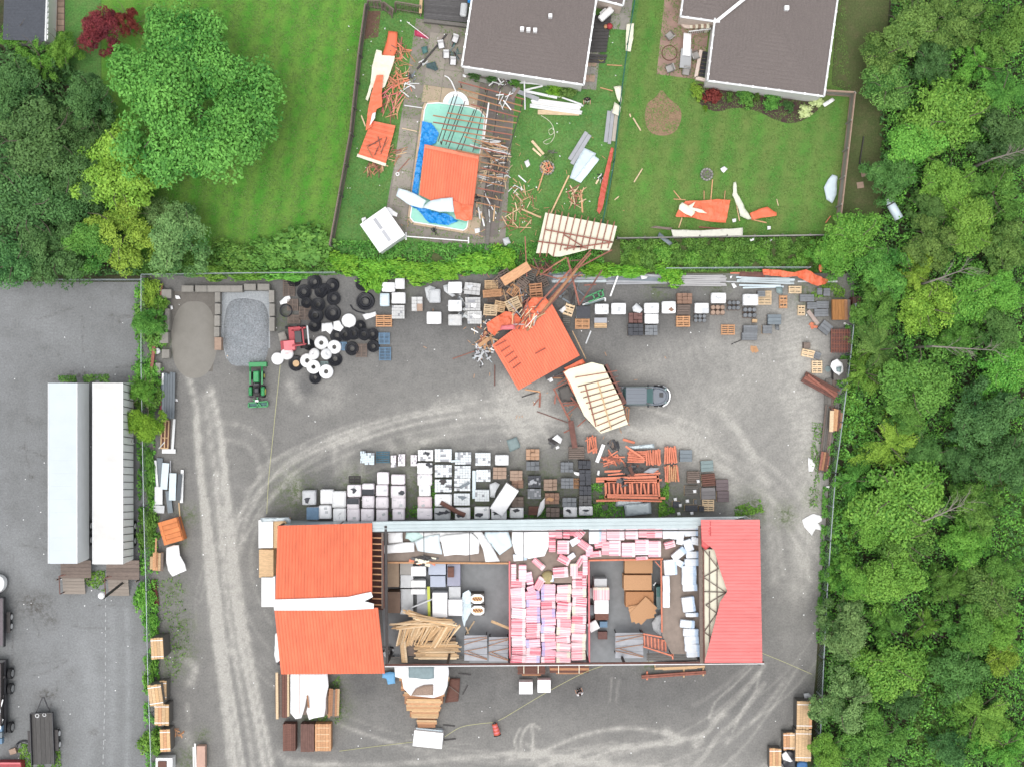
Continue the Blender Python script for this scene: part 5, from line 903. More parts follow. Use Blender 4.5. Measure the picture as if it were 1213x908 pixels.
# ---------------------------------------------------------------- pallet goods in the yard
_mesh={}
def pallet_mesh(w_,d,n=6,h=.14):
 k=('p',round(w_,1),round(d,1),n)
 if k not in _mesh:
  mb=MB();rs=random.Random(str(k))
  for i in range(n):mb.box(rs.uniform(-.01,.01),-d/2+d*(i+.5)/n,h-.012,w_,d/n*.5,.024)
  for x in(-w_*.46,0,w_*.46):mb.box(x,0,h/2-.012,.08,d,h-.05)
  for i in range(3):mb.box(0,(-.44+.44*i)*d,.012,w_,.1,.024)
  _mesh[k]=mb.mesh('pallet')
 return _mesh[k]
def put(me,name,m,parent,z=0):
 o=bpy.data.objects.new(name,me);COL.objects.link(o);o.parent=parent
 if not me.materials:me.materials.append(m)
 o.material_slots[0].link='OBJECT';o.material_slots[0].material=m;o.location.z=z;return o
def wrap_mesh(w_,d,h,seed,torn=False):
 bm=bmesh.new();bmesh.ops.create_cube(bm,size=1);bmesh.ops.scale(bm,vec=(w_,d,h),verts=bm.verts);bmesh.ops.bevel(bm,geom=bm.edges[:],offset=.035,segments=2,affect='EDGES')
 bmesh.ops.triangulate(bm,faces=bm.faces[:])
 for _ in range(3):
  le=[e for e in bm.edges if e.calc_length()>.32]
  if le:bmesh.ops.subdivide_edges(bm,edges=le,cuts=1);bmesh.ops.triangulate(bm,faces=[f for f in bm.faces if len(f.verts)>3])
 for v in bm.verts:
  n=mnoise.noise_vector(v.co*2.3+Vector((seed,seed*.7,0)));v.co+=n*.022
 me=bpy.data.meshes.new('wrap');bm.to_mesh(me);bm.free();return me
WR={}
def wrapped(w_,d,h,s):
 k=(round(w_,1),round(d,1),round(h,1),s%4)
 if k not in WR:WR[k]=wrap_mesh(w_,d,h,s)
 return WR[k]
def blocks_mesh(w_,d,h,nx,ny,nl,seed,miss=.0,jit=.012,rough=0):
 rs=random.Random(seed);mb=MB();sx,sy,sz=w_/nx,d/ny,h/nl
 for l in range(nl):
  for i in range(nx):
   for j in range(ny):
    if l==nl-1 and rs.random()<miss:continue
    if l<nl-1 and 0<i<nx-1 and 0<j<ny-1 and miss==0:continue
    mb.box(-w_/2+sx*(i+.5)+rs.uniform(-jit,jit),-d/2+sy*(j+.5)+rs.uniform(-jit,jit),sz*(l+.5)+rs.uniform(-.01,.02),sx*.93,sy*.92,sz*.96,rs.uniform(-rough,rough))
 return mb.mesh('blocks')
GN=[0]
def goods(x,y,w_,d,kind,label,rot=0,m=None,h=None,group=None,pm=None,extra=None,cat=None):
 """one pallet and what is stacked on it"""
 GN[0]+=1;s=GN[0];zt=h if h is not None else{'wrap':1.0,'blocks':.8,'perf':.9,'pallet':.14,'stones':.6,'slabs':.5,'slats':.5}[kind];z0=.14
 W_,D_=M(w_,zt),M(d,zt);t=thing('empty_pallet' if kind=='pallet' else 'loaded_pallet',label,cat or('pallet' if kind=='pallet' else 'pallet load'),tuple(P(x,y,zt).xy)+(.01,),rot,group)
 if kind=='pallet':
  n=max(1,int(zt/.14))
  ns=pm[1]if isinstance(pm,tuple)else 6
  for i in range(n):put(pallet_mesh(W_,D_,ns),'pallet_deck',m or PINE,t,.145*i)
  return t
 put(pallet_mesh(W_,D_),'pallet_deck',pm or OLDWOOD,t);hh=zt-z0
 if kind=='wrap':
  o=put(wrapped(W_,D_,hh,s),'wrapped_load',m or WHITE,t,z0+hh/2)
  for p in o.data.polygons:p.use_smooth=True
  rs=random.Random(s);mb=MB()
  for k in range(rs.randint(1,4)):mb.box(rs.uniform(-.3,.3)*W_,rs.uniform(-.3,.3)*D_,z0+hh+.03,rs.choice((.04,.28)),rs.choice((.04,.22)),.012,rs.choice((0,0,.4)))
  mb.build('printed_mark',GREYWRAP,t)
 elif kind=='blocks':nx,ny=max(2,int(W_/.36)),max(2,int(D_/.3));put(blocks_mesh(W_,D_,hh,nx,ny,3,s,.06,.012,.02),'block_stack',m or CONCD,t,z0)
 elif kind=='perf': # white blocks with open cells between them
  nx,ny=6,5;put(blocks_mesh(W_,D_,hh,nx,ny,2,s,.13,.006),'block_stack',m or BRICKW,t,z0);mb=MB()
  mb.box(0,0,z0+hh*.42,W_*.96,D_*.96,hh*.8);mb.build('gap_filler',PIPEGREY,t)  # grey filler; in pale stacks its darker colour paints the gaps' shade
 elif kind=='stones':
  for i in range(3):
   for j in range(2):
    mb=MB();R_=min(W_/6,D_/4)*1.02;mb.lathe((-W_/2+W_*(i+.5)/3,D_*(j-.5)/2,z0),[(.01,hh),(R_*.8,hh-.02),(R_,hh-.1),(R_*.98,0)],9);mb.build('stone_block',m or CONCD,t)
 elif kind=='slabs':
  n=3
  for l in range(2):
   for j in range(n):K('slab',m or CONCD,t,bevel=.012).box(.01*l,-D_/2+D_*(j+.5)/n,z0+hh*(l+.5)/2+.006*j,W_*.97,D_/n*.96,hh/2*.97)
 elif kind=='slats':
  for l in range(2):
   for j in range(6):K('board',m or OLDWOOD,t).box(0,-D_/2+D_*(j+.5)/6,z0+hh*(l+.5)/2,W_*random.uniform(.94,1),D_/6*.8,hh/2*.9)
 for e in extra or():
  if e[0]=='scrap':
   rs=random.Random(s);mb=MB();a=[(rs.uniform(.1,.34)*W_*math.cos(q),rs.uniform(.06,.3)*D_*math.sin(q))for q in[i*2*PI/9 for i in range(9)]];ox,oy=(e[2]*W_,e[3]*D_)if len(e)>2 else(rs.uniform(-.22,.22)*W_,rs.uniform(-.2,.2)*D_);mb.prism([(u+ox,v+oy)for u,v in a],zt+.03,zt+.06);mb.build('torn_wrapping',e[1],t)
  if e[0]=='half':K('loose_layer',e[1],t).box(e[2]*W_/4,e[3]*D_/4,zt-.0,W_*(.5 if e[2]else 1),D_*(.5 if e[3]else 1),.12)
 return t
G1='white wrapped pallets along the north row'
# north row, left to right
goods(460,340,15,11,'wrap','white wrapped pallet half hidden under the vine tongue');goods(473.5,336,11,12,'wrap','small white wrapped pallet under the vines right of the vine tongue')
goods(455.5,355,11,15,'wrap','narrow pale blue wrapped pallet right of the big black coil',m=PALEBLUE);goods(472,353,16,13,'wrap','white wrapped pallet above the pallet of open grey blocks');goods(471.5,369.5,15,16,'perf','pallet of open grey blocks right of the orange slatted pallet',m=BRICKP)
goods(454.5,380,19,14,'pallet','bright tan slatted pallet stack beside the black coils',m=PINE3,h=.5);goods(494,360,13,17,'blocks','pale blocks pallet alone between two white groups',m=BRICKP,extra=[('half',STONEB,1,-1)]);goods(515,350.5,13,16,'wrap','greyish wrapped pallet with loose plastic at its left',m=GREYWRAP);sheet('loose_plastic',[(503,341),(509,338),(516,341),(510,347),(508,358),(505,352)],.4,GREYWRAP,.15,.02,'loose grey plastic beside the greyish wrapped pallet','plastic')
goods(514,376.5,17,14,'wrap','white wrapped pallet standing lowest left of the stone block heap');goods(539,340.5,16,13,'wrap','white wrapped pallet, top of three left of the stone block heap');goods(539,362,16,13,'wrap','white wrapped pallet, middle of three left of the stone block heap');goods(539,379,16,13,'wrap','greyish white pallet, bottom of three left of the stone block heap',m=BRICKP)
sheet('loose_plastic',[(525,338),(531,336),(531,345),(540,350),(536,352),(526,345)],.3,GREYWRAP,.12,.02,'loose plastic under the top white pallet of three','plastic')
goods(559.5,342,19,14,'blocks','tumbled grey-white block pallet under the vines by the trusses',m=BRICKP,rot=-6,extra=[('scrap',GREYWRAP)]);goods(560,360,18,16,'perf','grey-white block pallet in the middle of the tumbled heap',m=BRICKP,extra=[('scrap',WHITE)]);goods(562,376,17,15,'perf','grey-white block pallet at the bottom of the tumbled heap',m=BRICKP,extra=[('scrap',WHITE,.1,.1)])
junk('scattered_blocks','loose pale blocks spilled along the tumbled block pallets','debris',549,358,8,26,[BRICKP,BRICKW,CONCD],51,(.2,.45),.05,.3,(.15,.28),'block',elong=2.6)
# wooden pallets tossed in front of the trusses
for a in((582,337,16,10,0,PINE,.9,'pine pallet stack, leftmost beside the block heap'),(583,347,22,8,4,PINE3,1.2,'brown stack of boards below the leftmost pine pallet'),(597,351,11,15,20,OLDWOOD,.5,'weathered pallet behind the brown board stack'),(581,367,16,13,-5,PINE2,1.1,'pale pine pallet, left of three in a fan'),(592,363,13,13,-12,PINE,1.0,'pale pine pallet, middle of three in a fan'),(608,360,17,15,25,PINE2,1.2,'pale pine pallet, right of three in a fan'),(599,327,13,16,30,OLDWOOD,1.0,'tipped weathered pallet near the vine bush'),(619,335,12,14,-38,OLDWOOD,.8,'tipped grey-brown pallet below the long plywood box'),(628,324,14,14,-20,GREYWOOD,.9,'grey tipped pallet right of the long plywood box'),(635,344,15,18,5,CEDAR,1.1,'reddish pallet stack under the broken trusses'),(586,354,18,7,0,OLDWOOD,.4,'weathered pallet under the brown board stack')):goods(a[0],a[1],a[2],a[3],'pallet',a[7],a[4],a[5],a[6],'tossed pallets by the trusses')
t=thing('plywood_box','long tan plywood box lying across the tossed pallets','crate',P(611,325,1.2),32);K('side',OSB,t,bevel=.02).box(0,0,.35,2.75,.8,.5);K('lid',PINE3,t).box(0,0,.62,2.8,.85,.04)
for a in((592,333,12,15,40,OLDWOOD,.9,'weathered pallet standing behind the long plywood box'),(608,344,13,12,55,PINE3,.6,'brownish pallet wedged in the middle of the tossed heap'),(624,346,10,16,-10,GREYWOOD,.6,'grey pallet fragment left of the reddish pallet stack'),(643,333,10,14,24,OLDWOOD,.7,'weathered pallet under the truss joint'),(632,314+6,14,9,-25,CEDAR,.8,'brown pallet piece right of the plywood box end')):goods(a[0],a[1],a[2],a[3],'pallet',a[7],a[4],a[5],a[6],'tossed pallets by the trusses')
junk('splintered_lumber','broken slats strewn through the tossed pallets','debris',610,345,24,44,[PINE,PINE3,OLDWOOD,GREYWOOD,CEDAR],66,(.4,1.2),.3,.9,(.06,.12),'slat',elong=.7)
# collapsed truss bundle over the fence
TR=[((672,305),(686,361),.16),((713,320),(686,362),.14),((700,300),(648,358),.14),((684,318),(624,392),.22),((677,318),(620,380),.16),((688,322),(634,380),.14),((725,296),(676,322),.12),((671,305),(655,315),.12),((655,315),(640,326),.12),((632,306),(640,324),.1),((640,324),(660,330),.1),((660,330),(690,326),.12),((622,280),(624,328),.1),((643,354),(614,390),.12),((627,352),(618,372),.1),((655,352),(640,375),.14),((692,338),(706,337),.1),((676,309),(692,308),.1),((700,296),(672,328),.12)]
t=thing('collapsed_truss','collapsed bundle of red-brown steel trusses fallen across the yard fence','truss',P(670,330,0));o=t.location
for i,(a,b,w_)in enumerate(TR):K('truss_bar',(RUST,RUSTD,RUST,CEDAR)[i%4],t).bar(P(*a,1.9+.05*(i%4))-o,P(*b,1.5+.04*(i%3))-o,w_,.12)
junk('rusty_debris','dark rusty truss scraps under the vines at the fence','debris',646,316,14,26,[RUSTD,RUST,DARK],52,(.5,1.6),.2,1.0,part='bar',elong=.6);junk('grey_debris','grey sheet strips and rods left of the green frame','debris',677,352,12,16,[SLATE,DARK,GREYWOOD],53,(.6,1.8),.05,.4,(.06,.2),'strip');junk('tangled_debris','pale splinters and rods strewn over the folded orange sheets','debris',622,374,16,34,[PINE2,RUST,PIPEGREY,PINE,WHITE],64,(.4,1.8),1.8,.3,(.04,.09),'stick',ang=(50,40));junk('tangled_debris','fine pale scraps left of the tossed pallets and fallen roof','debris',574,395,13,40,[GREYWRAP,PINE2,RUST,WHITE],65,(.2,.8),.05,.4,(.04,.12),'scrap',elong=1.9);junk('tangled_debris','tangled wire and battens between the pallets and the orange roof','debris',617,352,10,26,[RUST,DARK,PIPEGREY,RUSTD],54,(.4,1.3),.3,.8,part='bar')
# fallen orange roof section on the yard
pn=thing('roof_section','large orange roof section fallen in the middle of the yard','roof debris',P(632,408,0));o=pn.location
ribbed(pn,[P(583,409,1.2),P(652,356,1.6),P(687,421,1.3),P(614,462,.9)],9,ORANGE,3,.06,3,.05)
for i in range(5):mb=MB();a,b=(589+4.6*i-(2 if i==0 else 0),418+6.6*i-8),(600+4.2*i,411+6.6*i-8);mb.bar(P(*a,1.5-.04*i)-o,P(*b,1.52-.04*i)-o,.09,.04);mb.build('slot_cover',mat('dark_orange_slot',C(150,66,50),.6,.1,2),pn)
K('slot_cover',MATS['dark_orange_slot'],pn).bar(P(634,419,1.5)-o,P(646,412.5,1.52)-o,.09,.04);lg=MB()
for x,y in((588,412),(650,362),(682,420),(616,458),(634,410)):p=P(x,y,1)-o;lg.bar((p.x,p.y,0),(p.x,p.y,.85),.12,.12)
lg.build('strut',RUSTD,pn);K('edge_beam',DARK,pn).bar(P(646,447,.9)-o,P(688,424,1.1)-o,.5,.12)
sheet('roof_sheet',[(576,383),(584,378),(598,369),(612,371),(618,380),(608,388),(590,392),(586,398),(578,392)],1.3,ORANGE,.22,.02,'folded orange sheet left of the fallen truss bundle','roof debris',fold=.5);sheet('roof_sheet',[(618,378),(622,362),(630,353),(646,352),(650,358),(640,370),(630,383),(616,392)],1.75,ORANGE,.25,.02,'folded orange sheet under the truss bars','roof debris',fold=.5);sheet('torn_pink_sheet',[(594,386),(610,384),(610,390),(592,391)],1.75,PINKR,.06,.02,'faded pink torn strip on the folded orange sheet','roof debris')
junk('splintered_lumber','tan board pieces at the left corner of the fallen orange roof','debris',577,402,9,18,[PINE3,RUST,PINE,GREYWRAP],55,(.5,1.4),.3,.6,(.06,.2),'board');junk('grey_debris','grey twisted metal pieces left of the fallen orange roof','debris',572,420,9,28,[GREYWRAP,PIPEGREY,STEEL,DARK],56,(.3,.9),.05,.5,(.06,.18),'fragment',elong=1.4);plank(567,410,579,401,4.5,OSB,'tan strand board scrap at the left corner of the fallen roof',z=.8)
plank(536,425,562,416,.9,RUST,'thin rusty rod pointing left from the grey twisted metal');plank(586,432,586,457,1.2,RUSTD,'upright dark rod lying left of the fallen roof');plank(632,480,638,472,1,RUST,'rusty rod below the fallen roof corner');plank(640,465,639,482,2,RUST,'rusty bent bar under the fallen roof corner');plank(636,487,672,500,1,RUSTD,'thin dark rod lying on the pale dust patch');plank(622,461,640,464,1.5,PINE3,'tan batten under the fallen roof corner');plank(618,470,637,464,1.2,DARK,'dark bar under the lower corner of the fallen roof');plank(678,392,694,425,1,PINE,'thin pole along the right edge of the fallen roof',z=.7)
junk('roof_edge_debris','dark purlin stubs between the orange and cream roof sections','debris',663,441,13,26,[DARK,RUSTD,PINE3,BLACK],57,(.6,1.6),.2,.6,(.06,.14),'purlin',ang=(25,18),elong=.8);junk('white_debris','white insulation scraps under the orange roof edge','debris',655,447,8,5,[WHITE],58,(.3,.5),.6,.2,(.2,.35),'scrap')
pn=thing('roof_section','cream roof section with brown purlins fallen on the pickup truck','roof debris',P(706,472,0));o=pn.location
CQ=[(681,435),(701,429),(717,433),(727,452),(735,470),(741,494),(744,502),(712,513),(706,507),(692,492),(684,475),(676,455),(668,441),(674,437)]
K('liner',mat('yellowish_liner',C(244,238,204),.6,.06,1.5),pn).prism([tuple((P(x,y,2.0)-o).xy)for x,y in CQ],1.92,2.0)
for i in range(10):a,b=(681+i*3.3,457-6+i*6.6-(4 if i==0 else 0)),(731+i*1.4,445+i*6.4-6);mb=MB();a=(a[0],a[1]);mb.bar(P(max(a[0],680),a[1],2.06)-o,P(min(b[0],741),b[1],2.06)-o,.08,.12);mb.build('purlin',RUSTD if i%2 else RUST,pn)
for a,b in(((693,455),(706,505)),((708,452),(724,508))):K('truss_chord',RUST if a[0]<700 else PINE,pn).bar(P(*a,2.16)-o,P(*b,2.16)-o,.1,.1)
K('edge_beam',RUSTD,pn).bar(P(717,432,1.9)-o,P(740,478,1.9)-o,.4,.2);lg=MB()
for x,y in((672,443),(700,500),(742,496),(690,436)):p=P(x,y,1.9)-o;lg.bar((p.x,p.y,0),(p.x,p.y,1.92),.12,.12)
lg.build('strut',RUSTD,pn);mb=MB()
for a,b in(((736,480),(746,483)),((745,482),(744,500)),((741,481),(743,498)),((738,500),(746,503))):mb.bar(P(*a,1.7)-o,P(*b,1.7)-o,.1,.1)
mb.build('bent_frame',CEDAR,pn)
sheet('roof_sheet',[(667,440),(674,436),(680,450),(690,475),(684,474),(676,460)],1.8,ORANGE2,.05,.02,'orange strip under the left edge of the cream section','roof debris');sheet('roof_sheet',[(668,436),(690,425),(694,430),(680,436),(672,440)],1.5,ORANGE,.05,.02,'orange strip between the two fallen roof sections','roof debris');t=thing('collapsed_truss','rusty truss bars trailing below the cream roof section','truss',P(672,490,0));o=t.location
for a,b,w_ in(((656,460),(676,500),.16),((676,470),(700,498),.14),((668,480),(686,478),.14),((666,477),(684,476),.1),((672,490),(684,480),.1),((676,498),(681,530),.5),((658,468),(657,478),.14),((660,455),(670,449),.12),((655,461),(673,452),.1),((684,505),(694,496),.1),((668,512),(676,508),.12)):K('truss_bar',RUST if w_<.3 else RUSTD,t).bar(P(*a,.9)-o,P(*b,.7)-o,w_,.1)
sheet('dark_panel',[(661,460),(672,455),(682,470),(676,476),(664,474)],.3,mat('dark_grey_panel',C(100,96,92),.6,.1,2),.08,.02,'dark grey panel under the trailing truss bars','panel')
# north row right of the trusses
goods(691,370,16,14,'perf','crate with a black grid below the truss foot',m=PALEBLUE,extra=[('half',BRICKD,0,0)]);goods(690,383.5,17,12,'pallet','tan slatted pallet below the crate with a black grid',m=PINE3,h=.6);goods(713,366,16,12,'wrap','white wrapped pallet, left of a pair under the green frame');goods(711.5,382.5,15,12,'slats','pallet with grey slats and tan boards below the left white pair',m=PINE,extra=[('half',PIPEGREY,0,1)]);goods(733,365.5,17,13,'wrap','white wrapped pallet, right of a pair under the green frame')
goods(753,376.5,16,12,'blocks','dark red-brown block pallet below a grey plastic bag',m=REDBLK);sheet('plastic_bag',[(749,364),(754,359),(758,362),(761,367),(758,371),(750,369)],.9,GREYWRAP,.2,.03,'grey plastic bag on top of the dark red-brown blocks','plastic bag');goods(753,390.5,18,14,'blocks','charcoal block pallet below the dark red-brown blocks',m=BRICKD);goods(772,365,17,12,'wrap','white wrapped pallet right of the grey plastic bag');goods(772,377.5,16,11.5,'wrap','white wrapped pallet above the plain grey block pallet');goods(771.5,391,15,12,'blocks','plain grey block pallet in front of two white pallets',m=CONCD)
goods(792.5,364,16,14,'wrap','white pallet torn open to show brown blocks',extra=[('scrap',BRICKB)]);goods(811,353.5,18,12.5,'blocks','brown block pallet at the top of the brown column',m=BRICKB);goods(810,367,16,12,'slats','weathered slat pallet in the middle of the brown column',m=OLDWOOD);goods(809.5,380.5,16,12.5,'pallet','orange-tan pallet at the bottom of the brown column',m=PINE3,h=.6)
goods(831.5,365,16,12,'wrap','white pallet with a torn grey corner right of the brown column',extra=[('half',GREYWRAP,1,-1)]);goods(829.5,377,15,9.5,'stones','grey rounded stones pallet below the white torn pallet',m=CONCD);goods(851.5,353,17,12,'wrap','white rounded pallet with a dark stain above brown stones',extra=[('scrap',GREYWRAP,0,0)]);goods(850.5,367,17,12,'stones','brown rounded stones pallet below the stained white pallet',m=STONEB);goods(869.5,361.5,15,12,'stones','grey rounded stones pallet standing alone',m=CONCD);goods(889.5,355,17.5,13,'wrap','white wrapped pallet, rightmost of the north row');goods(888.5,370,16,13,'stones','grey rounded stones pallet below the rightmost white pallet',m=CONCD)
goods(906,348.5,16,8,'pallet','pine pallet with a grey sheet on its left half',m=PINE2,extra=None,h=.3);goods(906,357,16,7.5,'pallet','pine pallet below the one with a grey sheet',m=PINE2,h=.28,pm=(0,4));goods(902,348,9,7,'slabs','grey slab lying on the left half of a pine pallet',m=CONCD,h=.5);goods(928,357.5,9,15.5,'pallet','narrow upright orange-tan pallet near the siding end',m=PINE3,h=.28,pm=(0,4));goods(942,343,15,8.5,'pallet','small pine pallet below the crumpled orange strip',m=PINE2,h=.28,pm=(0,4))
goods(862.5,390.5,16,12,'pallet','orange-tan pallet with a few grey blocks in the open yard',m=PINE3,h=.28,pm=(0,5));goods(889,390,17,9,'slabs','grey slab pallet in the open yard, upper of two',m=CONCD,h=.7);goods(888,398.5,18,9,'slabs','grey slab pallet in the open yard, lower of two',m=CONCD,h=.75);goods(917.5,378.5,16,12,'slabs','ribbed grey slab pallet right of the two slab pallets',m=SLATE,h=.7);goods(909,390.5,11,10,'slabs','small grey slab on a tan pallet',m=CONCD,h=.5,pm=PINE);sheet('grey_scrap',[(918,385),(923,385),(923,391),(919,391)],.15,CONCD,.02,.06,'grey slab scrap below the ribbed slab pallet','slab')
for a in((956,353,17,8.5,0,'grey flat slab pallet, top left of the corner group'),(962,362,12,8,0,'grey flat slab, middle left of the corner group'),(974.5,361,15,8.5,0,'grey flat slab, top right of the corner group'),(973,370.5,17,9,2,'grey flat slab, lower right of the corner group'),(978,388,14,13,-38,'tilted grey slab pallet beside the dark rebar mats'),(971,345,6,8,0,'small grey slab under the orange strip, left'),(979.5,346,8,9,0,'small grey slab under the orange strip, right')):goods(a[0],a[1],a[2],a[3],'slabs',a[5],a[4],CONCD,.4)
goods(949.5,367.5,8,12,'pallet','pine pallet left of the corner slab group',m=PINE2,h=.28,pm=(0,4));plank(957,368,969,384,4.5,mat('beige_board',C(176,158,148),.8,.1,2),'long beige plank beside the tilted slab pallet',z=.3);junk('brick_scraps','orange brick scraps left of the tilted slab pallet','debris',963,385,4,9,[ORANGE2,PINE3],61,(.2,.4),.03,.1,(.12,.25),'brick');junk('brick_scraps','tan strand board scrap in the open yard','debris',893,414,4,4,[OSB],62,(.3,.6),.02,.05,(.25,.4),'scrap');plank(866,408,880,402,1,DARK,'thin dark rod near the lower slab pallet');goods(894,380,6,4,'slabs','tiny tan board stack above the small grey slab',m=PINE,h=.3)
t=thing('timber_stack','brown stained timber stack in the upper right yard corner','lumber',P(997,367,0));o=t.location
for l in range(3):
 for i in range(6):mb=MB();x=987+i*3.6;zz=.3+l*.4;mb.bar(P(x,355,zz)-o,P(x+.4,379,zz)-o,M(3.4),.38);mb.build('timber',(CEDAR,mat('amber_wood',C(176,118,62),.8,.25,2,stretch=(6,1,1)),OLDWOOD)[(i+l)%3 if l<2 else(1,1,1,1,0,2)[i]],t)
t=thing('corrugated_bin','dark brown corrugated bin beside the brown timber stack','bin',P(1010,366,0));K('body',RUSTD,t).box(0,0,.7,.66,2.0,1.4)
for i in range(6):K('rib',RUSTD if i%2 else DARK,t).box(-.28+i*.11,0,1.42,.05,2.0,.06)
t=thing('rebar_mats','stack of dark red rebar mats below the brown timber stack','rebar stack',P(994,404,0));o=t.location;K('lower_mats',RUSTD,t).box(0,0,.3,1.6,2.1,.5)
for i in range(8):K('bar',RUST,t).bar((-.85+i*.24,-1.1,.6),(-.85+i*.24,1.1,.6),.06,.05)
for i in range(9):K('bar',RUST if i%2 else REDBLK,t).bar((-.85,-1.0+i*.25,.65),(.85,-1.0+i*.25,.65),.06,.05)
t=thing('rubbish_skip','dark skip heaped with white plastic at the right fence','skip',P(992,438,0));K('body',DARK,t).box(0,0,.5,1.15,1.75,1.0);K('rim',GREYWOOD,t).box(0,0,1.02,1.25,1.85,.06);sheet('plastic_heap',[(986,428),(992,425),(998,430),(999,440),(994,445),(988,441),(984,434)],1.25,WHITE,.2,.03,'heap of white plastic and rubble in the dark skip','rubbish');sheet('teal_scrap',[(991,435),(997,434),(996,441),(991,440)],1.5,TEALG,.05,.02,'teal scrap on the white plastic in the skip','scrap')
t=thing('round_lid','round grey-green lid on the ground left of the skip','lid',P(980.5,437,0));MB().lathe((0,0,0),[(.25,.02),(.27,.09),(.18,.1),(.01,.1)],14).build('cover',TEALG,t)
goods(956,409,8,7,'slabs','small brown crate above a pine pallet at the right',m=OLDWOOD,h=.5);goods(957.5,418.5,15,9,'pallet','splayed pine pallet at the right side of the yard',-12,PINE2,.28,pm=(0,4));goods(968,434.5,12,15,'pallet','upright pine pallet left of the skip',0,PINE2,.28);goods(968,421,8,8,'slabs','grey slab leaning on the splayed pine pallet',-20,CONCD,.3)
boards('steel_profiles','bundle of rusty brown steel profiles lying askew by the skip','steel bundle',952,446,991,467,6,2.3,[RUST,RUSTD,BROWNWOOD],1.5,.3,2,'profile',.12);plank(957,444,990,470,2.4,RUST,'rusty profile crossing the askew steel bundle',z=.68);boards('old_planks','grey-brown planks under the askew steel bundle','lumber',986,450,984,484,4,4,[OLDWOOD,GREYWOOD,BROWNWOOD],2,.15,2)
boards('lumber_pack','orange-brown lumber pack with one pale board beside the right fence','lumber',990.5,484,988.5,510,4,2.8,[CEDAR,PINE3,BROWNWOOD],.6,.9,1,'board',.12);plank(985.5,486,984.5,511,4.6,PINE2,'pale clean board on the orange-brown lumber pack',z=1.05,h=.1);boards('old_planks','long weathered plank stack tapering along the right fence','lumber',983,482,975,557,5,2.3,[OLDWOOD,BROWNWOOD,GREYWOOD,CEDAR],3,.3,2);plank(972,545,981,552,1,PINE3,'orange batten across the lower end of the weathered planks',z=.6);plank(978,473,978,486,3,STONE,'short grey board left of the weathered planks',z=.15);boards('old_planks','short reddish planks at the end of the weathered stack','lumber',977.5,535,974,557,3,3,[RUST,BROWNWOOD,CEDAR],.8,.66,1)
for pg,l in(([(957,541),(962,544),(966,550),(963,558),(958,558)],'white plastic scrap lying near the weathered planks'),([(950,615),(957,611),(963,608),(974,611),(974,616),(969,619),(978,629),(966,626),(962,634),(953,624)],'star-shaped white plastic sheet at the right edge of the yard'),([(996,449),(1000,449),(1000,457),(996,456)],'white bucket beside the skip'),([(979,575),(983,575),(982,578),(979,577)],'small white scrap by the right fence')):sheet('white_scrap',pg,.12,WHITE,.06,.02,l,'scrap')
junk('bottles','white bottles and rubble along the right fence','debris',1003,386,5,7,[WHITE,GREYWRAP],63,(.15,.35),.05,.2,(.1,.2),'scrap',elong=3)
# long siding and gutter bundles under the fence
SG=[(654,327,718,325.5,3,3,[PIPEGREY,SLATE],'grey siding bundle, leftmost, under the truss bars'),(656,332,720,331,2,3.4,[PIPEGREY,STEEL],'pale siding strips below the leftmost grey bundle'),(718,327,782,330,3,3,[SLATE,PIPEGREY],'grey siding bundle left of the vine tongue, upper'),(722,333,790,333.5,3,2.4,[PIPEGREY],'grey siding bundle left of the vine tongue, lower'),(795,332.5,857,332.5,6,2.2,[PIPEGREY,mat('warm_grey_siding',C(184,182,182),.55,.06,2)],'long pale grey siding bundle right of the vine tongue'),(874,331.5,938,333,3,2.4,[PALEBLUE,STEEL],'white siding strips, rightmost bundle'),(878,339.5,926,339,2,2.2,[PALEBLUE],'pale blue siding strips below the rightmost white bundle')]
for a in SG:boards('siding_bundle',a[7],'siding',a[0],a[1],a[2],a[3],a[4],a[5],a[6],4,.15,2,'strip',fill=.84,skew=.8,group='siding bundles along the north fence')
boards('brown_sheets','dark brown sheets under the orange strip at the fence','sheet stack',876,325,906,327,3,3,RUSTD,2,.12);plank(865,323.5,880,323.5,1.8,ORANGE2,'short orange strip left of the dark brown sheets');sheet('metal_sheet',[(919,340),(927,340),(927,348),(920,347)],.3,TEALG,.02,.03,'square grey-green panel at the end of the pale blue strips','panel')
plank(857,333.5,874,334,1.4,GREYWRAP,'thin pale strip between the two long siding bundles');plank(945,333.5,992,333.5,1.8,GREYWRAP,'long pale strip under the crumpled orange strip')
sheet('roof_sheet',[(903,319),(922,320),(940,323),(946,321),(955,319),(966,325),(975,330),(983,331),(977,337),(968,339),(955,333),(945,327),(930,328),(904,326)],.9,ORANGE,.3,.02,'long crumpled orange strip along the fence at the yard corner','roof debris',fold=.7);sheet('roof_sheet',[(970,314),(974,313),(976,318),(972,323),(970,319)],1.6,ORANGE,.15,.02,'small orange scrap hanging in the tree above the crumpled strip','roof debris')
for pg,l in(([(758,325),(768,327),(766,330),(760,331)],'white torn sheet on the grey siding bundle'),([(866,336),(870,335),(873,340),(869,342)],'white crumpled bag between the siding bundles'),([(865,327),(868,326),(867,329),(865,330)],'tiny white scrap under the north fence'),([(662,368),(669,362),(671,366),(666,371)],'white torn plastic beside the tipped pine pallet')):sheet('white_scrap',pg,.45,WHITE,.1,.02,l,'scrap')
plank(733,324,723,351,1.8,WHITE,'white tube lying across the siding bundles',z=.5);plank(772,340.5,795,341.5,1.2,BLACK,'thin black rod below the siding bundles');plank(700,392,694,407,1.6,GREYWRAP,'pale ladder-like strip in front of the tan slatted pallet');goods(674,367,11,14,'pallet','tipped pine pallet right of the orange roof edge',-18,PINE2,.5,pm=(0,4));goods(671,379,9,14,'slats','grey slats at the right edge of the fallen orange roof',0,GREYWOOD,.3)
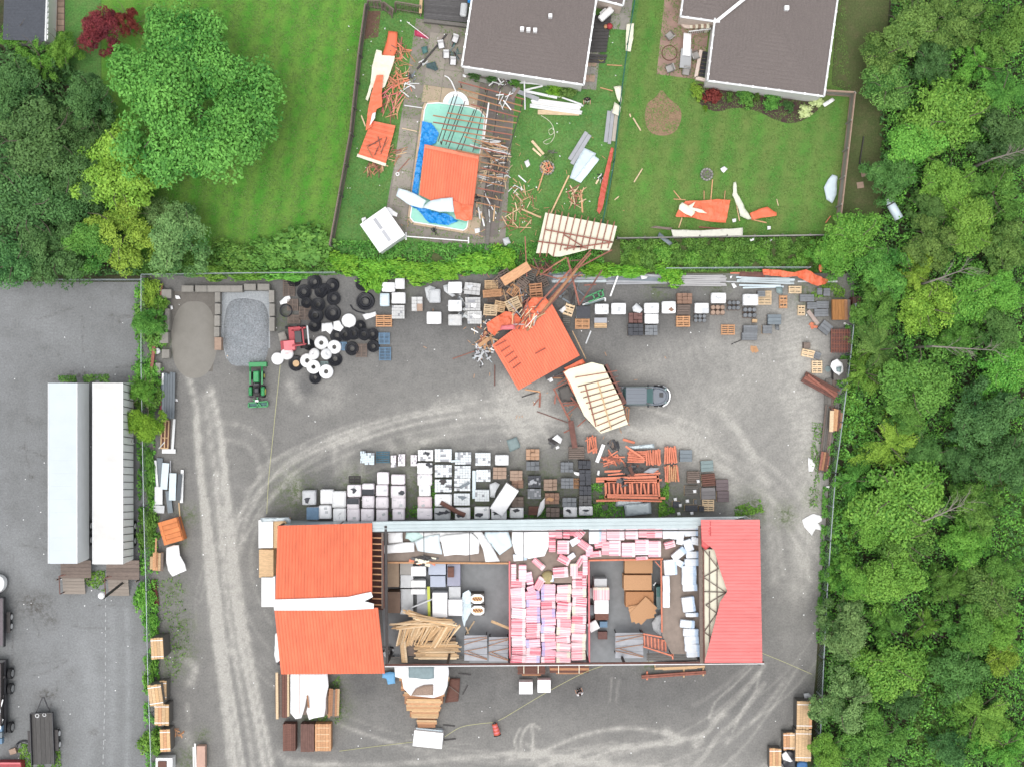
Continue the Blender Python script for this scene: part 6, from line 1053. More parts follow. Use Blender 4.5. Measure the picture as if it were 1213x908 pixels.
t=thing('green_frame','green steel frame with a white bent tube under the fence','frame',P(703,350,0));o=t.location
for i,(a,b,m_)in enumerate((((692,353),(715,343),GREENP),((697,358),(714,351),GREENP),((702,349),(705,355),GREENP),((708,346),(711,353),GREENP),((713,343),(715,351),GREENP),((693,361),(716,354),TEALG))):K('tube',m_,t).bar(P(*a,.6)-o,P(*b,.6)-o,.13,.1)
K('bent_tube',WHITE,t).path([P(x,y,.5)-o for x,y in((690,361),(700,358),(713,354),(717,353),(717,357))],.08)
# ---------------------------------------------------------------- coils, plastic drums, small machines
def coil_mesh(R,seed,fill=True):
 mb=MB();rs=random.Random(seed);k=4
 for i in range(k):
  rr=R*(1-.17*i)-.05
  for l in range(2):mb.torus((rs.uniform(-.03,.03),rs.uniform(-.03,.03),.08+.17*l+rs.uniform(0,.05)),rr,.05,20,5)
 return mb.mesh('coil')
CO=[coil_mesh(.7,i)for i in range(3)]
CL=[(348,332,8,'black pipe coil at the brown pallets, half under the vines'),(373,334,9,'black pipe coil under the vines, second of the top row'),(394,338,8.5,'black pipe coil right of the top row'),(360,346,9,'black pipe coil beside the brown pallets'),(380,345,8,'black pipe coil in the middle of the coil heap'),(395,353,8.5,'black pipe coil at the right edge of the heap'),(377,361,8.5,'black pipe coil in the lower middle of the heap'),(363,359,6.5,'small black coil leaning on the brown pallets'),(374,374,9,'black pipe coil at the lower left of the heap'),(393.5,371,10,'big black pipe coil above the white drums'),(430,336,9,'black pipe coil half under the vines, above the big single coil'),(433,357,11,'biggest single black coil with a loose tail'),(373,386,8,'black coil right of the red forklift'),(427,385,6.5,'thin black coil below the white crumpled sack'),(399,397,8.5,'black coil below the white drum lid'),(410,396,8.5,'black coil, second of the lower row'),(419,395,8,'black coil, third of the lower row'),(431,396,7.5,'black coil, fourth of the lower row'),(441,396,7.5,'black coil, last of the lower row by the blue pallet'),(417,413,8.5,'black coil on a brown pallet in the lower row'),(442,410,7.5,'black coil left of the two blue pallets'),(397,426,8.5,'black coil below the white rings'),(373.5,447,7.5,'lowest black coil under the white rings'),(385,342,7,'black coil squeezed into the top of the heap'),(366,408,7,'black coil squeezed between the forklift and white rings')]
for i,(x,y,r,l)in enumerate(CL):
 t=thing('pipe_coil',l,'pipe coil',P(x,y,.3).xy.to_3d()+Vector((0,0,.01+(.25 if 5<i<9 or 14<i<18 else 0)+.012*(i%3))),i*37,'coils of black pipe in the yard');o=put(CO[i%3],'coil',BLACK,t);s=M(r,.3)/.72;o.scale=(s,s,1.1);o.rotation_euler=(random.uniform(-.12,.12),random.uniform(-.12,.12),0)
t=thing('pipe_coil','thin loose black coil on the brown pallets','pipe coil',P(339,368,.2));mb=MB();[mb.torus((.02*k,-.02*k,.06+.07*k),.55-.02*k,.05,22,5)for k in range(3)];mb.build('coil',BLACK,t)
t=thing('cable_reel','black coil around a brown wooden core beside the white rings','pipe coil',P(311.5+40,430.5,.0));o=put(CO[1],'coil',BLACK,t);K('core',PINE,t).lathe((0,0,.1),[(.01,.3),(.3,.28),(.32,.0)],12)
t=thing('pipe_tail','loose black pipe tail curving beside the biggest coil','pipe',P(422,366,0));o=t.location;MB().path([P(x,y,.06)-o for x,y in((415,361),(418,366),(423,369),(432,371))],.06).build('tube',BLACK,t)
def ring_mesh(R,hole):
 return MB().lathe((0,0,0),[(hole,.02),(hole,.36),(hole+.05,.42),(R-.1,.42),(R,.34),(R,.06),(R-.05,0),(hole,.02)],22).mesh('ring')
RGM=ring_mesh(.62,.2);RGF=ring_mesh(.62,.012)
for i,(x,y,r,hole,tilt,l)in enumerate(((413,380,8.6,0,0,'white wrapped roll without a hole, topmost'),(380.5,406,8.3,1,0,'white wrapped ring, uppermost of the cluster'),(396,411,8.2,1,0,'white wrapped ring, right of the uppermost ring'),(374,420,6.6,0,.6,'white wrapped roll leaning left in the cluster'),(385.5,420,6.4,0,-.7,'white wrapped roll leaning right in the cluster'),(364,427,8.4,1,0,'white wrapped ring at the left of the cluster'),(371.5,434,8.2,1,.15,'white wrapped ring overlapping the left ring'),(386.5,440,8.4,1,0,'white wrapped ring at the bottom of the cluster'),(329,425,7.2,0,.1,'white wrapped roll at the tape line right of the tractor'),(341,420,7.4,0,.45,'tilted white wrapped roll below the red forklift'))):
 t=thing('wrapped_roll',l,'wrapped roll',P(x,y,.4).xy.to_3d()+Vector((0,0,.05+(.3 if tilt else .02*i))),i*50,'white wrapped rolls');o=put(RGM if hole else RGF,'wrapping',WHITE,t,.2 if abs(tilt)>.3 else 0);s=M(r,.4)/.62;o.scale=(s,s,1);o.rotation_euler=(0,tilt,0)
 for p in o.data.polygons:p.use_smooth=True
for pg,z,l in(([(381,383),(393,382),(395,389),(391,396),(386,392),(381,393)],.8,'white crumpled plastic sheet on the coils, left one'),([(395,381),(402,380),(407,388),(403,393),(395,390)],.75,'white crumpled plastic sheet on the coils, right one'),([(429,373),(445,369),(446,374),(433,379)],.25,'white crumpled sack below the biggest coil'),([(331,357),(337,352),(343,350),(344,354),(340,359),(332,361)],.3,'white plastic bag on the brown pallets')):sheet('plastic_sheet',pg,z,WHITE,.14,.03,l,'plastic',nscale=2.2)
for a in((342,340,14,22,OLDWOOD,'weathered brown pallet stack under the hedge, topmost'),(346.5,361,13,14,OLDWOOD,'weathered brown pallet, middle of the column'),(348,378,15,10,OLDWOOD,'weathered brown pallet above the red forklift'),(361,371,14,16,OLDWOOD,'weathered brown pallet left of the black coils'),(428,415,13,16,OLDWOOD,'weathered brown pallet under a coil in the lower row'),(455,401,13,14,BLUEP,'blue pallet, upper of two'),(456,419,14,16,BLUEP,'blue pallet, lower of two'),(406,410,9,10,BLUEP,'blue pallet half under the white rings'),(384,432,9,8,TEALG,'blue-grey pallet between the white rings')):goods(a[0],a[1],a[2],a[3],'pallet',a[5],0,a[4],.3,pm=(0,9))
t=thing('forklift','red forklift with a faded red cover parked beside the black coils','forklift',P(353,400,0));o=t.location
def part(t,name,m,fn,**k):mb=MB();fn(mb);return mb.build(name,m,t,**k)
def bx(t,name,m,x,y,z0,w_,d,z1,rz=0,bevel=.03,top=1.0):mb=MB();p=P(x,y,z1)-t.location;mb.box(p.x,p.y,(z0+z1)/2,M(w_,z1),M(d,z1),z1-z0,math.radians(rz),top);return mb.build(name,m,t,bevel=bevel)
bx(t,'chassis',REDP,349,397,.4,14,20,1.0,5);bx(t,'engine_cover',PINKR,342.5,409,.8,13,11,1.55,6);bx(t,'seat',BLACK,353,399,1.0,8,14,1.3,5);bx(t,'counterweight',REDP,335.5+5,409.5,.4,16,13,.8,6)
for x,y,x2,y2 in((344,390,362,388),(346,410,362,408),(358,388,360,408),(364,386,366,408)):K('guard_bar',REDP if x<362 else GREYWRAP,t).bar(P(x,y,2.0)-o,P(x2,y2,2.0)-o,.12,.12)
for x,y in((345,391),(347,409),(359,389),(361,407)):mb=MB();p=P(x,y,1.9)-o;mb.bar((p.x,p.y,.9),(p.x,p.y,2.0),.09,.09);mb.build('post',REDP,t)
for x,y in((343,388),(357,387),(345,414),(361,411)):mb=MB();p=P(x,y,.4)-o;mb.cyl(p+Vector((0,-.12,-.0)),p+Vector((0,.12,0)),.38,14);mb.build('wheel',RUBBER,t)
sheet('grey_sheet',[(329,395),(337,392),(341,404),(332,406)],.5,CONC,.02,.05,'square grey board left of the red forklift','board')
t=thing('tractor','green compact tractor with front loader and rear implement','tractor',P(305,455,0));o=t.location
bx(t,'loader_bucket',GREENP,305,431.5,.15,21,5.5,.75,1.5);bx(t,'bucket_lip',GREYWOOD,305,435,.1,20,2.5,.3,1.5);bx(t,'hood',GREENP,303,446,.75,7.5,15,1.35,0,.08,.86);bx(t,'radiator_grille',BLACK,303,438.5,.7,6.5,1.5,1.2);bx(t,'chassis',DARK,303.5,455,.45,8,30,.8);bx(t,'seat',BLACK,303.5,462,.8,6,7,1.35,0,.1);bx(t,'dash',BLACK,303.5,455,.8,6,3,1.5)
for x in(296.5,310.5):mb=MB();mb.bar(P(x,434,.6)-o,P(x,440,1.2)-o,.14,.14);mb.bar(P(x,440,1.2)-o,P(x,455,1.1)-o,.14,.16);mb.build('loader_arm',GREENP,t);bx(t,'fender',GREENP,x+(.3 if x>300 else-.3),463,.9,5,12,1.2,0,.12,.8)
for x,s in((297.6,-1),(312.2,1)):
 mb=MB();p=P(x,463.5,.55)-o;mb.cyl(p-Vector((.14,0,0)),p+Vector((.14,0,0)),.56,18);w_=mb.build('rear_wheel',RUBBER,t,bevel=.03);K('rim',YELLOW,w_).cyl(p+Vector((s*.13,0,0)),p+Vector((s*.17,0,0)),.3,14)
 mb=MB();p=P(x-.6*s,445,.36)-o;mb.cyl(p-Vector((.1,0,0)),p+Vector((.1,0,0)),.36,16);w_=mb.build('front_wheel',RUBBER,t);K('rim',YELLOW,w_).cyl(p+Vector((s*.1,0,0)),p+Vector((s*.13,0,0)),.2,12)
K('steering_wheel',BLACK,t).torus((P(303.5,457.5,1.5)-o),.19,.02,16,5);mb=MB();mb.bar(P(299.5,469,0)-o+Vector((0,0,.8)),P(299.5,469,0)-o+Vector((0,0,2.1)),.06,.06);mb.bar(P(308,469,0)-o+Vector((0,0,.8)),P(308,469,0)-o+Vector((0,0,2.1)),.06,.06);mb.bar(P(299.5,469,0)-o+Vector((0,0,2.1)),P(308,469,0)-o+Vector((0,0,2.1)),.07,.07);mb.build('roll_bar',BLACK,t)
mb=MB()
for a,b in(((294.5,477),(317,475)),((294.5,482),(317,481)),((294.5,477),(294.5,482)),((317,475),(317,481)),((305,470),(305,482)),((300,473),(309,480))):mb.bar(P(*a,.5)-o,P(*b,.5)-o,.12,.14)
mb.build('rear_implement',GREENP,t);bx(t,'hitch_cover',WHITE,304,474.5,.4,4,2.5,.7);bx(t,'implement_deck',TEAL,306,479,.15,21,5,.4)
# pickup truck under the cream roof section
t=thing('pickup_truck','grey pickup truck facing right, its bed under the fallen cream roof','truck',P(757,468,0));o=t.location
def loc(x,y,z):v=P(x,y,z)-o;return v
def outline(pts,z):return[tuple(loc(x,y,z).xy)for x,y in pts]
K('body',TRUCK,t,bevel=.05).prism(outline(smoothpoly([(712,457),(775,457),(786,459),(791,464),(792.5,468),(791,474),(786,479),(775,480.5),(712,480.5)],1),.6),.42,.98,.985)
K('hood',TRUCK,t,bevel=.04).prism(outline(smoothpoly([(772,459),(783,460),(789,464),(790,468),(789,473.5),(783,478),(772,479)],1),1.1),.95,1.12,.94);bx(t,'hood_scoop',BLACK,783.5,467.5,1.1,4.6,5.4,1.16,0,.02);bx(t,'lower_cabin',TRUCK,757,468.5,.9,34,22.5,1.25)
def slab4(name,pts,m):mb=MB();mb.add([loc(*p)for p in pts],[(0,1,2,3)]);mo=mb.build(name,m,t);s_=mo.modifiers.new('solid','SOLIDIFY');s_.thickness=.03;return mo
slab4('windshield',[(773.5,459.5,1.2),(773.5,478,1.2),(766,476.5,1.82),(766,460.5,1.82)],GLASS);slab4('rear_window',[(738.5,477,1.25),(738.5,459.5,1.25),(741.5,460.5,1.8),(741.5,476.5,1.8)],GLASS);slab4('side_window',[(739,457.7,1.25),(772,457.7,1.25),(766,458.6,1.8),(742,458.6,1.8)],GLASS);slab4('side_window',[(772,479.4,1.25),(739,479.4,1.25),(742,478.4,1.8),(766,478.4,1.8)],GLASS)
K('roof',mat('light_grey_paint',C(104,113,124),.3,.05,1),t,bevel=.03).prism(outline([(741,458.4),(764,458.4),(766.5,460),(766.5,477),(764,478.6),(741,478.6)],1.85),1.8,1.9,.97)
for k in range(4):K('roof_rib',TRUCK,t).bar(loc(743,462+k*4.4,1.905),loc(764,462+k*4.4,1.905),.05,.02)
K('bumper',CHROME,t).path([loc(x,y,.62)for x,y in((785,457),(790,460),(793,464),(793.6,468.5),(793,473.5),(790,478),(785,481))],.09,7);mb=MB();mb.box(0,0,0,.01,.01,.01)
for y in(461,476.5):bx(t,'headlight',GLASS,788.5,y,.8,2.4,3,1.0)
for y in(456.2,481.3):bx(t,'mirror',BLACK,768,y,1.15,2,2.2,1.35)
for x in(728,780):
 for y,s in((457.8,1),(479.6,-1)):mb=MB();p=loc(x,y,.4);mb.cyl(p-Vector((0,.13,0)),p+Vector((0,.13,0)),.4,18);w_=mb.build('wheel',RUBBER,t,bevel=.03);K('rim',CHROME,w_).cyl(p+Vector((0,s*.12,0)),p+Vector((0,s*.15,0)),.24,12)
bx(t,'truck_bed',BLACK,725,468.5,.95,24,20,1.2)
# ---------------------------------------------------------------- block pallets north of the warehouse
GS='block pallets in the rows north of the warehouse'
def col(cells,name,**k):
 for c in cells:goods(c[0],c[1],c[2],c[3],c[4],c[5].replace('@',name),m=c[6]if len(c)>6 else None,extra=c[7]if len(c)>7 else None,**k)
SB=[('scrap',BRICKD)]
col([(366,589,16,17,'wrap','torn white pallet with a big dark hole, far left of the rows',GREYWRAP,SB),(370.5,607.5,14.5,14.5,'wrap','white pallet with blue and red bags showing, lower left corner',WHITE,[('half',BLUEP,0,0)]),(387,588,15,17,'wrap','white wrapped pallet, upper, second column from left'),(385,606,14.5,15.5,'wrap','white wrapped pallet, lower, second column from left'),(401.5,591,16,19,'wrap','white wrapped pallet, upper, third column from left'),(402,609.5,15,15.5,'wrap','white wrapped pallet, lower, third column from left')],'')
col([(420,567.5,14,8,'pallet','dark empty pallet above the leftmost lilac column',DARK),(419.5,581,15.5,15,'wrap','lilac pallet with torn top, head of the leftmost lilac column',LILAC,SB),(418,596.5,14,13,'wrap','lilac pallet with a dark strip torn open, leftmost lilac column',LILAC,[('half',BRICKD,0,1)]),(418.5,609.5,14,14.5,'wrap','lilac pallet at the foot of the leftmost lilac column',LILAC),
(436,579,14,13,'wrap','lilac pallet, top of the second lilac column',LILAC,[('half',BRICKD,0,-1)]),(436,594,14,14,'wrap','lilac pallet, middle of the second lilac column',LILAC),(435,609.5,15,14.5,'wrap','lilac pallet, foot of the second lilac column',LILAC),
(453.5,566,13.5,14,'wrap','lilac pallet standing highest, third lilac column',LILAC),(452.5,580.5,14.5,13.5,'wrap','lilac pallet, second in the third lilac column',LILAC),(452.5,595,14.5,13.5,'wrap','lilac pallet with a dark mark, third in the third lilac column',LILAC),(452.5,610,13.5,14,'wrap','lilac pallet with a dark stroke, foot of the third lilac column',LILAC),
(471.5,567.5,16,12,'wrap','lilac pallet with a dark slit, head of the fourth lilac column',LILAC),(471.5,582,16.5,14,'wrap','lilac pallet with dark holes, fourth lilac column',LILAC,SB),(472,595.5,16,12.5,'wrap','lilac pallet, third in the fourth lilac column',LILAC),(472,609,14,13,'wrap','lilac pallet with rounded corners, foot of the fourth lilac column',LILAC)],'')
col([(429.5,541,5.5,14,'perf','narrow pale block strip, far left of the top row',PALEBLUE),(437.5,543,11,14,'perf','pale blue block pallet showing pine slats, top row',PALEBLUE),(453.5,541,15,14.5,'pallet','blue pallet with white scraps, top row',mat('teal_blue_paint',C(74,116,136),.7,.15,3),[('scrap',WHITE)]),(466,546,6,14,'perf','narrow lilac block strip right of the blue pallet',LILAC),(475.5,544.5,8,14,'perf','narrow lilac block strip with a brown edge, top row',LILAC),(490,545,7,13,'perf','narrow white block strip left of the white columns',LILAC),
(504,539,18,13,'perf','white open block pallet with a dark corner, first white column',WHITE,SB),(503,554.5,17,13,'wrap','white pallet with a torn corner, first white column',WHITE,[('scrap',BRICKD,.3,.3)]),(503,568,17,13,'wrap','lilac-white pallet, third in the first white column',LILAC),(503,580.5,13.5,13,'wrap','small white pallet with a fold, first white column',WHITE),(503,594.5,16.5,13,'wrap','pinkish pallet, fifth in the first white column',mat('pink_wrap',C(246,222,226),.4,.05,2)),(503,608,16.5,13.5,'wrap','lilac pallet, foot of the first white column',LILAC),
(525,539,20,15,'perf','pale blue open block pallet, head of the second white column',BRICKW),(525,557.5,20,14.5,'perf','open block pallet, second in the second white column',BRICKW),(525,575,20,15,'perf','open block pallet with a dark torn strip, second white column',BRICKW,[('scrap',DARK,0,.3)]),(525,592,20,14,'wrap','torn white pallet, fourth in the second white column',WHITE),(524,608,19,14,'wrap','torn pallet with two big dark holes, second white column',GREYWRAP,[('scrap',BRICKD,-.2,0),('scrap',BRICKD,.2,.1)]),
(548.5,542.5,19,14.5,'perf','open block pallet, head of the third white column',BRICKW),(548,558.5,19,14.5,'perf','open block pallet, second in the third white column',BRICKW),(547.5,573.5,19,15,'perf','open block pallet with a black board on it, third white column',BRICKW),(547,591,19,14,'perf','white block pallet over tan slats, third white column',BRICKW,[('scrap',SLATE,0,.2)]),(548,608,18,14,'wrap','torn white pallet, foot of the third white column',WHITE,SB),
(572,543.5,18,15,'perf','open block pallet, head of the fourth white column',BRICKW),(572.5,563,17,14,'perf','open block pallet beside the long white strip',BRICKW),(571,586.5,17,13.5,'perf','open block pallet below the dark gap, fourth white column',BRICKW),(571,607,18,14,'wrap','torn white pallet, foot of the fourth white column',WHITE,SB),
(594.5,544.5,16,12,'wrap','white pallet at the right end of the white columns',WHITE),(592,560,16,14,'blocks','brown block pallet below the rightmost white pallet',STONEB),(591,608,18,13,'wrap','torn white pallet under the fallen white box',WHITE,SB),(612,607,16,12,'wrap','white torn pallet right of the fallen white box',WHITE,[('scrap',BRICKD,0,.2)])],'')
plank(561.5,557,561.5,590,4,PALEBLUE,'long upright white strip beside the fourth white column',z=.5,h=.1);plank(527,576,545,577,1.0,DARK,'thin dark strip between two open block pallets',z=1.0);plank(534,546,544,545,2.4,PALEBLUE,'pale blue strip bridging two open block pallets',z=1.05);plank(545,577,556,571,3.2,SLATE,'short black board lying on an open block pallet',z=1.1);t=thing('brown_tube','long brown tube fallen across the torn white pallets','tube',P(537,602,0));MB().path([P(x,y,1.2)-t.location for x,y in((522,594.5),(532,600),(542,606),(551,609.5))],.2,8).build('tube',BROWNWOOD,t)
plank(408,617,426,598,1.0,BLACK,'thin dark pole leaning on the leftmost lilac column',z=.9);sheet('white_scrap',[(366,616),(376,615),(377,618),(366,620)],.3,WHITE,.06,.02,'white torn strip at the orange roof edge','scrap');sheet('loose_plastic',[(580,573),(587,570),(592,573),(588,580),(586,589),(580,588)],.6,GREYWRAP,.2,.02,'loose grey plastic left of the fallen white box','plastic');plank(540,616,578,614.5,1.6,STEEL,'thin pale steel strip along the top of the warehouse eave',z=.6)
t=thing('white_box','large white box fallen slantwise on the block pallets','box',P(597.5,591,1.4).xy.to_3d()+Vector((0,0,.6)),-33);K('body',WHITEP,t,bevel=.05).box(0,0,.55,1.35,2.75,1.0);K('lid',WHITE,t,bevel=.02).box(0,0,1.08,1.3,2.7,.06)
col([(611.5,563,15,12,'blocks','brown-grey block pallet right of the fallen box, upper',STONEB),(613,573,14,10,'blocks','tan-grey block pallet right of the fallen box, lower',BRICKB),(613,594,14,12,'blocks','dull brown block pallet above a torn white pallet',OLDWOOD),
(631,538,16,13,'blocks','orange-brown block pallet at the top of the brown blocks',mat('tan_block',C(190,150,120),.85,.12,4)),(631,551.5,15.5,11,'blocks','blue-grey block pallet under the orange-brown blocks',CONCD),(633,570,15,14,'perf','dark grey block pallet with white gaps',BRICKD,[('scrap',PIPEGREY)]),(633,584.5,16,12,'perf','mid grey block pallet with white gaps',CONCD),(633.5,604.5,15,10,'slats','reddish brown slat pallet near the eave',BROWNWOOD),(652,574,16,13.5,'blocks','brown block pallet with a looped strap',STONEB),(654,590,17,13,'blocks','brown block pallet with torn white plastic at its sides',BRICKB,[('scrap',OSB)]),(655,606.5,16,11,'blocks','dark brown block pallet near the eave',OLDWOOD),
(683,536,19,15,'slats','weathered wide slat pallet above the grey blocks',OLDWOOD),(671.5,553,15,12,'blocks','grey block pallet with an L-shaped gap',CONCD),(692.5,550,15,10,'blocks','dark slate block pallet with tan slats at left',BRICKD),(693,560,14,8,'blocks','dark slate block pallet below the one with tan slats',BRICKD),(693.5,569,14,11,'blocks','dark block pallet, second in the dark column',BRICKD),(693.5,580.5,14.5,11,'blocks','dark block pallet, third in the dark column',BRICKD),(693.5,592.5,15,12,'blocks','nearly black block pallet with a small white stone',BLACK),(694,604.5,16,10.5,'wrap','white pallet with a black wedge below the dark column',WHITE,SB),(672,572,15,12,'blocks','grey block pallet left of a tan slatted pallet',CONCD),(679.5,572,15,11.5,'pallet','tan slatted pallet lying across the grey and dark blocks',PINE3),(674.5,594.5,16.5,11,'blocks','plain grey block pallet above the black and white one',CONCD),(675.5,606,16,11.5,'wrap','white pallet with a large black curved tear',WHITE,[('scrap',BRICKD,-.1,.1)])],'')
sheet('teal_sheet',[(600,521),(612,517),(617,529),(604,535)],.25,TEALG,.02,.06,'grey-green slatted sheet lying in the open yard above the brown blocks','panel');plank(613,553,620,562,.8,GREYWOOD,'thin grey stick above the brown-grey pallet');junk('black_white_debris','black plastic with white boards below the truss foot','debris',656,523,5,10,[BLACK,DARK],71,(.3,.8),.05,.3,(.1,.3),'fragment')
for pg,l in(([(654,519),(660,514),(666,519),(664,525),(659,522)],'white bent board on the black plastic'),([(658,529),(662,527),(663,530),(659,532)],'small white scrap below the bent board'),([(679,558),(690,559),(685,563),(681,561)],'white pointed plastic on the slate blocks'),([(640,595),(646,588),(645,600),(641,608),(636,612),(638,602)],'shredded white plastic between the brown pallets'),([(708,557),(710,557),(710,563),(707,562)],'two white cans left of the orange racking')):sheet('white_scrap',pg,.6,WHITE,.1,.02,l,'scrap')
# orange racking and steel
t=thing('rack_frame','orange steel racking frame with upright bars, lying flat','racking',P(748,575,0));o=t.location
for a,b,w_ in(((706,566.5),(780,564),3.0),((706,569.5),(784,568),2.4),((716,570),(780,570),2.4),((716,588),(788,589.5),2.8),((718,585.5),(780,586),2.2),((706,592.5),(732,592),2.6),((732,592),(784,593),1.8),((717,568),(718,589),2.6),((779,562),(781,590),2.6),((716,558),(738,557),2.4),((720,562),(740,560),1.8),((744,562),(782,560),2.2),((766,560),(780,557),1.6)):K('beam',ORANGE2,t).bar(P(*a,.75)-o,P(*b,.75)-o,M(w_),.14)
for i in range(13):mb=MB();x=722+i*4.6;mb.bar(P(x+(i%3)-1,570+(i%2)*2,.6+.05*(i%3))-o,P(x+(i%2)*1.5,586,.6)-o,M(2.2),.14);mb.build('upright',(ORANGE2,ORANGE2,ORANGE2)[i%3],t)
K('lower_beams',RUSTD,t).box(0,-.0,.2,4.7,1.3,.3)
junk('rack_beams','tangle of pink-orange rack beams left of the stacked beams','racking',727,543,10,24,[ORANGE2,RUST],72,(.6,1.6),.1,.4,(.08,.13),'beam',elong=.7);boards('rack_beams','level stack of orange rack beams under a grey sheet','racking',744,540,764,541,6,2.4,ORANGE2,1.2,.5,2,'beam',.12,fill=.66,skew=.9);boards('rack_beams','upright-laid orange rack beams right of the level stack','racking',773,533,774,550,7,2.6,[ORANGE2],1.5,.4,2,'beam',.12,fill=.66,skew=.9);boards('rack_beams','dense upright-laid beam bundle at the right end, upper','racking',793.5,529,794.5,548,6,2.5,ORANGE2,1.2,.5,2,'beam',.13,fill=.64,skew=1.1);boards('rack_beams','dense upright-laid beam bundle at the right end, lower','racking',795,551,796,570,7,2.4,[ORANGE2,ORANGE2,PINE3],1.2,.5,2,'beam',.13,fill=.64,skew=1.1);boards('rack_beams','fan of orange rack beams below the cream roof section','racking',700,517,702,535,5,2.4,ORANGE2,2,.3,2,'beam',.12,fill=.66,skew=.9);plank(697,535,706,530,2,ORANGE2,'orange beam across the foot of the beam fan',z=.7);plank(693,522,703,516,1,ORANGE2,'thin orange bar at the left of the beam fan',z=.6);plank(738,520,752,524,2.8,ORANGE2,'single orange beam lying above the stacked beams',z=.2);plank(741,528,762,542,2.2,ORANGE2,'orange beam slanting over the level beam stack',z=.95)
plank(715,526,707,547,4.2,WHITE,'white board leaning left of the pink-orange tangle',z=.4);sheet('grey_sheet',[(744,528),(775,525),(776,530),(750,531)],1.0,STEEL,.02,.03,'pale grey sheet behind the level beam stack','sheet');sheet('grey_sheet',[(762,559),(771,553),(781,554),(774,560)],1.0,PIPEGREY,.05,.03,'grey folded sheet on the racking','sheet');sheet('grey_sheet',[(730,591),(762,591),(761,598),(729,599)],.5,STEEL,.02,.05,'grey sheet at the foot of the racking','sheet');sheet('grey_sheet',[(739,597),(771,594),(772,608),(741,611)],.7,STEEL,.02,.05,'larger pale grey sheet near the eave below the racking','sheet');junk('black_debris','black shredded plastic on the orange racking','debris',748,555,12,24,[BLACK,DARK,BROWNWOOD],73,(.3,.9),.8,.3,(.1,.3),elong=.4);junk('black_debris','black plastic heap at the top of the racking','debris',728,525,6,14,[BLACK,DARK,OLDWOOD],74,(.3,.8),.05,.4,(.1,.3));junk('black_debris','black shred inside the racking frame','debris',736,570,5,8,[BLACK],75,(.3,.7),.85,.1,(.1,.2))
for a in((812.5,539.5,15,14,'slabs',SLATE,'grey slab pallet right of the upper beam bundle',0),(837.5,551.5,15,13,'slabs',TEALG,'pale ribbed slab pallet, uppermost of the right group',4),(821.5,565,15,14,'slats',OLDWOOD,'pine pallet half covered with grey boards, right group left',0),(839.5,568,16,15,'slats',BROWNWOOD,'pine pallet with brown boards, right group middle',5),(855.5,574,15,13,'slabs',mat('mauve_slab',C(120,106,108),.8,.12,3),'brown-mauve slab pallet, right group right',2),(819,581,15.5,12,'slats',GREYWOOD,'grey board pallet with a white bag',0),(839,584,17,14,'slabs',mat('mid_grey_slab',C(134,130,130),.8,.1,3),'ribbed grey slab pallet in the middle of the right group',2),(856.5,587.5,14,13,'slabs',MATS['mauve_slab'],'brown-mauve slab pallet with pine corner',0),(819,601.5,15,7,'slabs',BRICKD,'dark low slab pallet by the eave',0),(801.5,597,9,7,'slabs',BRICKD,'small dark slab right of the racking foot',0),(831,602,6,6,'slabs',BRICKD,'tiny dark slab next to a pine pallet',0),(824,594,3,5,'slabs',CONCD,'single grey block below the grey board pallet',0)):goods(a[0],a[1],a[2],a[3],a[4],a[6],a[7],a[5],.55,pm=PINE2)
goods(839,598,14.5,14,'pallet','empty pine pallet by the eave in the right group',0,PINE2,.28,pm=(0,6))
for x,y,l in((827,569.5,'white bag on the grey-covered pine pallet'),(823,581.5,'white bag on the grey board pallet'),(800,591,'white scrap above the small dark slab'),(806,598,'white scrap right of the small dark slab'),(804,608,'white scrap at the eave, left'),(819.5,607.5,'white scrap at the eave, right'),(814,593,'white and orange scrap below the grey board pallet')):sheet('white_scrap',[(x-2,y-1.6),(x+1.6,y-2),(x+2,y+1.6),(x-1.5,y+2)],.7,WHITE,.1,.02,l,'scrap')
# ---------------------------------------------------------------- stock inside the hall
def pack(x,y,w_,d,z,m,label,rot=0,h=.5,group=None,name='insulation_pack'):
 W_,D_=M(w_,z),M(d,z);me=wrapped(W_,D_,h,int(x+y));o=link(name,me,None);o.location=P(x,y,z-h/2);o.rotation_euler[2]=math.radians(rot)
 if not me.materials:me.materials.append(m)
 o.material_slots[0].link='OBJECT';o.material_slots[0].material=m;return tag(o,label,'insulation pack',group)
CX={614:('leftmost',PK1,[690,701,713,725,737,748,759,770,780]),631.5:('second',PK3,[703.5,713,722.5,732,741.5,751,760.5,770,779.5]),649.5:('middle',PK3,[696,706,715.5,725,734.5,744,753.5,763,772,780]),667.5:('fourth',PK4,[697,707,717,727,736.5,746,755.5,765,774,781]),685.5:('rightmost',PK4,[680,690.5,701,711.5,722,732.5,743,753.5,764,774.5])}
rs5=random.Random(99)
for cx,(nm,m,ys)in CX.items():
 flat('pack_support',[(cx-8,ys[0]-4),(cx+8,ys[0]-4),(cx+8,ys[-1]+3),(cx-8,ys[-1]+3)],2.2,PINKR,wh,1.9)
 for i,y in enumerate(ys):pack(cx+rs5.uniform(-.8,.8),y,17,(ys[min(i+1,len(ys)-1)]-ys[min(i,len(ys)-2)])*1.02,3.0+rs5.uniform(-.08,.3),PK2 if rs5.random()<.34 else m,'insulation pack %s in the %s column of the big pink block'%(('at the very top','second from the top','third from the top','fourth from the top','just above the middle','just below the middle','fourth from the bottom','third from the bottom','second from the bottom','at the very bottom')[i if len(ys)==10 else(0,1,2,3,4,6,7,8,9)[i]],nm),rs5.choice((0,180))+rs5.uniform(-6,6),.75,'insulation packs in the big pink block, %s column'%nm)
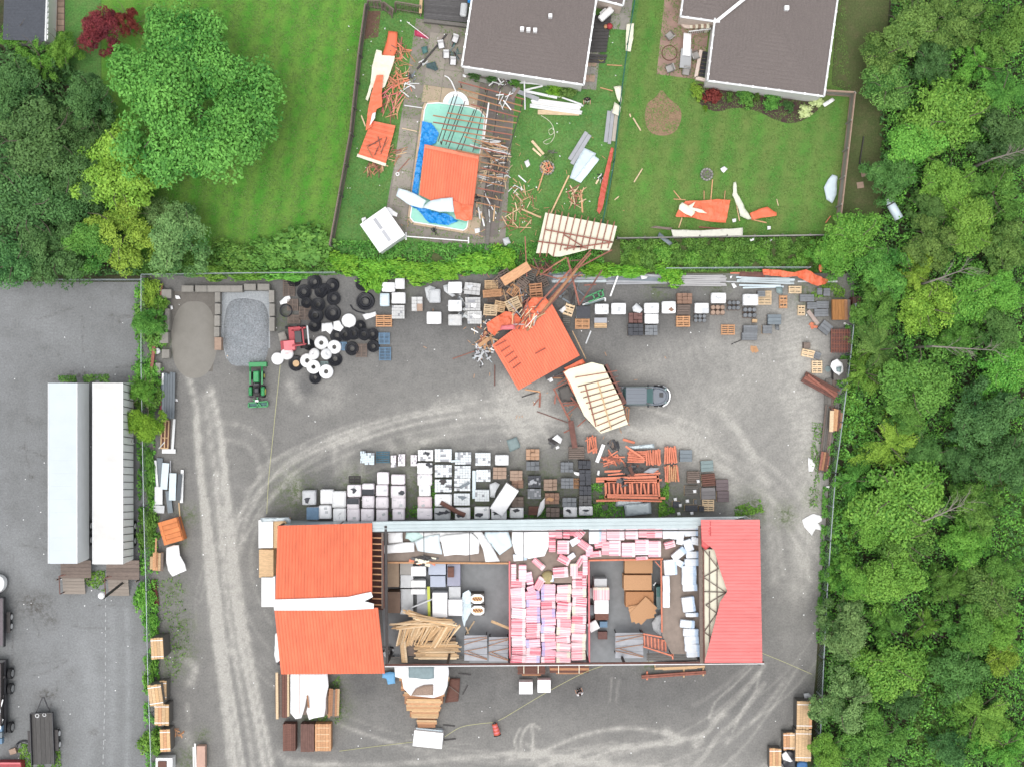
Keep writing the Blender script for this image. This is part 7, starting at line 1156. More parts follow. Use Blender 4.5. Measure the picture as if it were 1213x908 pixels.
for x,y,w_,d,r,m,l in((608.5,677,6,20,0,PK1,'tall pale pink pack at the top left of the pink block'),(619,678,9,20,0,PK1,'pink pack right of the tall pale one'),(627,684,8,15,10,PK3,'pink and blue pack leaning in the loose heap'),(639,690,16,9,60,PK2,'red and white pack upended in the loose heap'),(664,677,18,12,4,PK2,'bright red pack lying crosswise in the loose heap'),(680,674,15,9,90,PK4,'pale green and pink pack above the right column'),(693,668,6,24,0,PK1,'narrow pink pack along the mezzanine beam'),(616,659,16,8,5,PKW,'white pack with red print below the white sheet'),(638,667,17,7,-42,PK2,'slim red and white pack slipped off the shelf'),(668,662,15,10,-28,PK2,'red pack sliding from the shelf edge'),(677,658,9,6,35,PKW,'white pack corner beside the sliding red pack'),(687,664,14,6,60,PK2,'slim red pack fallen by the mezzanine beam'),(650,684,12,8,0,PKW,'beige-green pack in the loose heap'),(629,697,9,8,20,PK3,'blue and pink pack at the head of the second column'),(692,690,5,14,0,PK2,'narrow red pack at the right edge of the pink block')):pack(x,y,w_,d,3.3,m,l,r,.45)
t=thing('tipped_bin','olive green half-open tub in the loose pink heap','tub',P(649,683,2.9));MB().lathe((0,0,0),[(.01,.45),(.4,.4),(.6,.1),(.6,0)],12).build('tub',mat('olive_cloth',C(176,160,110),.8,.15,3),t,True)
NS=[(654,629,8,15,2,PK2),(662,629,8,15,1,PK2),(671,629,8,15,-2,PK2),(679,627,8,13,0,PK2),(686,631,10,13,-40,PK2),(692,645,15,9,-35,PK2),(654,645,8,15,0,PK2),(667,647,14,16,0,PK1),(681,640,12,8,30,PKW),(705,634,15,18,0,PKW),(698,652,8,12,0,PK3),(709,644,10,8,10,PK2),(705,655,14,7,6,PK2),(729,631,21,15,0,PK1),(748,629,15,17,0,PK1),(761,628,10,15,0,PK4),(771,628,12,16,0,PK2),(780,628,8,16,0,PK1),(717,648,9,16,0,PK4),(728,648,14,18,0,PK1),(744,650,16,17,0,PK1),(760,647,16,18,0,PK1),(775,649,15,19,0,PK1),(793,644,13,8,15,PK2),(760,660,14,4,4,PK2),(715,632,6,16,0,PK1)]
wd=('near the left end','left of centre','in the middle','right of centre','near the right end')
NLAB=['red pack leaning at the left end of the shelf, first','red pack second from the left on the shelf','red pack third from the left on the shelf','short red pack fourth from the left on the shelf','slanted red pack on the shelf, upper','slanted red pack on the shelf, lower','red pack in the second shelf row at the left end','pink and white square pack in the second shelf row','white pack crossing the slanted red packs','large white square pack on the shelf','small pink-blue pack below the large white square pack','small red pack touching the large white square pack','flat red pack at the shelf edge over the orange beam','wide pink pack right of the large white square pack','pink pack, second in the top pink shelf row','peach pink pack in the top pink shelf row','striped red pack in the top pink shelf row','last pink pack in the top pink shelf row','green-edged pack starting the lower pink shelf row','pink pack second in the lower pink shelf row','pink pack third in the lower pink shelf row','pink pack fourth in the lower pink shelf row','pink pack last in the lower pink shelf row','red pack turned askew beside the white packs','thin red pack at the shelf front edge','slim pink pack against the large white square pack']
for(x,y,w_,d,r,m),l in zip(NS,NLAB):pack(x,y,w_,d,3.6,m,l,r,.7)
WP=[(789,628,9,18,4,'white pack upright at the right of the pink shelf'),(798,629,9,17,-4,'white and blue pack, second upright on the shelf'),(806,634,8,20,-10,'white pack leaning over, third upright on the shelf'),(819,628,17,12,2,'white pack in the far right corner of the shelf'),(824,640,12,9,-10,'white pack below the far right corner pack'),(815,645,10,14,20,'white pack tipped in the far right heap'),(804,655,18,9,40,'white pack with blue band slanting across the heap'),(820,656,15,8,0,'white pack with broad blue band'),(819,665,17,8,0,'white pack below the blue banded pack'),(803,665,14,7,-30,'white slim pack at the foot of the heap'),(794,671,15,18,4,'white square stack at the loft edge'),(816,675,18,12,2,'white pack, upper in the right stack'),(816,686,17,12,-2,'white pack, middle in the right stack'),(817,695,17,8,2,'white pack with blue mark, lower in the right stack'),(789,691,8,20,2,'narrow white printed pack by the orange beam, upper'),(789,709,8,19,0,'narrow white printed pack by the orange beam, lower'),(815,711,15,10,8,'white pack tilted alone on the loft, upper'),(816,719,15,9,6,'white pack tilted alone on the loft, lower'),(819.5,727,15,5,0,'thin white pack below the tilted pair'),(814,738,17,9,-5,'white pack with a blue oval'),(818,748,18,9,-2,'white pack, first of the lower right stack'),(819,757,18,9,2,'white pack, second of the lower right stack'),(820,766,17,9,-2,'white pack, third of the lower right stack'),(821,773,16,8,4,'white pack, last of the lower right stack')]
for x,y,w_,d,r,l in WP:pack(x,y,w_,d,3.5,PKW,l,r,.55)
# white sheets strewn over the shelf
for pg,m,z,l in(([(459,629),(477,629),(477,642),(460,643)],WHITE,3.2,'white square sheet at the left end of the shelf'),([(481,629),(508,629),(506,641),(488,642),(484,638),(480,637)],mat('mint_sheet',C(204,236,232),.4,.05,1.2),3.2,'mint tinted sheet on the shelf'),([(455,645),(478,642),(491,641),(491,653),(470,654),(455,655)],WHITE,3.35,'white sheet folded over the shelf edge, left'),([(491,641),(506,634),(521,632),(521,640),(524,656),(508,654),(495,652)],mat('ice_sheet',C(232,244,248),.4,.05,1.2),3.4,'pale ice white sheet in the middle of the shelf'),([(496,630),(560,628),(558,640),(520,641),(508,640)],WHITE,3.3,'long white sheet along the back of the shelf'),([(521,634),(558,630),(568,640),(567,655),(552,657),(540,656),(526,658)],WHITE,3.45,'big torn white sheet with a jagged lower edge'),([(558,628),(569,627),(582,645),(592,664),(575,665),(572,650),(567,640)],WHITE,3.4,'white sheet hanging down over the shelf edge'),([(575,628),(602,627),(607,646),(592,657),(582,645),(573,634)],PALEBLUE,3.35,'pale blue-white sheet right of the hanging one'),([(607,626),(650,625),(651,645),(645,658),(626,661),(610,655),(606,640)],WHITE,3.5,'largest white sheet left of the red packs')):sheet('white_sheet',pg,z,m,.12,.02,l,'sheet')
plank(456,651,488,650,3,DARK,'dark strip in the shaded gap under the folded white sheet',z=2.95);junk('black_debris','black torn plastic and orange strips at the shelf front','debris',506,658,12,18,[BLACK,DARK,ORANGE2,CREAM],81,(.5,1.4),2.9,.4,(.1,.3),ang=(-8,14),elong=.4)  # dark strip stands in for the shaded gap under the sheet
def stack(x,y,w_,d,z,m,label,cat='board stack',rot=0,n=3,name='board_stack',z0=.15,m2=None,bevel=.015):
 t=thing(name,label,cat,tuple(P(x,y,z).xy)+(.06,),rot);W_,D_=M(w_,z),M(d,z)
 for i in range(n):mb=MB();h=(z-z0)/n;mb.box(random.uniform(-.015,.015),random.uniform(-.015,.015),z0+h*(i+.5),W_,D_,h*.96);mb.build('layer',m if(i==n-1 or not m2)else m2,t,bevel=bevel)
 mb=MB()
 for s in(-1,0,1):mb.box(s*W_*.42,0,z0/2-.02,.09,D_*.95,z0-.05)
 mb.build('bearer',OLDWOOD,t);return t
for a in((464.5,679,16,31,2.0,mat('brown_board',C(164,140,116),.8,.15,1.5),'tall brown board stack, upper left in the hall'),(466.5,713,15,25,1.8,mat('dark_brown_board',C(122,98,82),.8,.15,1.5),'darker brown board stack below the tall brown one'),(481.5,671,15.5,18,1.6,mat('grey_beige_board',C(172,168,162),.7,.1,1.5),'grey-beige board stack in the hall, upper'),(482,688,15,15,1.4,GREYWRAP,'grey sheet stack below the grey-beige one'),(495.5,676,17.5,11.5,1.7,WHITE,'white printed carton stack in the hall'),(495.5,691,17,8,1.6,WHITE,'white carton in the hall, middle of the column'),(495.5,700,17,6,1.6,WHITE,'flat white carton in the hall, lowest of the column'),(518,673.5,20.5,13,1.6,mat('pale_blue_board',C(184,194,214),.5,.08,1.5),'pale blue-grey board stack, upper of two'),(518.5,688,18,13,1.5,MATS['pale_blue_board'],'pale blue-grey board stack, lower of two'),(537.5,680.5,15.5,26,1.4,mat('blue_grey_board',C(158,160,182),.5,.12,1.5),'blue-grey stack with dark boxes on it'),(538.5,702.5,14,17,1.2,GREYWRAP,'grey carton stack with a dark gap'),(521,716,17.5,29,1.7,WHITE,'tall white wrapped stack in the hall'),(539.5,719,16.5,19,1.7,WHITE,'white wrapped stack beside the burger-printed boxes'.replace('burger','brown')),(501,712,14,30,1.3,PIPEGREY,'grey sheets left of the yellow edge strip'),(482,712,15,30,.9,GREYWRAP,'loose grey sheets with dark gaps')):stack(*a)
plank(507.5,694,508.5,730,3.2,mat('acid_yellow',C(206,216,60),.5,.08,2),'long acid yellow edge strip between grey and white stacks',z=1.5,h=.12);plank(475,724,512,709,1.6,GREYWRAP,'thin grey batten across the grey sheets',z=1.6);stack(534,677,7.5,12,1.7,BROWNWOOD,'dark brown boxes on the blue-grey stack');sheet('grey_tarp',[(548,702),(555,698),(559,703),(560,720),(556,728),(552,735),(550,742),(547,732),(547,714)],1.2,PALEBLUE,.2,.02,'crumpled pale grey tarp left of the brown printed boxes','tarp',fold=.5)
for x,y,l in((566,705.5,'white box with a brown oval print, upper of two'),(566.5,719,'white box with a brown oval print, lower of two')):
 t=thing('printed_box',l,'box',P(x,y,0));K('body',GREYWOOD,t,bevel=.02).box(0,0,.7,1.2,.95,1.3);K('lid',WHITE,t).prism(smoothpoly([(-.58,-.42),(.58,-.42),(.58,.42),(-.58,.42)],1),1.36,1.42);K('print_band',mat('print_yellow',C(232,186,110),.5,.1,2),t).prism(smoothpoly([(-.46,-.2),(.46,-.2),(.46,.2),(-.46,.2)],1),1.42,1.435)
 for i in range(7):K('print_patch',mat('print_brown',C(142,60,34),.5,.2,3),t).box(-.36+.12*i,.05*(-1)**i,1.442,.1,.2,.012,.4)
 # collapsed lumber pile
LM=[PINE,PINE2,PINE,mat('honey_wood',C(222,178,126),.8,.2,3,stretch=(1,6,6),rnd=.12)]
t=thing('lumber_pile','collapsed pile of fresh pine boards at the south edge of the hall','lumber',P(508,750,0));o=t.location;rs=random.Random(8)
for i in range(34):u=i/33;K('board',rs.choice(LM),t).bar(P(478+18*u+rs.uniform(-3,3),722+11*u+rs.uniform(-2,2),2.2+.02*i)-o,P(520+20*u+rs.uniform(-4,4),738+rs.uniform(-5,5),1.9+.03*i)-o,.11,.05)
for i in range(20):K('board',rs.choice(LM),t).bar(P(464+rs.uniform(-3,8),742+rs.uniform(-4,3),1.5+.03*i)-o,P(500+rs.uniform(0,30),733+rs.uniform(-3,8),1.9+.03*i)-o,.1,.05)
for i in range(56):x=472+i*1.12+rs.uniform(-2,2);mb=MB();k=(i/56);mb.bar(P(x+4+10*k*rs.random(),739+rs.uniform(-2,3),1.8+.02*(i%5))-o,P(x-2-10*k*rs.random(),757+rs.uniform(0,10),1.1+.03*(i%5))-o,.12,.05);mb.build('board',rs.choice(LM),t)
for i in range(24):K('board',rs.choice(LM),t).bar(P(500+rs.uniform(-10,6),761+i*.8,1.0+.04*(i%6))-o,P(542+rs.uniform(-6,5),760+i*.8+rs.uniform(-1,1),1.0+.03*(i%5))-o,.14,.06)
for i in range(4):K('board',rs.choice(LM),t).bar(P(474+i*1.6,755,1.3)-o,P(477+i*1.6,784,1.2)-o,.18,.08)
K('lower_stack',OLDWOOD,t).bar(P(476,765,.4)-o,P(540,764,.4)-o,1.6,.7);K('lower_stack',MATS['honey_wood'],t).bar(P(484,747,.5)-o,P(530,748,.5)-o,1.4,.9)
plank(562,735,551,752,1.6,PINE2,'loose pine stick right of the collapsed pile, slanting left',z=.2);plank(552,742,555,750,1.6,PINE2,'short loose pine stick crossing the slanting one',z=.28);plank(582,735,604,744,3,PINE,'pine board sticking out of the pink block',z=1.6,h=.08);junk('black_debris','dark clutter with pale scraps in the left corner of the hall','debris',461,770,6,14,[BLACK,DARK,GREYWRAP],83,(.3,.7),.1,.5,(.08,.2),elong=1.3)
# right bay stock
for a in((756.5,670,33,17,1.5,OSB,'strand board stack, upper of three'),(755.5,689.5,33,18,1.7,OSB,'strand board stack, middle of three'),(757.5,709,33,18,1.5,mat('dark_strand_board',C(190,132,86),.8,.25,14),'strand board stack, lowest of three, partly covered')):stack(*a,n=5)
t=thing('loose_board','strand boards fallen askew on the lowest board stack','board',P(761,724,1.7));t.rotation_euler[2]=math.radians(12)
for i,r in enumerate((0,.22,.5)):K('board',OSB,t).box(.1*i-.1,.05*i,.06*i,2.1,1.45,.04,r+.05*i)
for a in((711.5,689.5,15,10,1.6,GREYWRAP,'open crate of grey scraps above the pink striped pack'),(712.5,718,17,16,1.7,WHITE,'white appliance carton in the right bay'),(713,729,16,9,1.4,BROWNWOOD,'brown carton below the white appliance carton')):stack(*a)
pack(711.5,701,15,19,2.0,PK4,'pink striped pack standing alone in the right bay',90,1.4);stack(703,741,12,11,1.2,WHITE,'white and brown tipped carton by the pink block',rot=28,m2=BROWNWOOD);stack(715,739,9,7,1.0,BLUEP,'small blue box in the right bay');stack(714,752,11,9,.7,REDBLK,'small red-brown crate in the right bay');stack(700.5,722,6,12,.9,SLATE,'dark blue box against the pink block');stack(699.5,702,5,12,1.0,GREYWRAP,'grey box against the pink block');stack(780.5,708,6,26,1.4,TEALG,'narrow teal grey crate right of the strand boards');stack(780.5,700,5,12,1.5,TEAL,'narrow dark teal box right of the strand boards')
sheet('grey_tarp',[(772,737),(778,729),(784,726),(784,752),(779,750),(774,746)],1.0,GREYWRAP,.2,.03,'crumpled grey panel between strand boards and orange beam','panel');plank(774,693,777,689,1.2,WHITE,'short white tube right of the middle strand board stack',z=1.2)
# ---------------------------------------------------------------- south side
for a in((335.5,634,17,3,2.2,STEEL,'pale grey edge board behind the white block stacks'),(315,632,17,33,2.6,WHITE,'tall white wrapped stack at the north-west corner'),(331,632,16,33,2.4,PINE,'tan board stack beside the tall white one'),(315.5,667,17,33,2.2,PINE,'tan strapped board stack on the west side'),(318,700,16,36,2.2,WHITE,'white wrapped stack below the tan strapped one')):stack(*a,n=4)
sheet('white_tarp',[(308,613),(342,612),(345,616),(343,622),(338,616),(310,618)],2.75,STEEL,.06,.02,'pale sheet folded over the corner stacks','tarp');sheet('white_tarp',[(326,750),(331,748),(332,783),(327,784),(325,776)],2.0,WHITE,.1,.02,'white torn sheeting on the west wall','tarp');plank(308,657,322,657,.7,CREAM,'pale strap across the tan strapped stack, upper',z=2.22,h=.02);plank(308,675,322,675,.7,CREAM,'pale strap across the tan strapped stack, lower',z=2.22,h=.02)
boards('lumber_pack','weathered long lumber left of the white tarp','lumber',334,797,334,849,4,3.2,[OLDWOOD,GREYWOOD,BROWNWOOD],1,1.0,2);plank(328,796,328.5,851,3,PINE2,'single pale board at the left edge of the weathered lumber',z=1.2,h=.12);plank(341.5,797,341.5,848,2.4,PINE2,'pale board between the weathered lumber and white tarp',z=1.2,h=.1);boards('lumber_pack','tan lumber pack right of the white tarp','lumber',396,816,395,848,5,2.6,[PINE,OLDWOOD,CEDAR,PINE],1.5,1.0,2)
sheet('white_tarp',[(344,797),(388,797),(389,812),(386,826),(386,838),(384,848),(372,850),(366,852),(363,842),(366,830),(364,822),(361,838),(357,850),(350,851),(344,844)],1.5,WHITE,.12,.02,'white tarp with torn edges over the south lumber','tarp',fine=.6);stack(366,822,44,48,1.3,OLDWOOD,'lumber bundle hidden under the torn white tarp',n=3);plank(354.5,798,354.8,846,1,mat('pale_rose_strip',C(222,204,198),.6,.1,2),'thin rosy batten on the white tarp',z=1.75);plank(364,823,366,838,1.8,CEDAR,'brown board showing through the tear in the white tarp',z=1.7)
for a in((342.5,873,15,32,1.1,BROWNWOOD,'dark brown plank pallet at the bottom, left of three'),(364,873.5,16,33,1.1,mat('mauve_brown_wood',C(122,88,78),.8,.2,3),'dark brown plank pallet at the bottom, middle of three'),(382.5,873,19,32,1.1,PINE3,'tan strapped wood pallet at the bottom, right of three')):
 t=thing('plank_pallet',a[6],'pallet load',tuple(P(a[0],a[1],a[4]).xy)+(0,));W_,D_=M(a[2],a[4]),M(a[3],a[4]);K('base',OLDWOOD,t).box(0,0,.1,W_,D_*.96,.18);n=6
 for l in range(2):
  for i in range(n):K('plank',a[5],t).box(-W_/2+W_*(i+.5)/n,random.uniform(-.02,.02),.2+(a[4]-.2)*(l+.5)/2,W_/n*.94,D_,(a[4]-.2)/2*.96)
 if 'strapped' in a[6]:
  for k in range(4):K('strap',PINE2,t).box(0,-D_*.36+D_*.24*k,a[4]+.01,W_*.8,.05,.02)
t=thing('lumber_stack','wedge-shaped stepped stack of tan lumber south of the hall','lumber',P(502,830,0));o=t.location
for y,x0,x1,n in((804,473,532,2),(813,476,528,2),(822,478,526,2),(830,482,523,3),(837,482,522,3),(843,487,519,3),(848,487,518,2),(855,494,517,2)):
 for k in range(n):mb=MB();yy=y-2+k*2.4;zz=1.9-(y-804)*.022;mb.bar(P(x0+random.uniform(-1,1),yy,zz)-o,P(x1+random.uniform(-1,1),yy+.4,zz)-o,M(2.5),.16);mb.build('board',(PINE,PINE3,LM[3])[(k+y)%3],t)
mb=MB()
for y,x0,x1 in((808,476,528),(824,480,525),(840,486,520),(853,495,516)):zz=1.75-(y-804)*.022;mb.bar(P(x0,y,zz/2)-o,P(x1,y,zz/2)-o,M(14),zz-.02)
mb.build('lower_stack',CEDAR,t)
sheet('white_tarp',[(467,789),(531,788),(532,797),(530,812),(526,822),(513,826),(486,823),(478,815),(476,803),(468,801)],2.15,WHITE,.08,.02,'white tarp over the wedge-shaped lumber stack','tarp',fine=.6);sheet('tarp_patch',[(484,789),(514,789),(514,803),(507,804),(484,802)],2.35,mat('teal_grey_board',C(132,152,156),.7,.15,2),.02,.02,'teal grey board on the white tarp','board');sheet('tarp_patch',[(487,823),(492,815),(502,811),(513,810),(513,823)],2.32,mat('chip_board',C(168,142,124),.9,.25,8),.02,.02,'brown wedge of chipboard showing through the white tarp','board')
sheet('blue_board',[(453,797),(462,795),(468,796),(468,809),(459,810),(458,803),(453,802)],.5,SKYB,.03,.05,'bright blue board at the south-east corner of the orange roof','board');sheet('brown_sheet',[(533,803),(545,803),(543,830),(527,832),(531,815)],.3,BROWNWOOD,.03,.05,'brown plank sheet leaning right of the wedge stack','sheet');plank(532,812,544,821,.8,OLDWOOD,'thin batten on the brown plank sheet',z=.45)
t=thing('white_crate','white wrapped crate below the wedge-shaped lumber stack','crate',P(508,871,0),-6);K('body',WHITE,t,bevel=.04).box(0,0,.6,2.65,1.45,1.1);K('end_flap',PALEBLUE,t).box(0,.7,.45,2.4,.3,.7)
for x0,y0,x1,y1,l in((525,858,539,859.5,'dark batten right of the wedge stack, upper'),(526,876,540,874.5,'dark batten by the white wrapped crate'),(543,797,558,798.5,'dark rod below the hall edge'),(548,822,554,811,'grey strip right of the brown plank sheet')):plank(x0,y0,x1,y1,1.4,DARK,l)
for x,w_,l in((629.5,32,'strapped cedar plank pack along the hall, left'),(674.5,46,'strapped cedar plank pack along the hall, right')):
 boards('plank_pack',l,'lumber',x-w_/2,790.5+(0 if w_>40 else 2),x+w_/2,790.5+(0 if w_>40 else 2),4,2.8,[CEDAR,RUST,BROWNWOOD,PINE3],.6,.7,2)
 for k in(-.28,.25):plank(x+w_*k,784,x+w_*k,797,.9,CREAM,'pale strap across the %s cedar plank pack, %s end'%(l.split()[-1],'near' if k<0 else 'far'),'strap',z=.86,h=.02)
boards('plank_pack','faded tan plank pack along the hall, near the red roof','lumber',776,788.5,834,786,3,2.8,[PINE,OLDWOOD,PINE,BROWNWOOD],1,.4,2)
t=thing('steel_beam','long rusty orange steel beam on three short bearers','beam',P(798,798,0));o=t.location;mb=MB()
for dy in(-1.2,1.2):mb.bar(P(760,801+dy,.35)-o,P(836,795.5+dy,.35)-o,.12,.24)
mb.bar(P(760,801,.35)-o,P(836,795.5,.35)-o,.3,.08);mb.build('beam',RUST,t)
for x in(766.5,810,833):mb=MB();y=801-(x-760)*.07;mb.bar(P(x,y-6,.1)-o,P(x,y+4,.1)-o,.14,.16);mb.build('bearer',ORANGE2 if x<800 else PINE,t)
stack(623,814,16,14.5,1.1,WHITE,'white appliance crate in the south yard, left of two',name='white_crate',cat='crate');stack(644.5,812,15.5,15,1.15,WHITE,'white appliance crate in the south yard, right of two',name='white_crate',cat='crate')
for x,y in((623,807.5),(644.5,805)):pass
# tape, barrel
def tape(pts,label,m=TAPE,z=.9,r=.025):
 t=thing('caution_tape',label,'tape',P(*pts[0],0));o=t.location;mb=MB();pp=spline(pts,5)if len(pts)>2 else pts
 for a,b in zip(pp,pp[1:]):mb.bar(P(*a,z)-o,P(*b,z)-o,.035,.012)
 mb.build('ribbon',m,t)
tape([(603,846),(650,818),(690,797),(714,788)],'yellow tape rising from the striped barrel to the cedar planks');tape([(693,788),(730,785),(774,783)],'yellow tape along the hall edge below the grey panels',z=1.2);tape([(903,773),(930,784),(962,798)],'yellow tape from the red roof corner to the right fence');tape([(527,872),(545,861),(565,857),(586,855)],'yellow tape from the white crate to the striped barrel',z=.4);tape([(402,889),(440,884),(490,878)],'faint tape line on the ground left of the white crate',z=.05);tape([(332,432),(328,470),(323,520),(318,570),(316,608)],'long yellow tape from the white roll down to the orange roof corner',z=.5);tape([(590,853),(598,849),(606,844)],'short slack tape right of the striped barrel',z=.4)
t=thing('traffic_barrel','orange and white striped traffic barrel lying on its side','barrel',P(587.5,862,.3),-75)
for i in range(7):K('stripe',(mat('barrel_orange',C(226,92,62),.5,.1,2),PINKR,MATS['barrel_orange'])[i%2],t).cyl((-.5+i*.145,0,.26),(-.5+(i+1)*.145,0,.26),.24+.012*i,14)
K('base',RUBBER,t).cyl((.52,0,.28),(.6,0,.28),.34,14);K('handle',BLACK,t).cyl((-.6,0,.26),(-.5,0,.26),.16,10)
# ---------------------------------------------------------------- west side stock
bays=[('x',222),('x',238),('x',252.5),('x',266),('x',280),('x',296),('x',312)]
for i,(k,x)in enumerate(bays):mb=MB();mb.box(0,0,.4,1.08,.58,.8);o=mb.build('concrete_block',CONC,bevel=.03);o.location=tuple(P(x,342-(2 if x>290 else 0),.8).xy)+(0,);tag(o,'big concrete block along the back of the bays, '+('first from the left','second from the left','third from the left','fourth, in the middle of the row','third from the right','second from the right','rightmost at the gravel heap')[i],'concrete block')
for i,(x,y,h,l)in enumerate(((257.5,352,12,'concrete block between sand and gravel, topmost'),(257.5,366,13,'concrete block between sand and gravel, second'),(257,380,13,'concrete block between sand and gravel, third'),(256.5,393,12,'concrete block between sand and gravel, fourth'),(321.5,351,15,'concrete block right of the gravel heap, topmost'),(322,367,15,'concrete block right of the gravel heap, middle'),(322,384,17,'concrete block right of the gravel heap, lowest'))):mb=MB();mb.box(0,0,.4,.48,M(h)*.96,.8);o=mb.build('concrete_block',CONC,bevel=.03);o.location=tuple(P(x,y,.8).xy)+(0,);tag(o,l,'concrete block')
mb=MB();mb.box(0,0,.4,.62,1.15,.8);o=mb.build('tan_block',STONEB,bevel=.03);o.location=tuple(P(258,407,.8).xy)+(0,);tag(o,'tan concrete block at the front between sand and gravel','concrete block')
for x,y,w_,d,l in((194,400,.8,1.0,'grey concrete block left of the sand heap, upper'),(196,419,.7,.8,'grey broken concrete block left of the sand heap'),(187,437,.45,1.1,'grey concrete block below the broken one'),(198,378,.4,1.9,'thin concrete kerb along the left of the sand bay'),(197,348,.9,.8,'concrete slab at the top left of the sand bay')):mb=MB();mb.box(0,0,.35,w_,d,.7);o=mb.build('concrete_block',CONC,bevel=.04);o.location=tuple(P(x,y,.7).xy)+(0,);tag(o,l,'concrete block')
t=thing('plastic_pail','white pail with a handle beside the grey concrete block','pail',P(188,416,0));MB().lathe((0,0,0),[(.01,.5),(.26,.5),(.28,.44),(.22,0)],14).build('body',WHITEP,t,True);MB().torus((0,.16,.5),.16,.015,12,4).build('handle',DARK,t)
plank(184,398,179,443,3.4,RUST,'long red-brown steel beam leaning by the fence',z=.6,h=.2);plank(192,336,190,356,2,RUST,'short red-brown beam at the left of the sand bay',z=.4);plank(181,686,185,716,7,mat('dark_red_rust',C(110,54,46),.8,.25,3),'dark red-brown beam by the fence below the trailers',z=.2);plank(269,421,282,427,1.6,PINE2,'pale batten in front of the gravel heap');sheet('white_scrap',[(207,350),(212,350),(214,354),(208,354)],.2,WHITE,.06,.02,'white crumpled scrap in the sand bay','scrap');sheet('white_scrap',[(201,362),(204,362),(205,366),(202,367)],.2,WHITE,.05,.02,'white scrap at the left edge of the sand heap','scrap');sheet('white_scrap',[(186,341),(190,340),(190,345),(186,345)],.3,WHITE,.06,.02,'white scrap near the yellowing sapling','scrap')
boards('grey_sheets','dark grey ribbed sheet stack by the fence, above the window frame','sheet stack',200,442,199,494,5,3.1,[SLATE,mat('dark_slate',C(98,108,116),.45,.1,1),SLATE],1.5,.5,3);plank(192,470,190.5,494,3,mat('dark_crimson',C(140,40,50),.6,.1,2),'dark crimson plank left of the grey ribbed sheets',z=.5,h=.2);plank(193,442,192.5,455,2,WHITE,'white torn edge left of the grey ribbed sheets',z=.7);junk('white_debris','crumpled white plastic left of the grey ribbed sheets','debris',186,465,6,16,[WHITE,GREYWRAP],91,(.3,.6),.1,.5,(.15,.3),'scrap',elong=1.4);sheet('white_scrap',[(207,471),(210,472),(211,475),(207,475)],.15,WHITE,.05,.02,'white scrap right of the grey ribbed sheets','scrap')
t=thing('window_frame','tan wooden window frame with a middle bar lying by the fence','window frame',P(196.5,514,0),-2)
for x in(-.32,0,.32):K('stile',PINE,t).box(x,0,.3,.1,2.5,.12)
for y in(-1.25,-.3,1.25):K('rail',PINE,t).box(0,y,.31,.74,.1,.13)
K('backing',BROWNWOOD,t).box(0,0,.1,.8,2.5,.2)
plank(206.5,496,204,536,3,WHITEP,'white frame strip right of the tan window frame',z=.3);plank(192,534,208,534,5,WHITEP,'white board at the foot of the tan window frame',z=.25);plank(195,523,188,531,.9,WHITEP,'thin white batten across the window frame',z=.5);plank(181,518,182,531,2.4,OLDWOOD,'short weathered board by the fence')
for x0,y0,x1,y1,w_,m,z,l in((189.5,542,186,598,7,SLATE,.3,'dark grey panel under the white panels, left'),(184,545,187,580,2.6,WHITEP,.45,'narrow white strip at the left of the panels'),(196.5,548,194,579,8,PALEBLUE,.6,'broad white panel, upper left of the stack'),(205,560,204,592,8,PALEBLUE,.6,'broad white panel, right of the stack'),(213.5,561,211,592,4.5,mat('near_black_steel',C(66,76,84),.45,.1,1),.65,'nearly black ribbed panel at the right of the stack'),(216,556,215,595,3.4,WHITEP,.4,'white strip at the right edge of the panel stack'),(188,576,188,597,9,WHITEP,.55,'white ribbed panel, lower left of the stack'),(199,581,202,607,6,SLATE,.35,'dark grey panel, lower middle of the stack'),(188.5,598,188,607,13,GREYWRAP,.4,'pale grey panel at the bottom of the stack'),(202,545,202,560,1,PIPEGREY,.4,'thin grey rod above the right white panel'),(212,595,213,611,1.2,PINE,.4,'tan batten above the orange crate')):plank(x0,y0,x1,y1,w_,m,l,'panel','metal_sheet',z,.1)
t=thing('orange_crate','tilted orange wooden crate by the fence','crate',P(202,629,1.4).xy.to_3d(),16);
for i in range(5):K('slat',ORANGE2 if 0 else mat('orange_wood',C(232,134,72),.7,.15,2,rnd=.05),t).box(-.05+.0*i,-.85+i*.43,1.25,1.72,.4,.14,0,1,.02*(-1)**i)
K('side',MATS['orange_wood'],t).box(0,0,.6,1.75,2.1,1.15);K('edge_board',MATS['orange_wood'],t).box(-.7,0,1.33,.16,2.1,.06)
plank(211,612,216,635,3,RUST,'brown board right of the tilted orange crate',z=.8,h=.3);boards('lumber_pack','tan bundle of boards with pale straps below the orange crate','lumber',187.5,654,187,675,4,3.2,[PINE,PINE3,OLDWOOD],.6,1.0,2);plank(185,637,184,672,2,PINE3,'long tan board standing out of the strapped bundle',z=1.3);sheet('white_tarp',[(197,648),(206,645),(212,645),(213,657),(219,668),(221,675),(213,678),(204,682),(199,675),(197,666)],.9,WHITE,.15,.02,'white plastic sheet draped below the orange crate','tarp')
def lumberpack(x,y,w_,d,z,label,rot=0,lean=0):
 t=thing('lumber_pack',label,'lumber',tuple(P(x,y,z).xy)+(.02,),rot);W_,D_=M(w_,z),M(d,z);n=max(3,int(W_/.26))
 for i in range(n):K('board',random.choice((PINE,PINE3,LM[3],PINE)),t).box(-W_/2+W_*(i+.5)/n,random.uniform(-.04,.04),z-.09,W_/n*.93,D_,.16)
 K('lower_stack',GREYWOOD,t).box(0,0,(z-.18)/2+.05,W_*.97,D_*.98,z-.3)
 for s in(-.38,.38):K('strap',WHITE,t).box(0,s*D_,z+.005,W_*1.01,.06,.02)
 return t
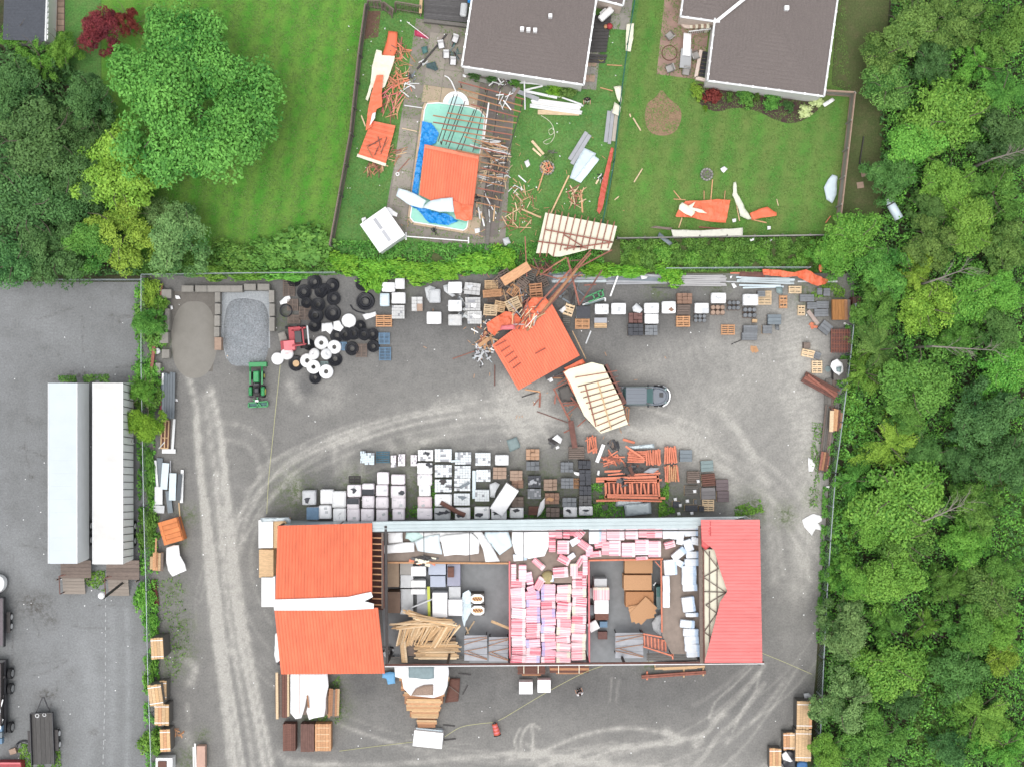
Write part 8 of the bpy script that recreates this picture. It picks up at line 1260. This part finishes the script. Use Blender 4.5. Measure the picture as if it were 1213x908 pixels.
lumberpack(186,767.5,14.5,25,2.4,'tall tan lumber stack at the fence, uppermost of four',3);lumberpack(184,823,16,25,2.2,'leaning tan lumber stack at the fence, second of four',8);lumberpack(193,817,8,22,1.4,'lower grey-sided lumber pack behind the leaning one',0);lumberpack(191.5,846,17,25,1.6,'orange-brown lumber pack at the fence, third of four',0);lumberpack(195.5,876.5,12,26,1.6,'orange-brown lumber pack at the fence, lowest of four',2);stack(194.5,904,20,14,1.2,WHITEP,'white framed stack cut off by the bottom edge, by the fence');stack(192,906,10,10,1.35,BROWNWOOD,'brown boards on the white framed stack');stack(238,897,10,28,.8,mat('salmon_block',C(214,172,152),.8,.1,2),'salmon block pallet at the bottom edge',n=2);plank(231,880,232,912,2,WHITE,'white profile left of the salmon blocks, nearer',z=.4);plank(229,884,229.5,912,1.6,WHITE,'white profile left of the salmon blocks, farther',z=.3);junk('wood_chips','scattered orange wood scraps beside the lowest lumber pack','debris',212,866,6,12,[PINE3,CEDAR],92,(.2,.5),.02,.05)
# ---------------------------------------------------------------- trailers and the asphalt lot
def boxtrailer(x0,y0,x1,y1,xb,label,m,side,roofn=14,stripes=0):
 t=thing('box_trailer',label,'trailer',(0,0,0));HT=4.1;a,b=P(x0,y0,HT),P(x1,y1,HT);cx,cy=(a.x+b.x)/2,(a.y+b.y)/2;W_,L=b.x-a.x,a.y-b.y;t.location=(cx,cy,0)
 K('body',side,t,bevel=.03).box(0,0,2.58,W_,L,2.95)
 for i in range(roofn):K('roof_panel',m,t).box(0,-L/2+L*(i+.5)/roofn,4.075+.002*(i%2),W_*.985,L/roofn*.997,.06)
 for s in(-1,1):K('roof_rail',WHITEP,t).bar((s*W_*.497,-L/2,4.1),(s*W_*.497,L/2,4.1),.07,.08)
 for i in range(stripes):mb=MB();y=-L/2+L*(i+.5)/stripes;mb.bar((W_/2+.012,y,1.2),(W_/2+.012,y+.25,4.0),.06,.03);mb.build('side_rib',DARK,t)  # rib shadows put into the dark colour of the slanted bars
 K('chassis',DARK,t).box(0,0,1.0,W_*.45,L*.94,.2)
 for y in(-L/2+1.6,-L/2+2.9):
  for s in(-1,1):mb=MB();mb.cyl((s*W_*.36,y,.5),(s*W_*.49,y,.5),.5,16);w_=mb.build('wheel',RUBBER,t);K('rim',WHITEP,w_).cyl((s*W_*.49,y,.5),(s*W_*.5,y,.5),.26,12)
 for s in(-1,1):K('landing_leg',DARK,t).bar((s*W_*.3,L/2-2.2,0),(s*W_*.3,L/2-2.2,1.0),.12,.12)
 for s in(-1,1):K('door',side,t).box(s*W_*.245,-L/2-.02,2.55,W_*.47,.04,2.7)
 return t
boxtrailer(57.2,453.5,91.5,666.8,105,'pale blue-white box trailer, left of the parked pair',mat('trailer_roof_blue',C(204,215,222),.4,.05,.4,rnd=0),mat('trailer_side_blue',C(240,252,255,.95),.35,.04,1));boxtrailer(110,453.2,145.5,667.5,158,'cream-white box trailer with shadow-dark side ribs, right of the pair',mat('trailer_roof_cream',C(222,221,217),.5,.1,.5,rnd=.02),mat('trailer_side_white',C(242,252,255,.95),.35,.04,1),30,24)
def landing(x0,y0,x1,y1,sx0,sx1,sy1,label,rail=True):
 t=thing('timber_landing',label,'steps',P((x0+x1)/2,(y0+y1)/2,0));o=t.location;n=5
 for i in range(n):mb=MB();y=y0+(y1-y0)*(i+.5)/n;mb.bar(P(x0,y,1.1)-o,P(x1,y,1.1)-o,M((y1-y0)/n)*.94,.06);mb.build('deck_board',OLDWOOD,t)
 for i in range(5):mb=MB();y=y1+(sy1-y1)*(i+.5)/5;z=1.0-.2*i;mb.bar(P(sx0+i*.3,y,z)-o,P(sx1+i*.3,y,z)-o,M((sy1-y1)/5)*.95,.06);mb.build('tread',mat('grey_tread',C(158,146,134),.8,.12,2,stretch=(1,6,6)),t)
 mb=MB()
 for x in(x0,x1):
  for y in(y0,y1):p=P(x,y,0)-o;mb.bar((p.x,p.y,0),(p.x,p.y,1.07),.1,.1)
 mb.build('post',OLDWOOD,t);mb=MB();mb.bar(P(sx0-4,y1-2,2.0)-o,P(sx0-3,sy1,1.3)-o,.07,.07);mb.bar(P(sx0-4,y1-2,2.0)-o,P(x0+6,y1-4,2.0)-o,.07,.07)
 for x,y,z in((sx0-4,y1-2,2.0),(sx0-3,sy1,1.3)):p=P(x,y,z)-o;mb.bar((p.x,p.y,0),(p.x,p.y,z),.06,.06)
 mb.build('hand_rail',RUSTD,t)
landing(72,663,108,684,74,100,703,'weathered timber landing with steps behind the left trailer');landing(126,663,165,686,128,152,705,'weathered timber landing with steps behind the right trailer')
t=thing('light_pole','dark leaning light pole with a white lamp beside the trailer steps','light pole',P(150,686,0));o=t.location;K('pole',DARK,t).bar((0,0,0),P(122,708,5.5)-o,.16,.16);mb=MB();p=P(120,705,5.5)-o;mb.lathe((p.x,p.y,p.z-.1),[(.01,.3),(.22,.25),(.3,.1),(.2,0)],12);mb.build('lamp_head',WHITE,t)
def flattrailer(x0,y0,x1,y1,label,deckm,sides=.5,wheels=(),hitch=True,z=.85):
 t=thing('utility_trailer',label,'trailer',P((x0+x1)/2,(y0+y1)/2,0),2 if hitch else 0);W_,L=M(x1-x0,z),M(y1-y0,z);n=5
 for i in range(n):K('deck_board',deckm,t).box(-W_/2+W_*(i+.5)/n,0,z-.03,W_/n*.96,L*.98,.05)
 for s in(-1,1):K('side_rail',BLACK,t).bar((s*W_/2,-L/2,z+sides/2),(s*W_/2,L/2,z+sides/2),.07,sides)
 K('front_rail',BLACK,t).bar((-W_/2,L/2,z+sides/2),(W_/2,L/2,z+sides/2),.07,sides);K('frame',BLACK,t).box(0,0,z-.15,W_*.9,L*.96,.14)
 if hitch:mb=MB();mb.bar((-W_*.3,L/2,z-.2),(-.05,L/2+1.3,.5),.08,.1);mb.bar((W_*.3,L/2,z-.2),(.05,L/2+1.3,.5),.08,.1);mb.build('drawbar',BLACK,t)
 for y in wheels:
  for s in(-1,1):
   mb=MB();mb.cyl((s*(W_/2+.08),y,.38),(s*(W_/2+.3),y,.38),.38,16);w_=mb.build('wheel',RUBBER,t,bevel=.03);K('rim',WHITEP,w_).cyl((s*(W_/2+.3),y,.38),(s*(W_/2+.33),y,.38),.24,12)
 for s in(-1,1):
  if wheels:mb=MB();c_=sum(wheels)/len(wheels);mb.box(s*(W_/2+.2),c_,.82,.34,1.9 if len(wheels)>1 else 1.0,.05);mb.build('fender',DARK,t)
 return t
DK=mat('black_deck_wood',C(88,86,84),.8,.2,2,stretch=(6,1,1))
tr=flattrailer(42,840,68.5,902,'black flat utility trailer standing in the lower left lot',DK,.3,(-.7,.3));K('tie_ring',WHITEP,tr).torus((-.45,2.1,.87),.16,.04,12,5);K('tie_ring',WHITEP,tr).torus((.2,2.15,.87),.14,.04,12,5)
flattrailer(-22,704,12,762,'black trailer with a mauve deck cut off by the left edge',mat('mauve_deck',C(126,116,122),.8,.1,2),.5,(.3,-.55),False,1.0)
t=thing('dump_trailer','black dump trailer loaded with brown debris at the left edge','trailer',P(-2,825,0));K('frame',BLACK,t).box(0,.3,.8,2.2,6.6,.5);mb=MB()
for s in(-1,1):mb.bar((s*1.0-.1,-2.2,1.3),(s*1.0-.1,3.4,1.3),.08,.7)
mb.build('side_wall',DARK,t);K('load_bed',BROWNWOOD,t).box(-.1,.6,1.1,1.9,5.4,.3)
for y in(2.3,.9,-2.6):mb=MB();mb.cyl((1.2,y,.5),(1.5,y,.5),.5,18);w_=mb.build('wheel',RUBBER,t,bevel=.04);K('rim',CHROME,w_).cyl((1.5,y,.5),(1.53,y,.5),.32,14)
mb=MB();mb.bar((1.1,.2,1.6),(.4,-2.4,1.5),.08,.08);mb.bar((.5,-3.2,1.4),(1.0,-1.6,1.4),.14,.12);mb.build('hoist_arm',CHROME,t)
for k in range(3):K('tool_box',SLATE if k%2 else BLUEP,t,bevel=.03).box(.2-.0*k,-2.5-k*.55,1.2,1.5,.5,.5)
junk('scrap_load','brown and grey scraps heaped in the dump trailer','debris',-1,815,12,34,[BROWNWOOD,OLDWOOD,STONE,DARK],95,(.3,.9),1.2,.4,(.08,.2),elong=2.2)
t=thing('white_car','rounded white vehicle front cut off by the left edge','vehicle',P(-12,690,0));K('body',WHITEP,t,bevel=.05).prism(smoothpoly([(-2,-1.0),(.9,-1.0),(1.75,-.4),(1.8,.6),(1.0,1.0),(-2,1.0)],2),.4,1.0,.96);K('cabin',GLASS,t).prism(smoothpoly([(-2,-.8),(.2,-.8),(.5,0),(.2,.8),(-2,.8)],1),1.0,1.5,.85)
for s in(-1,1):K('wheel',RUBBER,t).cyl((.6,s*.85,.33),(.6,s*1.0,.33),.33,14)
t=thing('red_implement','faded red machine deck cut off by the bottom left corner','machine',P(15,906,0));K('deck',REDP,t,bevel=.04).box(0,0,.6,2.4,1.2,.9);K('edge',PINKR,t).box(0,.55,1.08,2.3,.14,.1);K('cap',WHITE,t).lathe((-.1,-.1,1.05),[(.01,.3),(.18,.26),(.16,0)],10)
t=thing('drain_hose','black hose arching from a tan block to the flat trailer','hose',P(28,884,0));o=t.location;MB().path([P(x,y,.1)-o for x,y in spline([(19,886),(21,880),(27,877),(33,878),(38,881)],5)],.09).build('tube',BLACK,t);mb=MB();mb.box(0,0,.2,.62,.5,.4,.3);o_=mb.build('tan_block',STONEB,bevel=.03);o_.location=P(17,888,0);tag(o_,'tan block in the weeds beside the flat trailer','block')
stack(945.5,877,0.1,.1,.3,CEDAR,'x')if 0 else None
# lower right lumber
for x0,x1,y0,y1,l in((944,962,830,863,'long cedar lumber pack at the lower right fence, upper'),(942.5,961,864,901,'long cedar lumber pack at the lower right fence, lower')):lumberpack((x0+x1)/2,(y0+y1)/2,x1-x0,y1-y0,1.6,l,-1)
lumberpack(935.5,877.5,15,20,1.2,'short tan lumber pack left of the long cedar packs');lumberpack(918.5,898,14,24,1.2,'short tan lumber pack at the bottom, leftmost of the cedar group');sheet('white_tarp',[(926,893),(931,889),(939,901),(936,902),(928,899)],1.0,WHITE,.1,.02,'white torn piece on the black plastic by the lumber','scrap');sheet('black_tarp',[(926,891),(932,888),(942,889),(945,897),(944,910),(930,910),(925,902)],.8,BLACK,.15,.02,'black plastic sheet between the lumber packs','tarp');sheet('blue_tarp',[(944,904),(949,901),(956,902),(957,914),(944,914)],1.2,mat('blue_cloth',C(60,116,176),.6,.15,3),.06,.03,'blue sheet at the bottom edge below the cedar packs','tarp');sheet('white_scrap',[(952,821),(958,820),(962,824),(957,826),(953,828)],.5,GREYWRAP,.1,.02,'pale plastic scrap above the long cedar pack','scrap');plank(960,885,966,890,4,RUST,'red-brown board right of the lower cedar pack',z=.8)
# loose chips of plastic and wood scattered over the yard
ch=MB();rs=random.Random(5)
for i in range(190):
 x,y=rs.uniform(190,1000),rs.uniform(332,905)
 if 325<x<905 and 610<y<790:continue
 p=P(x,y,.03);ch.box(p.x,p.y,.03,rs.uniform(.03,.12),rs.uniform(.03,.1),.03,rs.uniform(0,3))
for i in range(110):p=P(rs.uniform(410,740),rs.uniform(20,285),.03);ch.box(p.x,p.y,.06,rs.uniform(.04,.14),rs.uniform(.04,.1),.03,rs.uniform(0,3))
for i in range(60):p=P(rs.uniform(5,160),rs.uniform(345,900),.03);ch.box(p.x,p.y,.03,rs.uniform(.04,.1),rs.uniform(.04,.1),.03,rs.uniform(0,3))
ch.build('white_chips',WHITE)['kind']='stuff'
ch=MB()
for i in range(170):x,y=rs.choice(((600,400),(590,250),(640,230),(690,470),(610,300)));p=P(x+rs.gauss(0,45),y+rs.gauss(0,35),.03);a=rs.uniform(0,PI);l=rs.uniform(.15,.5);ch.bar((p.x,p.y,.05),(p.x+l*math.cos(a),p.y+l*math.sin(a),.06),.04,.03)
ch.build('wood_splinters',PINE3)['kind']='stuff'
# ---------------------------------------------------------------- people
def skin(name,pts,edges,m,parent,lv=2):
 me=bpy.data.meshes.new(name);me.from_pydata([p[:3]for p in pts],edges,[]);o=link(name,me,m,parent);md=o.modifiers.new('skin','SKIN');md.use_smooth_shade=True
 for i,p in enumerate(pts):me.skin_vertices[0].data[i].radius=(p[3],p[3]);me.skin_vertices[0].data[i].use_root=i==0
 s=o.modifiers.new('sub','SUBSURF');s.levels=s.render_levels=lv;return o
def person(x,y,rz,label,shirt,trousers,hair,armf=.25):
 t=thing('person',label,'person',P(x,y,0),rz);B=[(0,0,.95,.14),(0,0,1.18,.13),(0,0,1.4,.15),(0,.02,1.5,.07),(0,.04,1.56,.06),(0,.06,1.66,.1),(0,.05,1.73,.09)];E=[(0,1),(1,2),(2,3),(3,4),(4,5),(5,6)]
 for s in(-1,1):
  i=len(B);B+=[(s*.2,0,1.42,.07),(s*.3,.04,1.15,.048),(s*.3,armf,.98,.036),(s*.29,armf+.06,.95,.032)];E+=[(2,i),(i,i+1),(i+1,i+2),(i+2,i+3)];h=i+3
  for k in range(4):j=len(B);ox=(k-1.5)*.02;l=(.05,.06,.058,.045)[k];B+=[(s*.29+ox,armf+.1,.94,.01),(s*.29+ox,armf+.1+l*.6,.92,.009),(s*.29+ox,armf+.1+l*.8,.9,.007)];E+=[(h,j),(j,j+1),(j+1,j+2)]
  j=len(B);B+=[(s*.25,armf+.07,.94,.011),(s*.235,armf+.1,.925,.009)];E+=[(h,j),(j,j+1)]
  i=len(B);B+=[(s*.1,0,.86,.1),(s*.11,.03*s,.48,.065),(s*.11,.0,.1,.045),(s*.12,.12,.05,.045)];E+=[(0,i),(i,i+1),(i+1,i+2),(i+2,i+3)]
 skin('body',B,E,SKIN,t)
 T=[(0,0,1.0,.17),(0,0,1.2,.16),(0,0,1.41,.175)];TE=[(0,1),(1,2)]
 for s in(-1,1):i=len(T);T+=[(s*.2,0,1.43,.095),(s*.29,.03,1.2,.075)];TE+=[(2,i),(i,i+1)]
 skin('shirt',T,TE,shirt,t);L=[(0,0,.95,.165)];LE=[]
 for s in(-1,1):i=len(L);L+=[(s*.1,0,.84,.12),(s*.11,.03*s,.48,.088),(s*.11,0,.12,.07)];LE+=[(0,i),(i,i+1),(i+1,i+2)]
 skin('trousers',L,LE,trousers,t);skin('hair',[(0,.03,1.72,.085),(0,.07,1.76,.08),(0,.0,1.68,.07)],[(0,1),(0,2)],hair,t)
 for s in(-1,1):K('shoe',CLOTHB,t,bevel=.03).box(s*.12,.08,.045,.1,.27,.09);K('eye',BLACK,t).lathe((s*.035,.155,1.655),[(.001,.012),(.012,0),(.001,-.012)],6)
 K('nose',SKIN,t).lathe((0,.165,1.61),[(.001,.04),(.018,0),(.001,-.01)],6)
 for s in(-1,1):K('ear',SKIN,t,bevel=.008).box(s*.105,.05,1.64,.02,.05,.07)
 return t
person(694.5,121.5,180,'person in a black shirt and pale trousers standing on the centre lawn',CLOTHB,CLOTHG,HAIR)
person(686,817,20,'person in a white shirt and dark trousers standing in the south yard',CLOTHW,CLOTHB,HAIR)
